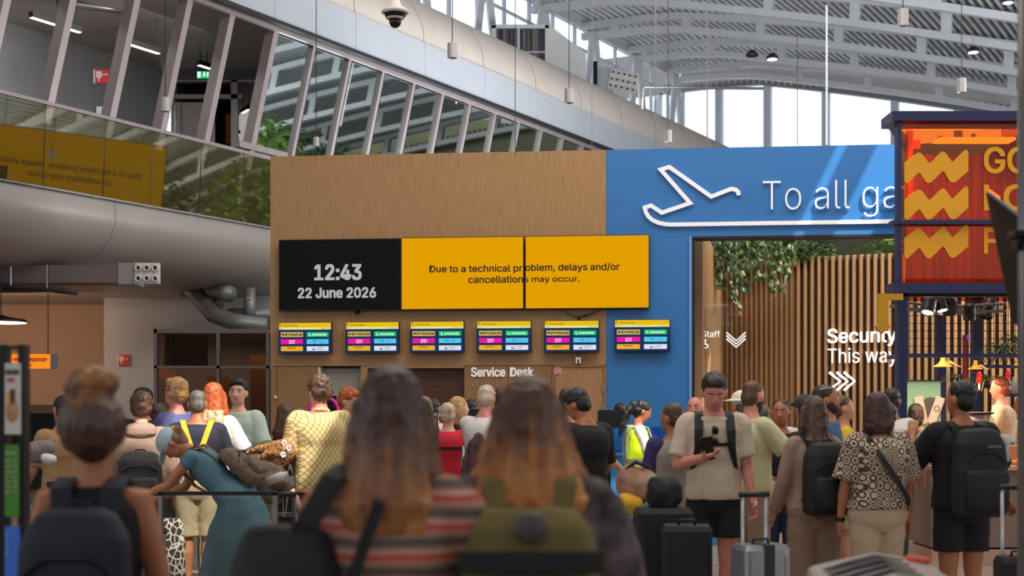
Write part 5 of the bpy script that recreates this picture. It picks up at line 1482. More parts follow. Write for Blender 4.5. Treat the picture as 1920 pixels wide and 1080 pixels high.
    # bottom
    if skirt is not None:
        b = MB(); z1, rad = skirt
        rr = []
        for i in range(7):
            f_ = i/6; z = 1.10*(1-f_)+z1*f_
            hx = .15+ (rad-.15)*f_**.8; rg = []
            for k_ in range(28):
                a = 2*PI*k_/28; fr = 1+.07*f_*math.sin(a*7)
                p = Vector((hx*fr*math.cos(a), (hx*.8)*fr*math.sin(a) - math.sin(math.radians(lean))*.06*f_, z))
                fz_ = max(0, min(1, (z-.8)/.25)); pu = UM @ p
                rg.append(G @ (pu*fz_+p*(1-fz_)))
            rr.append(rg)
        b.rings(rr)
        remeshed(b, 'skirt', skirtm or top, t, max(vox, .012), 2, .01)
    elif bottom is not None:
        b = MB()
        pr = [(z, rx, ry) for z, rx, ry in prof if z < 1.03]
        torso(b, [(.8, .11, .09)] + pr[1:], .013)
        end = 1.0 if short is None else short         # fraction of the leg covered
        for s_ in (0, 1):
            h_, kn, an = L[s_]
            pth = [h_+Vector((0, 0, .03)), h_.lerp(kn, .3), h_.lerp(kn, .7), kn, kn.lerp(an, .35), kn.lerp(an, .75), an+Vector((0, 0, -.02))]
            rad = [.097, .096+wide*.3, .082+wide*.6, .074+wide, .070+wide, .060+wide, .054+wide*1.1]
            cum = [0, .15, .35, .5, .67, .87, 1.0]
            P_, R_ = [pth[0]], [rad[0]*W]
            for i in range(1, 7):
                if cum[i] < end: P_.append(pth[i]); R_.append(rad[i]*W)
                else:
                    f_ = (end-cum[i-1])/(cum[i]-cum[i-1]); P_.append(pth[i-1].lerp(pth[i], f_)); R_.append((rad[i-1]*(1-f_)+rad[i]*f_)*W + (.014 if end < .7 else 0)); break
            b.tube([q(v) for v in P_], [v*kk for v in R_], 14)
        remeshed(b, 'shorts' if end < .7 else 'trousers', bottom, t, max(vox, .010), 3, .012*kk)
    # shoes
    sm_ = {'white': M_shoe, 'black': M_shoek, 'brown': M_shoebr}[shoes]
    for s_ in (0, 1):
        an = L[s_][2]; b = MB()
        b.oval([(0, .05, -.078, .044, .135), (0, .05, -.06, .046, .138), (0, .045, -.035, .042, .125), (0, .02, -.01, .038, .09), (0, -.005, .03, .036, .05)], 16, 2.3, G @ Matrix.Translation(an))
        o = b.build('shoe', sm_, t, smooth=True)
    # face details
    facef = facef if facef is not None else (90 < abs(face) <= 270)
    if facef:
        for sx in (-1, 1):
            b = MB(); b.ell((0, 0, 0), (.0125, .006, .0055 if hp < 20 else .002), 10, 7, G @ HM @ Matrix.Translation((sx*.031*hw, .083, 1.648)))
            e_ = b.build('eye', M_eye, t, smooth=True)
            b = MB(); b.ell((0, 0, 0), (.006, .003, .005 if hp < 20 else .002), 8, 6, G @ HM @ Matrix.Translation((sx*.031*hw, .0875, 1.648))); b.build('iris', M_iris, e_, smooth=True)
            b = MB(); b.tube([G @ (HM @ Vector(v)) for v in ((sx*.048*hw, .078, 1.664), (sx*.032*hw, .092, 1.671), (sx*.015*hw, .094, 1.667))], [.003*kk, .0045*kk, .0035*kk], 6); b.build('eyebrow', HR['dark'] if hair[1] not in ('ginger', 'blond', 'red') else HR['red'], t, smooth=True)
        b = MB(); b.tube([G @ (HM @ Vector(v)) for v in ((-.024, .085, 1.574), (-.008, .0955, 1.5765), (0, .096, 1.575), (.008, .0955, 1.5765), (.024, .085, 1.574))], [.002*kk, .005*kk, .0055*kk, .005*kk, .002*kk], 7); b.build('mouth', M_lip, t, smooth=True)
    if beard:
        b = MB(); b.oval([(0, .036, 1.508, .03, .03), (0, .036, 1.525, .05, .052), (0, .03, 1.56, .066*hw, .069), (0, .012, 1.60, .073*hw, .07), (0, -.005, 1.625, .076*hw, .05)], 16, 2.2, G @ HM)
        remeshed(b, 'beard', HR[beard], t, max(.008, vox*.7), 1, .008, _curls)
    # hair
    st, hc = hair[0], HR[hair[1]]
    b = MB(); HH = G @ HM
    def he(c, r): b.ell((0, 0, 0), r, 18, 12, HH @ Matrix.Translation(c))
    nm = 'hair'
    if st in ('short', 'quiff', 'messy', 'buzz'):
        g_ = {'short': .0, 'quiff': .004, 'messy': .01, 'buzz': -.007}[st]
        he((0, -.022, 1.677), (.082*hw+g_, .096+g_, .083+g_*1.5)); he((0, -.045, 1.62), (.077*hw+g_, .066+g_, .078))
        if st in ('quiff', 'messy'): he((0, .03, 1.728), (.06, .058, .032+g_))
        remeshed(b, nm, hc, t, .009 if vox < .012 else .011, 1, {'short': .012, 'quiff': .016, 'messy': .03, 'buzz': .003}[st], _curls)
    elif st in ('long', 'bob', 'pony', 'bun', 'vlong', 'curly', 'half'):
        he((0, -.02, 1.675), (.088*hw, .1, .09)); he((0, -.05, 1.62), (.084*hw, .075, .09))
        if st in ('long', 'vlong', 'half', 'curly'):
            ln = {'long': .30, 'half': .26, 'vlong': .33, 'curly': .42}[st]; wd = hair[2] if len(hair) > 2 else 1.0
            def Hb(p): return G @ (UM @ (Vector(p)*1.0))
            secs = [(1.68, .086, .085, -.03), (1.60, .094, .075, -.045), (1.50, .105*wd, .06, -.07), (1.42, .125*wd, .048, -.105), (1.66-ln*.75, .128*wd, .042, -.125), (1.66-ln, .10*wd, .03, -.125), (1.63-ln, .05*wd, .015, -.12)]
            rr = []
            for z, rx, ry, yo in secs:
                M_ = HM if z > 1.52 else UM
                rr.append([G @ (M_ @ Vector((rx*math.cos(2*PI*k_/18), yo+ry*math.sin(2*PI*k_/18), z))) for k_ in range(18)])
            b.rings(rr)
            for sx in (-1, 1):
                b.tube([G @ (HM @ Vector((sx*.075, .0, 1.67))), G @ (HM @ Vector((sx*.09, -.005, 1.58))), G @ (UM @ Vector((sx*.105*wd, .0, 1.46))), G @ (UM @ Vector((sx*.12*wd, -.02, 1.36)))], [.03*kk, .035*kk, .035*kk, .015*kk], 8)
        elif st == 'bob':
            b.oval([(0, -.03, 1.47, .085, .07), (0, -.03, 1.52, .105, .088), (0, -.025, 1.6, .102, .092), (0, -.02, 1.68, .088, .095)], 20, 2.3, HH)
        elif st == 'pony':
            b.tube([HH @ Vector((0, -.08, 1.69)), HH @ Vector((0, -.14, 1.66)), HH @ Vector((.0, -.16, 1.54)), HH @ Vector((.0, -.14, 1.36)), HH @ Vector((0, -.12, 1.24))], [.03*kk, .042*kk, .05*kk, .04*kk, .012*kk], 10)
        elif st == 'bun':
            he((.005, -.03, 1.785), (.082, .075, .055)); he((-.05, -.03, 1.765), (.04, .05, .04)); he((0, -.04, 1.65), (.108, .112, .112))
        remeshed(b, nm, hc, t, .009 if vox < .012 else .012, 1, .03 if st == 'curly' else .016, _curls)
    elif st == 'bald':
        he((0, -.03, 1.64), (.079*hw, .085, .05)); remeshed(b, nm, hc, t, .01, 1, .004, _curls)
    return R

def cap_hat(R, m, kind='cap', label=None):
    G, HM = R['G'], R['HM']; b = MB()
    M = G @ HM
    b.ell((0, 0, 0), (.096, .112, .085), 20, 12, M @ Matrix.Translation((0, -.012, 1.685)))
    o = remeshed(b, 'hat', m, R['root'], .009, 2)
    b = MB()
    if kind == 'brim':
        b.rings([[M @ Vector((r_*math.cos(2*PI*k_/24), -.01+r_*1.1*math.sin(2*PI*k_/24), z)) for k_ in range(24)] for r_, z in ((.095, 1.69), (.16, 1.675), (.16, 1.668), (.09, 1.68))])
    else:
        b.rings([[M @ Vector((x, y, z)) for x, y, z in ((-.085, .05, 1.688), (.085, .05, 1.688), (.085, .05, 1.68), (-.085, .05, 1.68))],
                 [M @ Vector((x, y, z)) for x, y, z in ((-.07, .15, 1.672), (.07, .15, 1.672), (.07, .15, 1.664), (-.07, .15, 1.664))],
                 [M @ Vector((x, y, z)) for x, y, z in ((-.04, .185, 1.66), (.04, .185, 1.66), (.04, .185, 1.654), (-.04, .185, 1.654))]])
    b.build('hat_brim', m, R['root'], smooth=False)

def glasses(R, z=1.652, up=False, m=None):
    M = R['G'] @ R['HM']; b = MB()
    dz = .07 if up else 0; dy = -.03 if up else 0
    for sx in (-1, 1):
        b.tube([M @ Vector((sx*.033+.024*math.cos(2*PI*i/12), .1+dy, z+dz+.018*math.sin(2*PI*i/12))) for i in range(13)], .0028, 5)
        b.tube([M @ Vector((sx*.057, .1+dy, z+dz+.005)), M @ Vector((sx*.08, .02+dy, z+dz+.004)), M @ Vector((sx*.08, -.03+dy, z+dz-.004))], .0026, 5)
    b.tube([M @ Vector((-.01, .102+dy, z+dz)), M @ Vector((.01, .102+dy, z+dz))], .0026, 5)
    b.build('glasses', m or M_black, R['root'])

def backpack(R, label, m, w=.31, h=.47, dep=.17, zc=1.20, pocket=True, pm=None, strap=None, front=False, yb=-.145):
    """worn backpack; a top-level thing sharing the wearer's frame"""
    root = R['root']; G, UM = R['G'], R['UM']
    t = thing('backpack', label, 'backpack', root.location.copy(), root.rotation_euler.z)
    M = G @ UM
    sgn = 1 if front else -1
    yc = sgn*(abs(yb)+dep/2)
    b = MB()
    b.oval([(0, yc, zc-h/2, w*.42, dep*.40), (0, yc, zc-h/2+.03, w*.5, dep*.5), (0, yc, zc, w*.5, dep*.5), (0, yc+sgn*-.01, zc+h*.32, w*.47, dep*.45), (0, yc-sgn*.02, zc+h*.46, w*.36, dep*.32), (0, yc-sgn*.03, zc+h*.5, w*.25, dep*.2)], 28, 3.2, M)
    remeshed(b, 'bag_body', m, t, .012, 3, .01)
    if pocket:
        b = MB(); y2 = yc+sgn*dep*.5
        b.oval([(0, y2, zc-h*.42, w*.36, .03), (0, y2, zc-h*.38, w*.41, .045), (0, y2, zc-h*.02, w*.41, .045), (0, y2, zc+h*.03, w*.36, .03)], 24, 3.5, M)
        b.build('front_pocket', pm or m, t, smooth=True)
        b = MB(); b.tube([M @ Vector((-w*.4, y2-sgn*.012, zc+h*.12)), M @ Vector((-w*.2, y2+sgn*.004, zc+h*.22)), M @ Vector((w*.2, y2+sgn*.004, zc+h*.22)), M @ Vector((w*.4, y2-sgn*.012, zc+h*.12))], .006, 6); b.build('zip', M_blackm, t)
    b = MB(); b.tube([M @ Vector((-.04, yc-sgn*.03, zc+h*.49)), M @ Vector((-.03, yc-sgn*.03, zc+h*.53)), M @ Vector((.03, yc-sgn*.03, zc+h*.53)), M @ Vector((.04, yc-sgn*.03, zc+h*.49))], .007, 6); b.build('top_handle', m, t)
    for sx in (-1, 1):
        b = MB(); X = R['shx']*.56*sx
        yf = .135
        b.ribbon([M @ Vector(v) for v in ((X*.8, sgn*.13, zc+h*.38), (X, sgn*.10, 1.45), (X, sgn*.02, 1.478), (X*1.05, -sgn*.06, 1.455), (X*1.1, -sgn*yf, 1.36), (X*1.15, -sgn*yf*1.03, 1.24), (X*1.45, -sgn*.10, 1.12), (X*1.75, sgn*.02, 1.05), (X*1.3, sgn*.15, zc-h*.38))], [.06, .06, .06, .06, .06, .05, .025, .022, .02], .014, (1, 0, 0)); b.build('strap', strap or m, t)
    return t
C = dict(
 greenT=cloth('pale_green', (182, 204, 192)), white=cloth('white', (228, 224, 220)), blueT=cloth('dusk_blue', (84, 92, 138)), navy=cloth('navy', (38, 40, 56)), black=cloth('black', (24, 23, 26)),
 grey=cloth('grey', (128, 118, 114)), taupe=cloth('taupe', (158, 130, 114)), beigeT=cloth('beige', (206, 188, 166)), teal=cloth('teal', (82, 118, 134)), khaki=cloth('khaki', (176, 156, 124)), jeans=cloth('jeans', (42, 54, 82), (30, 38, 60)),
 tan=cloth('tan', (172, 136, 96)), red=cloth('red', (206, 36, 58)), dgreen=cloth('dark_green', (34, 62, 50)), purple=cloth('purple', (62, 50, 104)), lime=cloth('pale_yellow', (206, 202, 156)), blue=cloth('blue', (66, 98, 138)),
 cream=cloth('cream', (190, 168, 138)), yellow=cloth('yellow', (226, 176, 50)), green=cloth('apron_green', (76, 100, 30)), greyT=cloth('stone_grey', (150, 142, 134)), charcoal=cloth('charcoal', (60, 60, 62)), sand=cloth('sand_polo', (210, 186, 152)))
# patterned cloths -------------------------------------------------------------------------
def stripes(name, cols, scale, wob=.012, axis=2, rough=.95):
    m = bpy.data.materials.new(name); m.use_nodes = True; nt = m.node_tree; b = nt.nodes['Principled BSDF']; b.inputs['Roughness'].default_value = rough
    tc = nt.nodes.new('ShaderNodeTexCoord'); sp = nt.nodes.new('ShaderNodeSeparateXYZ'); nz = nt.nodes.new('ShaderNodeTexNoise'); nz.inputs['Scale'].default_value = 14
    nt.links.new(tc.outputs['Object'], nz.inputs['Vector']); nt.links.new(tc.outputs['Object'], sp.inputs[0])
    m1 = nt.nodes.new('ShaderNodeMath'); m1.operation = 'MULTIPLY_ADD'; m1.inputs[1].default_value = wob; nt.links.new(nz.outputs['Fac'], m1.inputs[0]); nt.links.new(sp.outputs[axis], m1.inputs[2])
    m2 = nt.nodes.new('ShaderNodeMath'); m2.operation = 'MULTIPLY'; m2.inputs[1].default_value = scale; nt.links.new(m1.outputs[0], m2.inputs[0])
    m3 = nt.nodes.new('ShaderNodeMath'); m3.operation = 'FRACT'; nt.links.new(m2.outputs[0], m3.inputs[0])
    rp = nt.nodes.new('ShaderNodeValToRGB'); rp.color_ramp.interpolation = 'EASE'
    e = rp.color_ramp.elements
    while len(e) < len(cols): e.new(.5)
    for i, (p, c) in enumerate(cols): e[i].position = p; e[i].color = (*s2l(c), 1)
    nt.links.new(m3.outputs[0], rp.inputs['Fac']); nt.links.new(rp.outputs['Color'], b.inputs['Base Color'])
    return m
def cells(name, c1, c2, scale, stretch=(1, 1, 1), thr=(.28, .36), feature='DISTANCE_TO_EDGE'):
    m = bpy.data.materials.new(name); m.use_nodes = True; nt = m.node_tree; b = nt.nodes['Principled BSDF']; b.inputs['Roughness'].default_value = .85
    tc = nt.nodes.new('ShaderNodeTexCoord'); mp = nt.nodes.new('ShaderNodeMapping'); mp.inputs['Scale'].default_value = stretch
    v = nt.nodes.new('ShaderNodeTexVoronoi'); v.feature = feature; v.inputs['Scale'].default_value = scale; v.inputs['Randomness'].default_value = .35 if 'print' not in name else .8
    rp = nt.nodes.new('ShaderNodeValToRGB'); rp.color_ramp.elements[0].position = thr[0]; rp.color_ramp.elements[1].position = thr[1]
    rp.color_ramp.elements[0].color = (*s2l(c2), 1); rp.color_ramp.elements[1].color = (*s2l(c1), 1)
    nt.links.new(tc.outputs['Object'], mp.inputs[0]); nt.links.new(mp.outputs[0], v.inputs['Vector']); nt.links.new(v.outputs['Distance'], rp.inputs['Fac']); nt.links.new(rp.outputs['Color'], b.inputs['Base Color'])
    return m
def lattice(name, c1, c2, sx, sz, th=.12):
    """diagonal diamond lattice print (arcs) from crossed sine waves"""
    m = bpy.data.materials.new(name); m.use_nodes = True; nt = m.node_tree; b = nt.nodes['Principled BSDF']; b.inputs['Roughness'].default_value = .85
    tc = nt.nodes.new('ShaderNodeTexCoord'); sp = nt.nodes.new('ShaderNodeSeparateXYZ'); nt.links.new(tc.outputs['Object'], sp.inputs[0])
    def mth(op, a, b_=None, v=None):
        n = nt.nodes.new('ShaderNodeMath'); n.operation = op
        nt.links.new(a, n.inputs[0])
        if b_ is not None: nt.links.new(b_, n.inputs[1])
        if v is not None: n.inputs[1].default_value = v
        return n.outputs[0]
    xy = mth('ADD', sp.outputs[0], mth('MULTIPLY', sp.outputs[1], v=.9))
    x = mth('MULTIPLY', xy, v=sx); z = mth('MULTIPLY', sp.outputs[2], v=sz)
    d1 = mth('ABSOLUTE', mth('SINE', mth('ADD', x, z))); d2 = mth('ABSOLUTE', mth('SINE', mth('SUBTRACT', x, z)))
    mn = mth('MINIMUM', d1, d2)
    rp = nt.nodes.new('ShaderNodeValToRGB'); rp.color_ramp.elements[0].position = th; rp.color_ramp.elements[1].position = th+.16
    rp.color_ramp.elements[0].color = (*s2l(c2), 1); rp.color_ramp.elements[1].color = (*s2l(c1), 1)
    nt.links.new(mn, rp.inputs['Fac']); nt.links.new(rp.outputs['Color'], b.inputs['Base Color'])
    return m
def rings_print(name, c1, c2, sx, sz):
    """interlaced arcs print: concentric rings in staggered cells"""
    m = bpy.data.materials.new(name); m.use_nodes = True; nt = m.node_tree; b = nt.nodes['Principled BSDF']; b.inputs['Roughness'].default_value = .85
    tc = nt.nodes.new('ShaderNodeTexCoord'); mp = nt.nodes.new('ShaderNodeMapping'); mp.inputs['Scale'].default_value = (sx, sx*.6, sz)
    v = nt.nodes.new('ShaderNodeTexVoronoi'); v.inputs['Scale'].default_value = 1; v.inputs['Randomness'].default_value = .25
    nt.links.new(tc.outputs['Object'], mp.inputs[0]); nt.links.new(mp.outputs[0], v.inputs['Vector'])
    m2 = nt.nodes.new('ShaderNodeMath'); m2.operation = 'MULTIPLY'; m2.inputs[1].default_value = 21.0; nt.links.new(v.outputs['Distance'], m2.inputs[0])
    m3 = nt.nodes.new('ShaderNodeMath'); m3.operation = 'SINE'; nt.links.new(m2.outputs[0], m3.inputs[0])
    rp = nt.nodes.new('ShaderNodeValToRGB'); rp.color_ramp.elements[0].position = .06; rp.color_ramp.elements[1].position = .3
    rp.color_ramp.elements[0].color = (*s2l(c2), 1); rp.color_ramp.elements[1].color = (*s2l(c1), 1)
    nt.links.new(m3.outputs[0], rp.inputs['Fac']); nt.links.new(rp.outputs['Color'], b.inputs['Base Color'])
    return m
M_stripe = stripes('striped_knit', [(0, (120, 100, 88)), (.18, (84, 74, 72)), (.34, (150, 124, 108)), (.48, (196, 128, 110)), (.66, (186, 62, 52)), (.82, (206, 160, 140)), (1.0, (120, 100, 88))], 14.6)
M_diam = lattice('leaf_print_shirt', (226, 204, 146), (146, 116, 62), 80, 56, .16)
M_swirl = rings_print('swirl_print_blouse', (206, 188, 162), (74, 60, 52), 20, 18)
M_mottle = mat('mottled_fleece', (112, 98, 100), rough=1.0, rgb2=(48, 40, 42), vscale=13, bump=.6, bscale=30)
M_giraffe = cells('giraffe_print', (40, 36, 36), (206, 196, 180), 22, (1, 1, .7), (.06, .1))
M_olive = mat('olive_canvas', (110, 96, 50), rough=.8, var=.12, vscale=8, bump=.1)
M_hivis = mat('hivis_yellow', (214, 244, 30), rough=.6, emit=(200, 240, 20), estr=.05)
M_reflect = mat('reflective_band', (176, 180, 174), rough=.3)
M_bagk = mat('backpack_black', (20, 20, 23), rough=.7, var=.2, vscale=12, bump=.1)
M_bagn = mat('backpack_navy', (22, 25, 44), rough=.7, var=.2, vscale=9, bump=.15)
M_bagg = mat('backpack_grey', (58, 56, 56), rough=.7, var=.2, vscale=9)
dn = ((-80, -84), (-10, -80)); dnr = ((80, -84), (10, -80))
FWD = lambda s, e1=-60, e2=-5, a=15: ((s*a, e1), (-s*12, e2))

# ---- far row behind the counters -----------------------------------------------------------
person('woman far back with long brown hair and sleeveless black top, left of two', 537, 757, 15.6, -30, C['black'], C['black'], 'light', ('long', 'brown'), 'f', sleeve=0, armR=((60, -70), (10, -30)))
person('woman far back with fair long hair in black top, turned right beside the first', 563, 766, 16.2, -75, C['black'], C['black'], 'light', ('long', 'lightbrown'), 'f', sleeve=0)
person('young man with short ginger hair and dark top facing right at the counter', 648, 729, 14.6, -115, C['black'], C['black'], 'fair', ('messy', 'ginger'), head=(18, 0), armR=FWD(1), armL=FWD(-1))
person('woman with blonde hair seen from behind above the yellow sign stand', 797, 745, 15.5, -40, C['charcoal'], C['black'], 'fair', ('long', 'blond'), 'f')
person('man with dark short hair and white top far back at the counter', 814, 748, 16.2, -20, C['white'], C['black'], 'light', ('short', 'dark'))
person('white haired person in bright red rain jacket at the counter', 840, 756, 13.8, -10, C['red'], C['charcoal'], 'fair', ('short', 'white'), sleeve=1, hem=.72, loose=.03, width=1.02)
person('woman with long blonde hair and black top facing right beside the red jacket', 861, 745, 14.6, -80, C['black'], C['black'], 'fair', ('long', 'blond'), 'f', sleeve=1, armR=FWD(1, -55, -10))
person('dark haired person far back behind the blonde woman in black', 884, 749, 17.4, -20, C['black'], C['black'], 'brown', ('short', 'black'))
person('man with white short hair and white polo bending over the service desk', 909, 722, 13.2, -28, C['white'], C['khaki'], 'pink', ('short', 'white'), head=(22, 10), armR=FWD(1, -50, -20), armL=FWD(-1, -50, -20), width=1.08)
person('dark haired person far back between white haired man and blurred woman', 938, 728, 15.8, 0, C['charcoal'], C['black'], 'pink', ('short', 'auburn'))
person('person with brown hair and dark green staff shirt reaching to the counter', 1066, 728, 12.4, -10, C['dgreen'], C['black'], 'light', ('short', 'auburn'), armR=((60, -55), (60, -40)), sleeve=.5)
person('woman with long light brown hair behind the man in black polo', 1052, 744, 15.6, 0, C['grey'], C['black'], 'light', ('long', 'lightbrown'), 'f')
R = person('tall dark haired man in black polo with orange collar trim, looking down', 1097, 727, 11.2, 38, C['black'], C['black'], 'tan', ('quiff', 'black'), head=(32, 22), armL=((-60, -74), (-5, -18)), armR=((60, -74), (20, -40)), width=1.12, hem=.86, loose=.015, vox=.011)
b = MB(); b.tube([R['G'] @ (R['UM'] @ Vector(v)) for v in ((-.062, -.03, 1.47), (-.085, -.045, 1.452), (-.11, -.05, 1.44), (-.13, -.05, 1.435))], .012, 8); b.build('orange_collar_trim', mat('trim_orange', (214, 64, 30), rough=.7), R['root'])
person('dark haired clerk behind a black monitor at the blue desk', 1163, 756, 17.8, -10, C['white'], C['black'], 'tan', ('short', 'black'))
R = person('young woman with long black ponytail in a yellow safety vest holding a phone', 1196, 750, 15.9, -82, C['white'], C['black'], 'tan', ('pony', 'black'), 'f', head=(26, 0), armR=((14, -72), (4, 10)), armL=((-14, -72), (10, 8)), sleeve=.5, vox=.011, shoes='black')
# safety vest over it
G, UM = R['G'], R['UM']
b = MB(); rr = []
for z, rx, ry in ((.74, .20, .145), (.9, .20, .145), (1.1, .185, .14), (1.3, .178, .138), (1.38, .165, .125), (1.425, .125, .10), (1.45, .085, .08)):
    rr.append([G @ (UM @ Vector((rx*math.cos(2*PI*k_/22), -.008+ry*math.sin(2*PI*k_/22), z))) for k_ in range(22)])
b.rings(rr); v = remeshed(b, 'safety_vest', M_hivis, R['root'], .011, 3, .012)
for z0, z1 in ((1.02, 1.07),):
    b = MB(); b.rings([[G @ (UM @ Vector((.197*math.cos(2*PI*k_/24), -.008+.15*math.sin(2*PI*k_/24), z))) for k_ in range(24)] for z in (z0, z1)], cap=False); b.build('reflective_band', M_reflect, R['root'], smooth=True)
for sx in (-1, 1):
    b = MB(); b.ribbon([G @ (UM @ Vector(v)) for v in ((sx*.10, .142, 1.06), (sx*.10, .142, 1.3), (sx*.095, .10, 1.43), (sx*.095, 0, 1.463), (sx*.095, -.10, 1.43), (sx*.10, -.150, 1.3), (sx*.10, -.155, 1.06))], .045, .008, (1, 0, 0)); b.build('reflective_band', M_reflect, R['root'])
def held(R, side, name, label, cat, w, h, th, m, off=.02, up=(0, 0, 1), axis=None):
    sg, S0, u, f, E, Wr, r, pc, N, sd, hdv = R['arms'][side]
    t = thing(name, label, cat, R['root'].location.copy(), R['root'].rotation_euler.z)
    if axis is not None:
        hdv = Vector(axis).normalized(); N = Vector((0, -1, 0)) - hdv*Vector((0, -1, 0)).dot(hdv); N.normalize(); sd = hdv.cross(N)
    Mx = Matrix(((*sd, 0), (*hdv, 0), (*N, 0), (0, 0, 0, 1))).transposed(); Mx.translation = pc + N*off + hdv*.05
    b = MB(); b.box(-w/2, w/2, -h/2, h/2, 0, th, R['G'] @ Mx); b.build('case', m, t, bevel=.003)
    b = MB(); b.box(-w*.44, w*.44, -h*.46, h*.46, th, th+.001, R['G'] @ Mx); b.build('screen', mat('phone_glass', (26, 30, 38), rough=.12), t)
    return t
held(R, 1, 'mobile_phone', 'white phone held by the woman in the safety vest', 'phone', .075, .15, .009, M_white, .03)

# ---- left group ------------------------------------------------------------------------------
R = person('person in tan T-shirt pushing a luggage trolley at the far left', 118, 742, 11.6, 38, C['tan'], C['jeans'], 'light', ('short', 'dark'), armL=((-35, -72), (-5, -42)), armR=((35, -72), (5, -42)), width=1.06)
R = person('teenager with brown hair in a grey hoodie carrying a black backpack on one shoulder', 265, 738, 11.4, 12, C['taupe'], C['charcoal'], 'fair', ('messy', 'brown'), sleeve=1, loose=.03, head=(14, 8), width=.98, armR=((60, -74), (10, -60)))
b = MB(); b.oval([(0, -.10, 1.36, .05, .03), (0, -.115, 1.42, .12, .06), (0, -.08, 1.47, .13, .09), (0, -.04, 1.50, .10, .08), (0, -.02, 1.51, .06, .06)], 20, 2.2, R['G'] @ R['UM']); remeshed(b, 'hood', C['taupe'], R['root'], .012, 2, .012)
backpack(R, 'black backpack slung low on the teenager in the grey hoodie', M_bagg, zc=1.06, h=.44, w=.36, dep=.2)
R = person('person in a dark cap behind the teenager in the hoodie', 268, 729, 13.5, 8, C['black'], C['black'], 'tan', ('short', 'black'), head=(8, 0)); cap_hat(R, C['black'])
person('woman with dark red hair in white top right of the hooded teenager', 300, 757, 13.8, -45, C['white'], C['jeans'], 'tan', ('bob', 'auburn'), 'f')
R = person('blond man with glasses in a dusk blue T-shirt looking left', 331, 710, 12.6, 62, C['blueT'], C['charcoal'], 'pink', ('quiff', 'blond'), head=(4, 0), hem=.88, loose=.01, vox=.011, armL=((-70, -80), (-10, -50))); glasses(R)
R = person('grey haired man in a navy T-shirt with yellow straps and khaki shorts', 370, 731, 12.2, 10, C['navy'], C['khaki'], 'tan', ('buzz', 'grey'), short=.48, head=(12, 0), width=1.1, hem=.86, armL=((-50, -60), (-10, -50)), armR=((60, -66), (20, -50)))
b = MB()
for sx in (-1, 1):
    b = MB(); b.ribbon([R['G'] @ (R['UM'] @ Vector(v)) for v in ((sx*.12, .03, 1.485), (sx*.12, -.06, 1.475), (sx*.09, -.128, 1.39), (sx*.05, -.16, 1.27), (sx*.035, -.17, 1.2))], .045, .012, (1, 0, 0)); b.build('yellow_strap', C['yellow'], R['root'])
R = person('woman with bright orange hair fading to pale blond, in a white T-shirt', 402, 719, 12.7, -12, C['white'], C['khaki'], 'fair', ('half', 'ginger', 1.05), 'f', armR=((60, -62), (20, -28)), loose=.02, vox=.012)
b = MB(); b.oval([(0, -.13, 1.28, .06, .03), (0, -.135, 1.34, .135, .055), (0, -.12, 1.44, .14, .07), (0, -.085, 1.52, .12, .07)], 20, 2.2, R['G'] @ R['UM']); remeshed(b, 'pale_hair_ends', hairm('pale', (214, 196, 160), (150, 132, 100)), R['root'], .012, 2, .03, _curls)
b = MB(); b.ell((.10, -.17, 1.36), (.05, .03, .045), 10, 8, R['G'] @ R['UM']); remeshed(b, 'black_hair_scrunchie', C['black'], R['root'], .01, 1, .02, _curls)
person('dark haired young man in a pale green T-shirt facing the camera', 447, 712, 13.7, 170, C['greenT'], C['charcoal'], 'fair', ('quiff', 'black'), head=(4, 8), hem=.86, loose=.015, vox=.010, armL=((-60, -66), (-20, -40)), armR=((60, -70), (10, -60)))
# bending woman with curly hair
R = person('woman with curly golden hair and a daisy clip bending over a luggage trolley', 462, 800, 12.1, -140, C['charcoal'], C['black'], 'fair', ('curly', 'curly', 1.15), 'f', H=1.68, lean=58, head=(24, 0), armL=((-20, -70), (0, -50)), armR=((20, -70), (0, -50)), vox=.011)
for i, (x, z) in enumerate(((.03, 1.74), (-.02, 1.755), (.0, 1.72))):
    b = MB(); c_ = R['G'] @ R['HM'] @ Matrix.Translation((x+.04, .02-.05*i, z+.012))
    for j in range(5):
        b.ell((.018*math.cos(j*1.256), .018*math.sin(j*1.256), 0), (.012, .012, .005), 8, 5, c_)
    b.build('flower_clip', M_white, R['root'], smooth=True)
# woman in the teal dress with a cap, leaning on the rail
R = person('woman in a long teal dress and pale blue cap leaning forward on the dark rail', 447, 806, 10.7, 84, C['teal'], None, 'tan', ('short', 'lightbrown'), 'f', H=1.66, lean=46, head=(24, 0), armL=((-6, -50), (2, -22)), armR=((6, -58), (0, -24)), skirt=(.36, .40), sleeve=.15, vox=.010)
p0 = R['G'] @ (R['HM'] @ Vector((0, -.10, 1.68))); b = MB(); b.tube([p0, p0+Vector((0, -.05, .01)), p0+Vector((0, -.09, -.08)), p0+Vector((0, -.10, -.24)), p0+Vector((0, -.08, -.34))], [.025, .038, .045, .032, .01], 10); remeshed(b, 'ponytail', HR['lightbrown'], R['root'], .01, 1, .012, _curls)
b = MB(); b.ell(p0+Vector((0, -.02, .0)), (.035, .03, .035), 10, 7); b.build('yellow_hair_tie', C['yellow'], R['root'], smooth=True)
cap_hat(R, cloth('cap_blue', (170, 192, 200)))
b = MB(); b.ribbon([R['G'] @ (R['UM'] @ Vector(v)) for v in ((.1, -.05, 1.44), (.11, -.15, 1.3), (.12, -.16, 1.15))], .04, .01, (1, 0, 0)); b.build('dress_strap', C['charcoal'], R['root'])
backpack(R, 'brown slouchy backpack on the back of the woman in the teal dress', cloth('bag_brown', (124, 104, 88), (90, 74, 62)), zc=1.10, h=.38, w=.28, dep=.15)
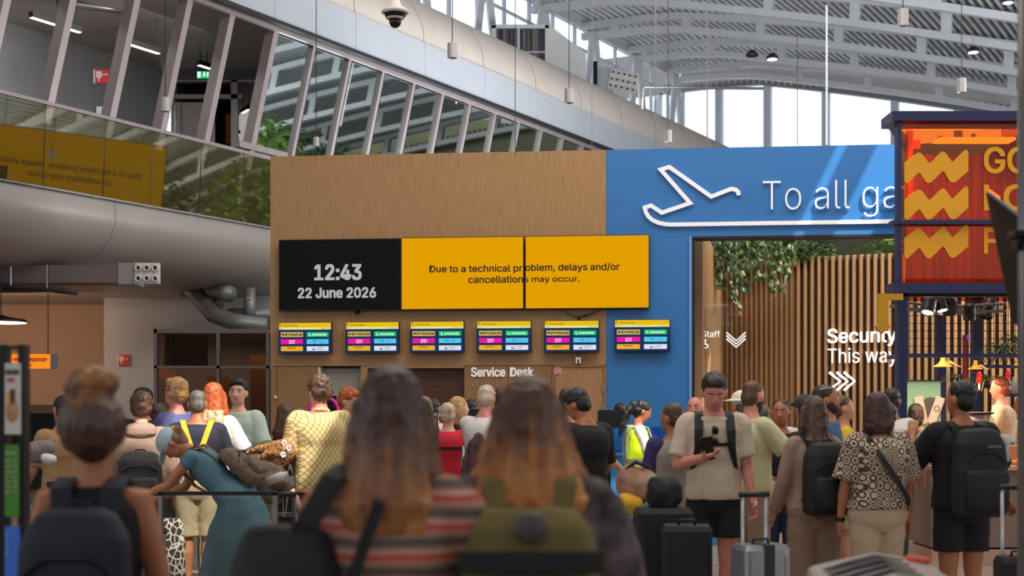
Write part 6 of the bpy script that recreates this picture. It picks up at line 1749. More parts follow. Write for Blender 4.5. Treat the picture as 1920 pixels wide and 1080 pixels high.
# yellow cap hanging at her chest
t = thing('sun_cap', 'bright yellow cap dangling in front of the khaki shorts', 'cap', P(367, 862, 11.3))
b = MB(); b.ell((0, 0, 0), (.085, .08, .10), 18, 12, Matrix.Rotation(-.6, 4, 'Y')); remeshed(b, 'crown', C['yellow'], t, .010, 2)
b = MB(); b.rings([[Vector(v) for v in ((-.06, -.05, .10), (-.06, .05, .10), (-.055, .05, .105), (-.055, -.05, .105))], [Vector(v) for v in ((-.13, -.06, .02), (-.13, .06, .02), (-.125, .06, .025), (-.125, -.06, .025))]]); b.build('visor', C['yellow'], t)
b = MB(); b.ribbon([Vector(v) for v in ((.04, -.075, .03), (.08, -.06, -.0), (.095, -.02, -.03))], .014, .006, (0, 0, 1)); b.build('cap_strap', C['black'], t)
# man in leaf print shirt
R = person('curly haired man seen from behind in a yellow leaf print shirt', 601, 706, 11.9, 14, M_diam, C['charcoal'], 'pink', ('messy', 'brown'), head=(10, 20), sleeve=.5, hem=.84, loose=.03, width=1.1, vox=.010, armL=((-50, -76), (-10, -60)), armR=((50, -76), (10, -60)))
b = MB(); b.tube([R['G'] @ (R['UM'] @ Vector((.062*math.cos(a_), -.01+.06*math.sin(a_), 1.478+.012*math.sin(a_)*-1))) for a_ in [2*PI*i/16 for i in range(17)]], .014, 7); b.build('collar', M_diam, R['root'], smooth=True)

# ---- right group ----------------------------------------------------------------------------
R = person('boy in a grey T-shirt with purple sleeves holding a suitcase handle', 1262, 757, 10.8, 22, C['greyT'], C['black'], 'tan', ('short', 'brown'), head=(6, 25), sleeve=None, loose=.025, hem=.84, armL=((-30, -74), (-5, -50)), vox=.011)
for sg, S0, u, f, E, Wr, r, *_ in R['arms']:
    b = MB(); G = R['G']; kk = R['kk']
    b.ell(G @ S0, (.082*kk,)*3, 12, 8); b.tube([G @ v for v in (S0, S0+u*.12, S0+u*.25)], [.08*kk, .078*kk, .08*kk], 12); remeshed(b, 'purple_sleeve', C['purple'], R['root'], .012, 2, .012)
person('bald man mostly hidden behind the man with the phone', 1303, 744, 13.3, 160, C['grey'], C['charcoal'], 'pink', ('bald', 'brown'))
# man with phone
R = person('man in a white T-shirt and black shorts looking at his phone, black backpack straps on', 1338, 697, 10.0, 176, C['beigeT'], C['black'], 'pink', ('quiff', 'dark'), head=(30, 0), short=.30, sleeve=.45, hem=.90, loose=.015, width=1.04, vox=.0085,
   armL=((-62, -80), (-30, -72)), armR=((62, -74), (-42, 12)), handR=((-50, 15), (0, 80), .55), handL=((-20, -75), (60, 0), 1.25), topd=.016)
held(R, 1, 'mobile_phone', 'black phone held by the man in the white T-shirt', 'phone', .078, .16, .01, M_black, .0, axis=(.15, .25, 1))
t = backpack(R, 'black backpack worn by the man looking at his phone, chest strap closed', M_bagk, zc=1.18)
b = MB(); b.ribbon([R['G'] @ Vector(v) for v in ((-.11, .152, 1.27), (0, .165, 1.265), (.11, .152, 1.27))], .022, .008, (0, 0, 1)); b.build('chest_strap', M_blackm, t)
t = thing('sunglasses', 'black sunglasses hanging from the neckline of the white T-shirt', 'sunglasses', R['root'].location.copy(), R['root'].rotation_euler.z)
for z in (1.36, 1.285):
    b = MB(); b.ell((0, 0, 0), (.024, .006, .03), 14, 8, R['G'] @ Matrix.Translation((.0, .157, z)) @ Matrix.Rotation(.25, 4, 'Y')); b.build('lens', mat('lens_black', (10, 10, 12), rough=.1), t, smooth=True)
b = MB(); b.tube([R['G'] @ Vector(v) for v in ((.012, .158, 1.39), (.02, .15, 1.33), (.012, .158, 1.26))], .004, 6); b.build('temple', M_black, t)
# bearded man in pale yellow tee with stretched arm
R = person('bearded man in a pale yellow T-shirt stretching an arm to the right', 1407, 713, 10.9, -60, C['lime'], C['taupe'], 'pink', ('buzz', 'brown'), head=(16, 18), armR=((30, -48), (-18, 14)), armL=((-50, -70), (10, -30)), hem=.88, beard='dark', width=1.05, vox=.010, loose=.012, sleeve=.45)
R = person('person in a white panama hat behind the bearded man', 1390, 735, 12.6, 20, C['white'], C['khaki'], 'light', ('short', 'grey')); cap_hat(R, cloth('hat_cream', (226, 218, 200)), 'brim')
person('person in a white T-shirt behind the bearded man', 1428, 760, 13.5, 0, C['white'], C['jeans'], 'tan', ('short', 'grey'))
R = person('dark haired man in a black shirt facing the camera with folded arms', 1464, 749, 11.8, 168, C['black'], C['jeans'], 'tan', ('short', 'dark'), head=(4, -4), sleeve=.5, vox=.009, armL=((-50, -66), (50, -20)), armR=((50, -62), (-35, -15)), shoes='black')
R = person('long haired woman in taupe jumper and trousers with a large black backpack', 1525, 745, 9.8, 12, C['taupe'], cloth('taupe_trousers', (152, 124, 104)), 'light', ('half', 'brown', .85), 'f', sleeve=1, width=1.04, wide=.03, head=(4, 12), armR=((50, -68), (20, -30)), armL=((-50, -74), (-10, -60)), vox=.010, shoes='brown', loose=.012)
backpack(R, 'large black backpack on the long haired woman in taupe', M_bagk, w=.36, h=.52, dep=.22, zc=1.17)
R = person('bearded man in a blue shirt with sunglasses on his head, facing right', 1553, 722, 11.7, -108, C['blue'], C['navy'], 'tan', ('short', 'dark'), beard='dark', head=(-4, 8), sleeve=.45, vox=.010, shoes='brown'); glasses(R, up=True, m=M_signw)
R = person('person in a white T-shirt and dark cap behind the long haired woman', 1508, 742, 12.4, 15, C['white'], C['khaki'], 'tan', ('short', 'black')); cap_hat(R, C['charcoal'])
person('person in a yellow T-shirt with a hanging arm behind the bearded man in blue', 1581, 742, 12.8, -90, C['yellow'], C['khaki'], 'light', ('short', 'brown'), armL=((-10, -60), (0, -60)), armR=((80, -60), (10, -50)), short=.45)
# woman in swirl print blouse
R = person('dark haired woman in a swirl print blouse and beige trousers with a cross strap', 1645, 738, 9.4, 10, M_swirl, C['cream'], 'tan', ('bob', 'auburn'), 'f', head=(6, -4), sleeve=.5, hem=.96, loose=.045, width=1.14, vox=.0085, armL=((-70, -76), (-30, -80)), armR=((72, -74), (20, -84)), topd=.014, shoes='brown')
t = thing('crossbody_bag', 'black cross strap over the swirl print blouse with a small black bag in front', 'bag', R['root'].location.copy(), R['root'].rotation_euler.z)
b = MB(); b.ribbon([R['G'] @ Vector(v) for v in ((-.09, .02, 1.50), (-.10, -.10, 1.44), (-.05, -.175, 1.32), (.06, -.185, 1.16), (.15, -.16, 1.03), (.2, -.06, .96), (.18, .1, .95))], .032, .008, (1, 0, .6)); b.build('strap', M_bagk, t)
b = MB(); b.oval([(.1, .21, .84, .09, .03), (.1, .21, .9, .11, .04), (.1, .21, 1.0, .11, .04), (.1, .21, 1.03, .1, .03)], 20, 3.2, R['G']); b.build('bag_body', M_bagk, t, smooth=True)
sg, S0, u, f, E, Wr, r, *_ = R['arms'][0]
b = MB(); b.tube([R['G'] @ (Wr-f*.012), R['G'] @ (Wr+f*.014)], .034*R['kk'], 14); b.build('watch', M_black, R['root'])
b = MB(); b.box(-.02, .02, -.03, .03, -.03, .03); 
person('person in white top with a teal backpack behind the kiosk column', 1672, 728, 13.6, -15, C['white'], C['charcoal'], 'tan', ('short', 'dark')) and None
R = person('person in a yellow T-shirt left of the kiosk column', 1664, 756, 12.9, 5, C['yellow'], C['khaki'], 'tan', ('short', 'brown'), armR=((80, -50), (30, -60)), short=.45)
# man with backpack at the counter
R = person('dark haired man in black T-shirt and shorts with a big black backpack at the counter', 1803, 715, 9.6, 10, C['black'], C['black'], 'tan', ('short', 'black'), head=(4, 24), short=.33, sleeve=.5, hem=.9, width=1.1, vox=.0085, loose=.02, armR=((72, -62), (40, -58)), armL=((-40, -50), (30, 50)), handL=((30, 60), (0, -90), .6), handR=((60, -40), (0, -90), 1.1))
t = backpack(R, 'big black backpack on the man at the kiosk counter', M_bagk, w=.36, h=.58, dep=.2, zc=1.15)
b = MB(); b.box(-.02, .075, -.395, -.388, 1.315, 1.33, R['G'] @ R['UM']); b.build('grey_label', mat('label_grey', (96, 100, 92), rough=.6), t)
b = MB(); b.oval([(.205, -.20, 1.22, .03, .03), (.205, -.20, 1.3, .022, .022), (.205, -.2, 1.34, .033, .033), (.205, -.2, 1.4, .034, .034)], 12, 2, R['G']); b.build('side_bottle', M_white, t, smooth=True)
person('woman with dark hair in a grey top inside the kiosk area, facing right', 1720, 758, 15.9+1.2, -80, C['grey'], C['black'], 'tan', ('bob', 'dark'), 'f', xshift=.0)
R = person('kiosk vendor in a sand coloured polo and green apron, facing left', 1878, 707, 16.55, 62, C['sand'], C['black'], 'pink', ('short', 'red'), head=(6, 0), sleeve=.5, vox=.011, armL=((-40, -70), (-10, -50)), armR=((30, -70), (10, -40)))
b = MB(); rr = []
for z, rx, ry in ((.5, .21, .15), (.8, .20, .145), (.95, .192, .142), (1.08, .18, .13)):
    rr.append([R['G'] @ Vector((rx*math.cos(2*PI*k_/22), ry*math.sin(2*PI*k_/22), z)) for k_ in range(22)])
b.rings(rr); remeshed(b, 'apron', C['green'], R['root'], .014, 2, .01)
person('dark skinned person in a white top at the right edge of the kiosk', 1918, 740, 17.0, 70, C['white'], C['black'], 'brown', ('short', 'black'))

# ---- blurred foreground -----------------------------------------------------------------------
R = person('blurred woman with a high bun in a dark sleeveless top, nearest on the left', 178, 697, 4.2, 2, C['black'], C['jeans'], 'tan', ('bun', 'bunhair'), 'f', sleeve=0, width=1.0, vox=.008, armL=((-68, -76), (-20, -84)), armR=((68, -76), (20, -84)), H=1.60)
backpack(R, 'blurred dark navy backpack on the woman with the high bun', M_bagn, w=.34, h=.52, dep=.19, zc=1.14)
sg, S0, u, f, E, Wr, r, *_ = R['arms'][0]
b = MB(); b.tube([R['G'] @ (Wr-f*.012), R['G'] @ (Wr+f*.014)], .032*R['kk'], 14); b.ell(R['G'] @ (Wr + Vector((-.02, -.03, 0))), (.02, .02, .02), 10, 8); b.build('watch', mat('watch_gold', (206, 176, 130), rough=.3, metal=.6), R['root'])
R = person('blurred woman with very long brown hair in a red and grey striped knit jumper', 735, 694, 3.55, -4, M_stripe, C['jeans'], 'light', ('vlong', 'fadebrown', 1.0), 'f', sleeve=1, width=1.0, vox=.008, loose=.035, armL=((-72, -64), (-20, -36)), armR=((70, -52), (30, -30)), hem=.82)
t = thing('tote_bag', 'blurred large black shoulder bag on the left hip of the striped jumper', 'bag', R['root'].location.copy(), R['root'].rotation_euler.z)
b = MB(); b.oval([(-.25, -.14, .84, .13, .07), (-.25, -.14, .9, .15, .09), (-.25, -.14, 1.24, .14, .08), (-.25, -.14, 1.34, .11, .05), (-.25, -.14, 1.36, .09, .03)], 24, 3, R['G']); remeshed(b, 'bag_body', M_bagk, t, .012, 3, .03)
b = MB(); b.ribbon([R['G'] @ Vector(v) for v in ((-.30, -.16, 1.18), (-.19, -.17, 1.36), (-.135, -.12, 1.47), (-.12, .0, 1.50), (-.15, .12, 1.42), (-.28, .05, 1.18))], .055, .014, (1, .2, 0)); b.build('strap', M_bagk, t)
b = MB(); b.ribbon([R['G'] @ Vector(v) for v in ((.0, -.20, 1.42), (-.07, -.205, 1.22), (-.2, -.2, 1.05), (-.3, -.18, .95))], .03, .01, (1, .2, 0)); b.build('cross_strap', M_bagk, t)
R = person('blurred woman with long ombre hair in a mottled grey fleece jacket', 992, 712, 3.7, 0, M_mottle, C['jeans'], 'light', ('long', 'fadegold', 1.3), 'f', sleeve=1, width=1.16, vox=.008, loose=.045, armL=((-74, -68), (-30, -70)), armR=((74, -70), (20, -76)), hem=.74)
t = thing('backpack', 'blurred olive green canvas backpack on the woman in the fleece jacket', 'backpack', R['root'].location.copy(), R['root'].rotation_euler.z)
G = R['G']
b = MB(); b.oval([(0, -.27, .86, .15, .08), (0, -.27, .9, .18, .1), (0, -.27, 1.2, .18, .1), (0, -.26, 1.36, .16, .085), (0, -.25, 1.41, .12, .05)], 28, 3.2, G); remeshed(b, 'bag_body', M_olive, t, .012, 3, .02)
b = MB(); b.box(-.185, .185, -.385, -.365, 1.255, 1.315, G); b.build('dark_band', M_bagk, t, bevel=.006)
b = MB(); b.oval([(0, -.38, .96, .11, .03), (0, -.385, 1.0, .13, .045), (0, -.385, 1.17, .13, .045), (0, -.38, 1.225, .12, .03)], 24, 3.4, G); b.build('front_pocket', M_olive, t, smooth=True)
b = MB(); b.tube([G @ Vector((.02*math.cos(a_), -.43, 1.19+.02*math.sin(a_))) for a_ in [2*PI*i/14 for i in range(15)]], .006, 7); b.build('ring', M_steel, t)
b = MB(); b.ell((0, 0, 0), (.045, .02, .04), 12, 8, G @ Matrix.Translation((.0, -.385, 1.37))); b.build('lion_buckle', mat('buckle_dark', (70, 62, 58), rough=.5), t, smooth=True)
for sx in (-1, 1):
    b = MB(); b.ribbon([G @ Vector(v) for v in ((sx*.08, -.19, 1.38), (sx*.1, -.14, 1.47), (sx*.1, -.02, 1.52), (sx*.11, .1, 1.46), (sx*.12, .17, 1.3), (sx*.2, .1, 1.1), (sx*.22, -.05, .98))], .05, .014, (1, 0, 0)); b.build('strap', M_olive, t)
# ================================================================== LUGGAGE AND SMALL THINGS
def suitcase(label, px, py_top, d, w, h, dep, m, rz=0.0, stripe=None, handle=None, hm=None, cx=None, ribs=5):
    """hard suitcase standing on four wheels; py_top = row of its top edge"""
    x = (px-960)*d/F
    t = thing('suitcase', label, 'suitcase', (x, d, 0), rz)
    z0 = .06
    b = MB(); b.oval([(0, 0, z0, w*.44, dep*.40), (0, 0, z0+.03, w*.5, dep*.5), (0, 0, z0+h-.03, w*.5, dep*.5), (0, 0, z0+h, w*.45, dep*.42)], 32, 7)
    b.build('shell', m, t, smooth=False, bevel=0)
    for i in range(ribs):
        xx = -w*.36 + w*.72*i/(max(1, ribs-1))
        if stripe and abs(xx) < w*.1: continue
        b = MB(); b.box(xx-.008, xx+.008, -dep*.5-.005, -dep*.5+.01, z0+.06, z0+h-.06); b.build('rib', m, t, bevel=.003)
    if stripe:
        b = MB(); b.box(-.03, .03, -dep*.5-.008, dep*.5+.008, z0-.002, z0+h+.004); b.build('strap', stripe, t)
    for sx in (-1, 1):
        for sy in (-1, 1):
            b = MB(); b.rings([[Vector((sx*w*.38+dx, sy*dep*.34+.028*math.cos(a_), .03+.028*math.sin(a_))) for a_ in [2*PI*i/12 for i in range(12)]] for dx in (-.012, .012)]); b.build('wheel', M_black, t)
            b = MB(); b.box(sx*w*.38-.018, sx*w*.38+.018, sy*dep*.34-.02, sy*dep*.34+.02, .045, z0+.01); b.build('wheel_mount', M_blackm, t)
    b = MB(); b.tube([(-.05, 0, z0+h), (-.045, 0, z0+h+.03), (.045, 0, z0+h+.03), (.05, 0, z0+h)], .009, 8); b.build('carry_handle', M_black, t, smooth=True)
    if handle:
        for sx in (-1, 1):
            b = MB(); b.tube([(sx*.075, dep*.36, z0+h*.5), (sx*.075, dep*.36, handle)], .011, 8); b.build('handle_tube', hm or M_steel, t, smooth=True)
        b = MB(); b.tube([(-.095, dep*.36, handle), (.095, dep*.36, handle)], .017, 10); b.build('grip', M_black, t, smooth=True)
    return t
M_silver = mat('case_silver', (158, 160, 166), rough=.28, metal=.55, var=.05, vscale=5)
suitcase('silver hard suitcase with a dark strap, held by the man with the phone', 1426, 1020, 8.5, .30, EYE-(1020-HZ)*8.5/F-.06, .24, M_silver, .28, stripe=mat('strap_green', (34, 48, 36), rough=.7), handle=1.05, hm=mat('tube_white', (190, 188, 190), rough=.3, metal=.3), ribs=3)
# large black suitcases
suitcase('tall black suitcase in front of the boy with purple sleeves', 1243, 955, 9.2, .36, .87, .3, M_bagk, .05, ribs=4)
suitcase('second black suitcase leaning right behind the tall black one', 1288, 985, 8.7, .30, .80, .26, M_bagk, -.1, ribs=3)
t = suitcase('pale green suitcase half hidden behind the mottled fleece sleeve', 1188, 985, 9.6, .34, EYE-(985-HZ)*9.6/F-.06, .26, mat('case_palegreen', (206, 210, 150), rough=.4), .1, ribs=4)
suitcase('black suitcase at the right edge held by the man with the big backpack', 1912, 1040, 8.4, .26, .64, .22, M_bagk, .0, handle=1.10, hm=mat('tube_white', (190, 188, 190)), ribs=3)
# soft bags heaped on the pale case
def softbag(name, label, cat, px, py, d, r, m, rot=(0, 0, 0), disp=.05):
    t = thing(name, label, cat, P(px, py, d))
    b = MB(); b.ell((0, 0, 0), r, 20, 12, Euler(rot).to_matrix().to_4x4()); remeshed(b, 'bag_body', m, t, .012, 3, disp)
    return t
z_pg = EYE-(985-HZ)*9.6/F
t = softbag('travel_bag', 'pink and brown soft bag on top of the luggage pile', 'bag', 1196, 908, 9.6, (.155, .12, .13), mat('bag_pinkbrown', (196, 150, 124), rough=.8, rgb2=(138, 96, 74), vscale=5), (0, .3, 0))
b = MB(); b.tube([(-.08, -.05, .1), (-.02, -.06, .15), (.08, -.05, .11), (.14, -.04, .0)], .014, 7); b.build('dark_handle', M_bagn, t, smooth=True)
t = softbag('yellow_pouch', 'mustard yellow pouch squeezed between the luggage', 'bag', 1182, 946, 9.5, (.09, .08, .07), C['yellow'], (0, .5, 0), .04)
t = thing('blue_holdall', 'blue grey folded holdall hanging over the pale green suitcase', 'bag', P(1192, 972, 9.45))
b = MB(); b.rings([[Vector(v) for v in ((-.13, -.12, -.16), (-.13, .1, -.16), (-.10, .1, -.04), (-.10, -.12, -.04))], [Vector(v) for v in ((.1, -.12, .02), (.1, .1, .02), (.11, .1, .14), (.11, -.12, .14))]]); remeshed(b, 'bag_body', mat('holdall_blue', (84, 104, 126), rough=.7, var=.1), t, .010, 3, .02)
b = MB(); b.ribbon([(-.11, -.125, -.09), (0, -.125, -.02), (.1, -.125, .07)], .03, .01, (0, 1, .3)); b.build('grey_strap', C['greyT'], t)
softbag('neck_pillow', 'small bright green travel pillow on the black luggage', 'pillow', 1228, 905, 9.35, (.04, .05, .05), mat('pillow_green', (96, 180, 50), rough=.8), (0, 0, 0), .02)
softbag('travel_bag', 'black soft bag on top of the tall black suitcase', 'bag', 1245, 925, 9.25, (.12, .11, .12), M_bagk, (0, 0, 0), .05)
# white case with black stripes at the bottom edge
t = thing('striped_case', 'blurred pale grey case with dark curved stripes and an orange patch at the bottom edge', 'suitcase', (P(1650, 770, 4.8).x, 4.8, 0), 0.0)
k48 = 4.8/F
zt = EYE-(1046-HZ)*k48
b = MB(); b.rings([[Vector(v) for v in ((-.235, -.2, .08), (.22, -.2, .08), (.25, -.2, zt-.09), (.0, -.2, zt-.035), (-.235, -.2, zt-.10))], [Vector(v) for v in ((-.235, .22, .08), (.22, .22, .08), (.22, .22, zt-.03), (.03, .22, zt), (-.2, .22, zt-.05))]]); b.build('shell', mat('case_palegrey', (162, 152, 146), rough=.5, var=.05), t, bevel=.02)
for i, (y, m_) in enumerate(((.1, mat('stripe_green', (34, 44, 30), rough=.6)), (.02, mat('stripe_violet', (50, 40, 62), rough=.6)), (-.06, mat('stripe_dark', (40, 36, 38), rough=.6)), (-.14, mat('stripe_dark', (40, 36, 38))))):
    f_ = (y+.2)/.42
    def top(x):
        zl, zm, zr = (zt-.10)*(1-f_)+(zt-.05)*f_, (zt-.035)*(1-f_)+zt*f_, (zt-.09)*(1-f_)+(zt-.03)*f_
        return zl+(zm-zl)*(x+.22)/.23 if x < .01 else zm+(zr-zm)*(x-.01)/.22
    b = MB(); b.ribbon([(-.17+.04*i*0, y-.03, top(-.17)+.006), (-.08, y-.008, top(-.08)+.008), (.01, y, top(.01)+.008), (.1, y-.012, top(.1)+.008)], [.02, .035, .035, .012], .006, (0, 1, 0)); b.build('stripe', m_, t)
b = MB(); b.box(.05, .13, .14, .2, zt-.02, zt-.004, Matrix.Rotation(.08, 4, 'Y')); b.build('orange_patch', mat('patch_orange', (222, 96, 60), rough=.6), t)
for sx in (-.18, .16):
    for sy in (-.15, .15):
        b = MB(); b.box(sx-.02, sx+.02, sy-.03, sy+.03, 0, .085); b.build('wheel', M_black, t)
# dark rail with glass, left
t = thing('glass_barrier', 'low glass barrier with a dark rail in front of the woman in the teal dress', 'barrier', (0, 0, 0))
dr_ = 10.2
b = MB(); b.box(fx(296, dr_), fx(520, dr_), dr_, dr_+.06, fz(929, dr_), fz(922, dr_)); b.build('rail', M_black, t)
b = MB(); b.box(fx(299, dr_), fx(518, dr_), dr_+.02, dr_+.03, .06, fz(931, dr_)); b.build('glass', glassy('barrier_glass', (240, 244, 242), refl=.0), t)
for px in (300, 515):
    b = MB(); b.box(fx(px, dr_)-.015, fx(px, dr_)+.015, dr_, dr_+.05, 0, fz(925, dr_)); b.build('post', M_steel, t)
b = MB(); b.box(fx(296, dr_), fx(520, dr_), dr_-.01, dr_+.06, 0, .06); b.build('base', M_steel, t)
# giraffe print bag / trolley bag
t = thing('print_suitcase', 'black suitcase with a pale giraffe net pattern beside the khaki shorts', 'suitcase', (fx(324, 12.2), 12.2, 0), 0)
b = MB(); b.oval([(0, 0, .05, .10, .09), (0, 0, .08, .125, .11), (0, 0, .60, .125, .11), (0, 0, .64, .11, .09)], 28, 4); b.build('shell', M_giraffe, t, smooth=True)
b = MB(); b.tube([(-.04, 0, .64), (-.04, 0, .67), (.04, 0, .67), (.04, 0, .64)], .009, 7); b.build('carry_handle', M_black, t)
for sx in (-.08, .08):
    b = MB(); b.box(sx-.015, sx+.015, -.05, .05, 0, .06); b.build('wheel', M_black, t)
# shopping bag with letters
t = thing('shopping_bag', 'light grey carrier bag with a blue square logo hanging beside the woman in teal', 'bag', P(328, 872, 11.6))
b = MB(); b.rings([[Vector(v) for v in ((-.10, -.03, -.17), (.1, -.03, -.17), (.1, .03, -.17), (-.1, .03, -.17))], [Vector(v) for v in ((-.08, -.05, .0), (.1, -.05, .0), (.1, .05, .0), (-.08, .05, .0))], [Vector(v) for v in ((-.05, -.02, .14), (.09, -.02, .14), (.09, .02, .14), (-.05, .02, .14))]]); b.build('bag_body', mat('bag_lightgrey', (176, 170, 168), rough=.7), t)
b = MB(); b.box(.0, .07, -.056, -.05, -.10, -.03); b.build('blue_square', mat('logo_blue', (40, 50, 160), rough=.6), t)
text('CO', .05, .035, M_signw, t, (.01, -.06, -.08), bold=.04, depth=.003)
b = MB(); b.tube([(-.02, 0, .14), (0, 0, .22), (.04, 0, .22), (.06, 0, .14)], .006, 6); b.build('carry_handle', mat('bag_lightgrey', (176, 170, 168)), t)
t = thing('red_suitcase', 'dark red suitcase edge behind the light grey carrier bag', 'suitcase', (fx(316, 12.6), 12.6, 0))
b = MB(); b.oval([(0, 0, .05, .12, .1), (0, 0, .1, .14, .12), (0, 0, 1.0, .14, .12), (0, 0, 1.04, .12, .1)], 24, 4); b.build('shell', mat('case_red', (140, 20, 40), rough=.5), t, smooth=True)
b = MB(); b.tube([(-.05, 0, 1.04), (-.05, 0, 1.07), (.05, 0, 1.07), (.05, 0, 1.04)], .009, 7); b.build('carry_handle', M_black, t)
# luggage trolleys
def trolley(label, x, y, rz, hz=1.02, load=None):
    t = thing('luggage_trolley', label, 'trolley', (x, y, 0), rz, 'luggage trolleys')
    for sx in (-.26, .26):
        b = MB(); b.tube([(sx, -.45, hz), (sx, -.42, .9), (sx, -.36, .25), (sx, .5, .16)], .016, 8); b.build('side_tube', M_steel, t, smooth=True)
    b = MB(); b.tube([(-.3, -.47, hz), (.3, -.47, hz)], .024, 10); b.build('push_bar', M_black, t, smooth=True)
    for z in (.75, .9):
        b = MB(); b.tube([(-.26, -.4, z), (.26, -.4, z)], .008, 6); b.build('basket_wire', M_steel, t)
    for i in range(7):
        b = MB(); b.tube([(-.24+.08*i, -.4, .9), (-.24+.08*i, -.4, .72), (-.24+.08*i, -.2, .72), (-.24+.08*i, -.16, .86)], .005, 5); b.build('basket_wire', M_steel, t)
    b = MB(); b.box(-.26, .26, -.3, .5, .15, .175); b.build('platform', M_steel, t)
    for sx in (-.22, .22):
        for y_ in (-.3, .42):
            b = MB(); b.rings([[Vector((sx+dx, y_+.06*math.cos(a_), .06+.06*math.sin(a_))) for a_ in [2*PI*i/14 for i in range(14)]] for dx in (-.015, .015)]); b.build('wheel', M_black, t)
    return t
trolley('luggage trolley with a wire basket pushed by the person in tan at the far left', fx(88, 10.8), 10.8, .9)
t = softbag('white_glove_toy', 'white plush glove shaped toy lying on the far left trolley', 'toy', 92, 860, 10.5, (.06, .05, .035), M_white, (0, .3, 0), .04)
softbag('travel_bag', 'grey travel bag lying in the far left trolley basket', 'bag', 72, 846, 10.9, (.14, .1, .08), C['grey'], (0, -.3, 0), .03)
trolley('luggage trolley loaded in front of the woman with curly hair', fx(520, 11.2), 11.7, -.3, .9)
t = thing('drinking_bottle', 'white drinking bottle lying in the trolley under the curly haired woman', 'bottle', P(522, 895, 10.9))
b = MB(); b.lathe([(0, -.09), (.032, -.09), (.034, .03), (.02, .06), (.02, .085), (0, .085)], 16, Matrix.Rotation(1.2, 4, 'Y')); b.build('bottle_body', M_signw, t, smooth=True)
b = MB(); b.lathe([(0, .085), (.024, .085), (.024, .11), (0, .11)], 14, Matrix.Rotation(1.2, 4, 'Y')); b.build('bottle_cap', M_black, t)
softbag('travel_bag', 'brown crumpled travel bag on the trolley under the curly haired woman', 'bag', 500, 905, 11.3, (.2, .15, .17), mat('bag_crumpled', (124, 104, 86), rough=.8, rgb2=(84, 68, 56), vscale=6), (0, .4, 0), .07)
# grey bin / chair
t = thing('grey_chair', 'light grey plastic chair back beside the leaf print shirt', 'chair', (fx(603, 13.6), 13.6, 0), 0)
b = MB(); b.oval([(0, 0, .78, .10, .02), (0, 0, .80, .115, .022), (0, 0, 1.12, .115, .022), (0, 0, 1.15, .09, .018)], 24, 4); b.build('backrest', mat('chair_grey', (136, 144, 160), rough=.5), t, smooth=True)
b = MB(); b.box(-.2, .2, -.42, 0, .72, .76); b.build('seat', mat('chair_grey', (136, 144, 160)), t, bevel=.01)
for sx in (-.17, .17):
    for y_ in (-.38, -.03):
        b = MB(); b.tube([(sx, y_, 0), (sx, y_, .72)], .014, 8); b.build('leg', M_steel, t, smooth=True)
# pink arch stand
t = thing('pink_arch', 'magenta arched display stand with a white panel at the wooden wall', 'display stand', (fx(605, 17.6), 17.6, 0), 0)
kp = 17.6/F
pts = [(-24*kp, 0, .0)] + [(-24*kp, 0, fz(775, 17.6))] + [(27*kp*math.cos(a_)+2*kp, 0, fz(770, 17.6)+26*kp*math.sin(a_)) for a_ in [PI-PI*i/12 for i in range(13)]] + [(29*kp, 0, .0)]
b = MB(); b.tube(pts, .025, 8); b.build('arch_tube', mat('arch_magenta', (206, 24, 140), rough=.4, emit=(206, 24, 140), estr=.15), t, smooth=True)
b = MB(); b.box(-22*kp, 0, -.01, .01, .5, fz(756, 17.6)); b.build('white_panel', mat('panel_lilac', (206, 200, 216), rough=.5), t)
b = MB(); b.box(0, 26*kp, -.01, .01, .5, fz(742, 17.6)); b.build('dark_panel', M_blackm, t)
# green arrow notice and grey info pole
t = thing('info_pole', 'grey information pole with a green symbol behind the ginger haired man', 'sign', (fx(672, 17.2), 17.2, 0), 0)
kq = 17.2/F
b = MB(); b.box(-14*kq, 14*kq, 0, .05, 0, fz(738, 17.2)); b.build('board', mat('pole_panel', (112, 104, 98), rough=.6), t)
b = MB(); b.box(-11*kq, 8*kq, -.006, 0, fz(762, 17.2), fz(747, 17.2)); b.build('green_field', mat('notice_green', (30, 150, 80), rough=.6), t)
b = MB(); b.tube([(-6*kq, -.01, fz(757, 17.2)), (-2*kq, -.01, fz(752, 17.2)), (2*kq, -.01, fz(757, 17.2))], .008, 5); b.build('arrow_symbol', M_signw, t)
for i in range(3):
    b = MB(); b.box(-9*kq, 9*kq, -.006, 0, fz(773+7*i, 17.2), fz(771+7*i, 17.2)); b.build('text_line', mat('line_dark', (60, 56, 54), rough=.6), t)
# yellow and blue airline stand
t = thing('baggage_stand', 'blue and yellow cabin bag gauge sign reading RYANAIR', 'sign', (fx(804, 13.0), 13.0, 0), 0.0)
kr = 13.0/F
M_rb = mat('stand_blue', (36, 42, 130), rough=.5); M_ry = mat('stand_yellow', (226, 172, 30), rough=.5)
b = MB(); b.box(-26*kr, 17*kr, 0, .05, 0.0, fz(771, 13)); b.build('board', M_rb, t)
b = MB(); b.box(-23*kr, 14*kr, -.008, 0, .35, fz(784, 13)); b.build('yellow_poster', M_ry, t)
text('RYANAIR', 38*kr, 6.0*kr, M_signw, t, (-23*kr, -.006, fz(780.5, 13)), bold=.05)
text('BAG-SIZER', 22*kr, 3*kr, mat('ink_brown', (110, 70, 30), rough=.6), t, (-9*kr, -.012, fz(789, 13)), bold=.03)
b = MB(); b.box(-5*kr, 3*kr, -.014, -.008, fz(806, 13), fz(793, 13)); b.build('bag_picture', M_signw, t)
b = MB(); b.box(-4*kr, 3*kr, -.016, -.010, fz(796, 13), fz(792, 13)); b.build('bag_picture', M_black, t)
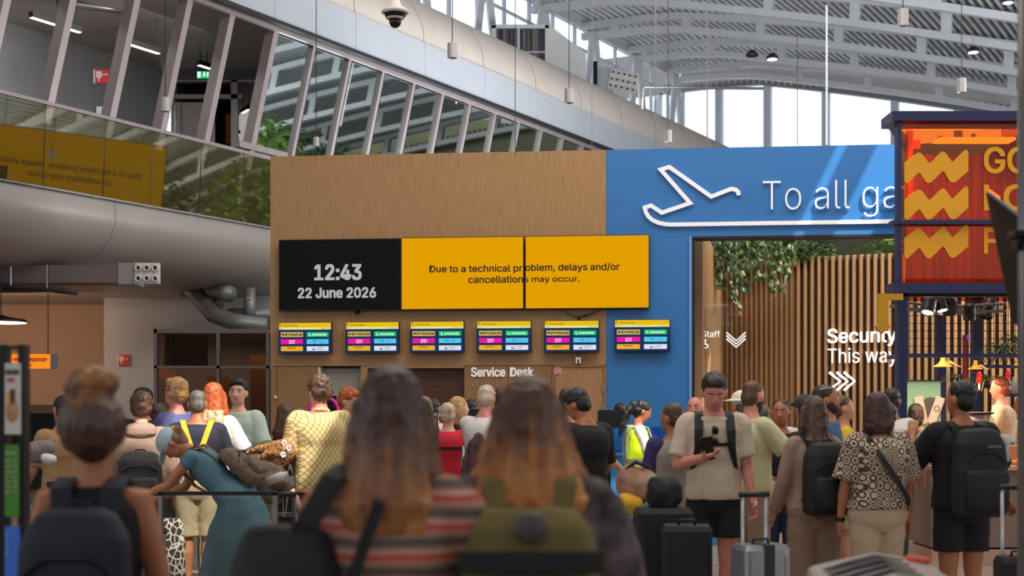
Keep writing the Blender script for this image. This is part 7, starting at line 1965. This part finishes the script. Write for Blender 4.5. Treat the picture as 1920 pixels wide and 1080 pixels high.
b = MB(); b.box(7*kr, 12*kr, -.014, -.008, fz(805, 13), fz(801, 13)); b.build('bag_picture', mat('arrow_red', (170, 60, 30), rough=.6), t)
# queue belt, wire basket near the red jacket
t = thing('queue_barrier', 'belt barrier with a dark strap in front of the red jacket', 'barrier', (fx(870, 13.2), 13.2, 0), 0)
b = MB(); b.box(-.34, .0, -.01, .01, fz(845, 13.2), fz(838, 13.2)); b.build('belt', cloth('belt_wine', (60, 16, 28)), t)
for x in (-.34, .0):
    b = MB(); b.tube([(x, 0, 0), (x, 0, fz(836, 13.2))], .025, 12); b.build('post', M_steel, t, smooth=True)
    b = MB(); b.cyl((x, 0, 0), .15, .02, 20); b.build('base', M_blackm, t)
softbag('travel_bag', 'tall dark floral travel bag standing beside the queue barrier', 'bag', 884, 957, 12.4, (.15, .13, .68), mat('bag_floral', (96, 60, 62), rough=.8, rgb2=(30, 26, 34), vscale=24), (0, .1, 0), .04)
# service desk monitors
def monitor(label, px, py, d, w, h, rz=0.0, z_desk=None):
    t = thing('monitor', label, 'monitor', (fx(px, d), d, 0), rz, 'desk monitors')
    z = fz(py, d)
    b = MB(); b.box(-w/2, w/2, 0, .04, z-h/2, z+h/2); b.build('casing', M_black, t, bevel=.004)
    b = MB(); b.box(-w*.46, w*.46, .04, .043, z-h*.45, z+h*.45); b.build('screen', M_scrblk, t)
    b = MB(); b.box(-.02, .02, .0, .03, 1.08, z-h/2); b.build('stand', M_blackm, t)
    b = MB(); b.box(-.1, .1, -.06, .08, 1.07, 1.085); b.build('foot', M_blackm, t)
    return t
monitor('black monitor seen from behind at the desk between blonde woman and white haired man', 888, 784, 16.7, .32, .22)
monitor('black monitor seen from behind in front of the blue desk', 1148, 786, 17.0, .34, .22)
# desks
t = thing('service_counter', 'long low service counter in front of the wooden wall', 'counter', mat=WM @ Matrix.Translation((0, -2.9, 0)))
b = MB(); b.box(1.6, 4.6, 0, .6, 0, 1.03); b.build('counter_body', M_wood2, t)
b = MB(); b.box(1.55, 4.65, -.05, .65, 1.03, 1.07); b.build('counter_top', M_white, t)
t = thing('blue_desk', 'blue service desk with glass screens in front of the blue wall', 'counter', mat=WM @ Matrix.Translation((0, -2.4, 0)))
M_bdesk = mat('desk_blue', (60, 136, 200), rough=.35)
u0, u1 = 4.72, 5.75
b = MB(); b.box(u0, u1, 0, .5, 0, 1.03); b.build('desk_body', M_bdesk, t)
b = MB(); b.box(u0-.03, u1+.03, -.03, .55, 1.03, 1.06); b.build('desk_top', M_bdesk, t)
b = MB(); b.box(u0, u1-.12, .1, .115, 1.06, fz(800, 17)); b.build('glass_screen', glassy('screen_blueglass', (120, 190, 240), refl=.02, dirt=((60, 140, 210), .2)), t)
b = MB(); b.box(u1-.1, u1+.24, -.02, .5, 0, fz(801, 17)); b.build('side_panel', M_bdesk, t)
b = MB(); b.box(u1-.115, u1-.10, -.03, .51, 0, fz(800, 17)); b.build('light_edge', M_bluel, t)
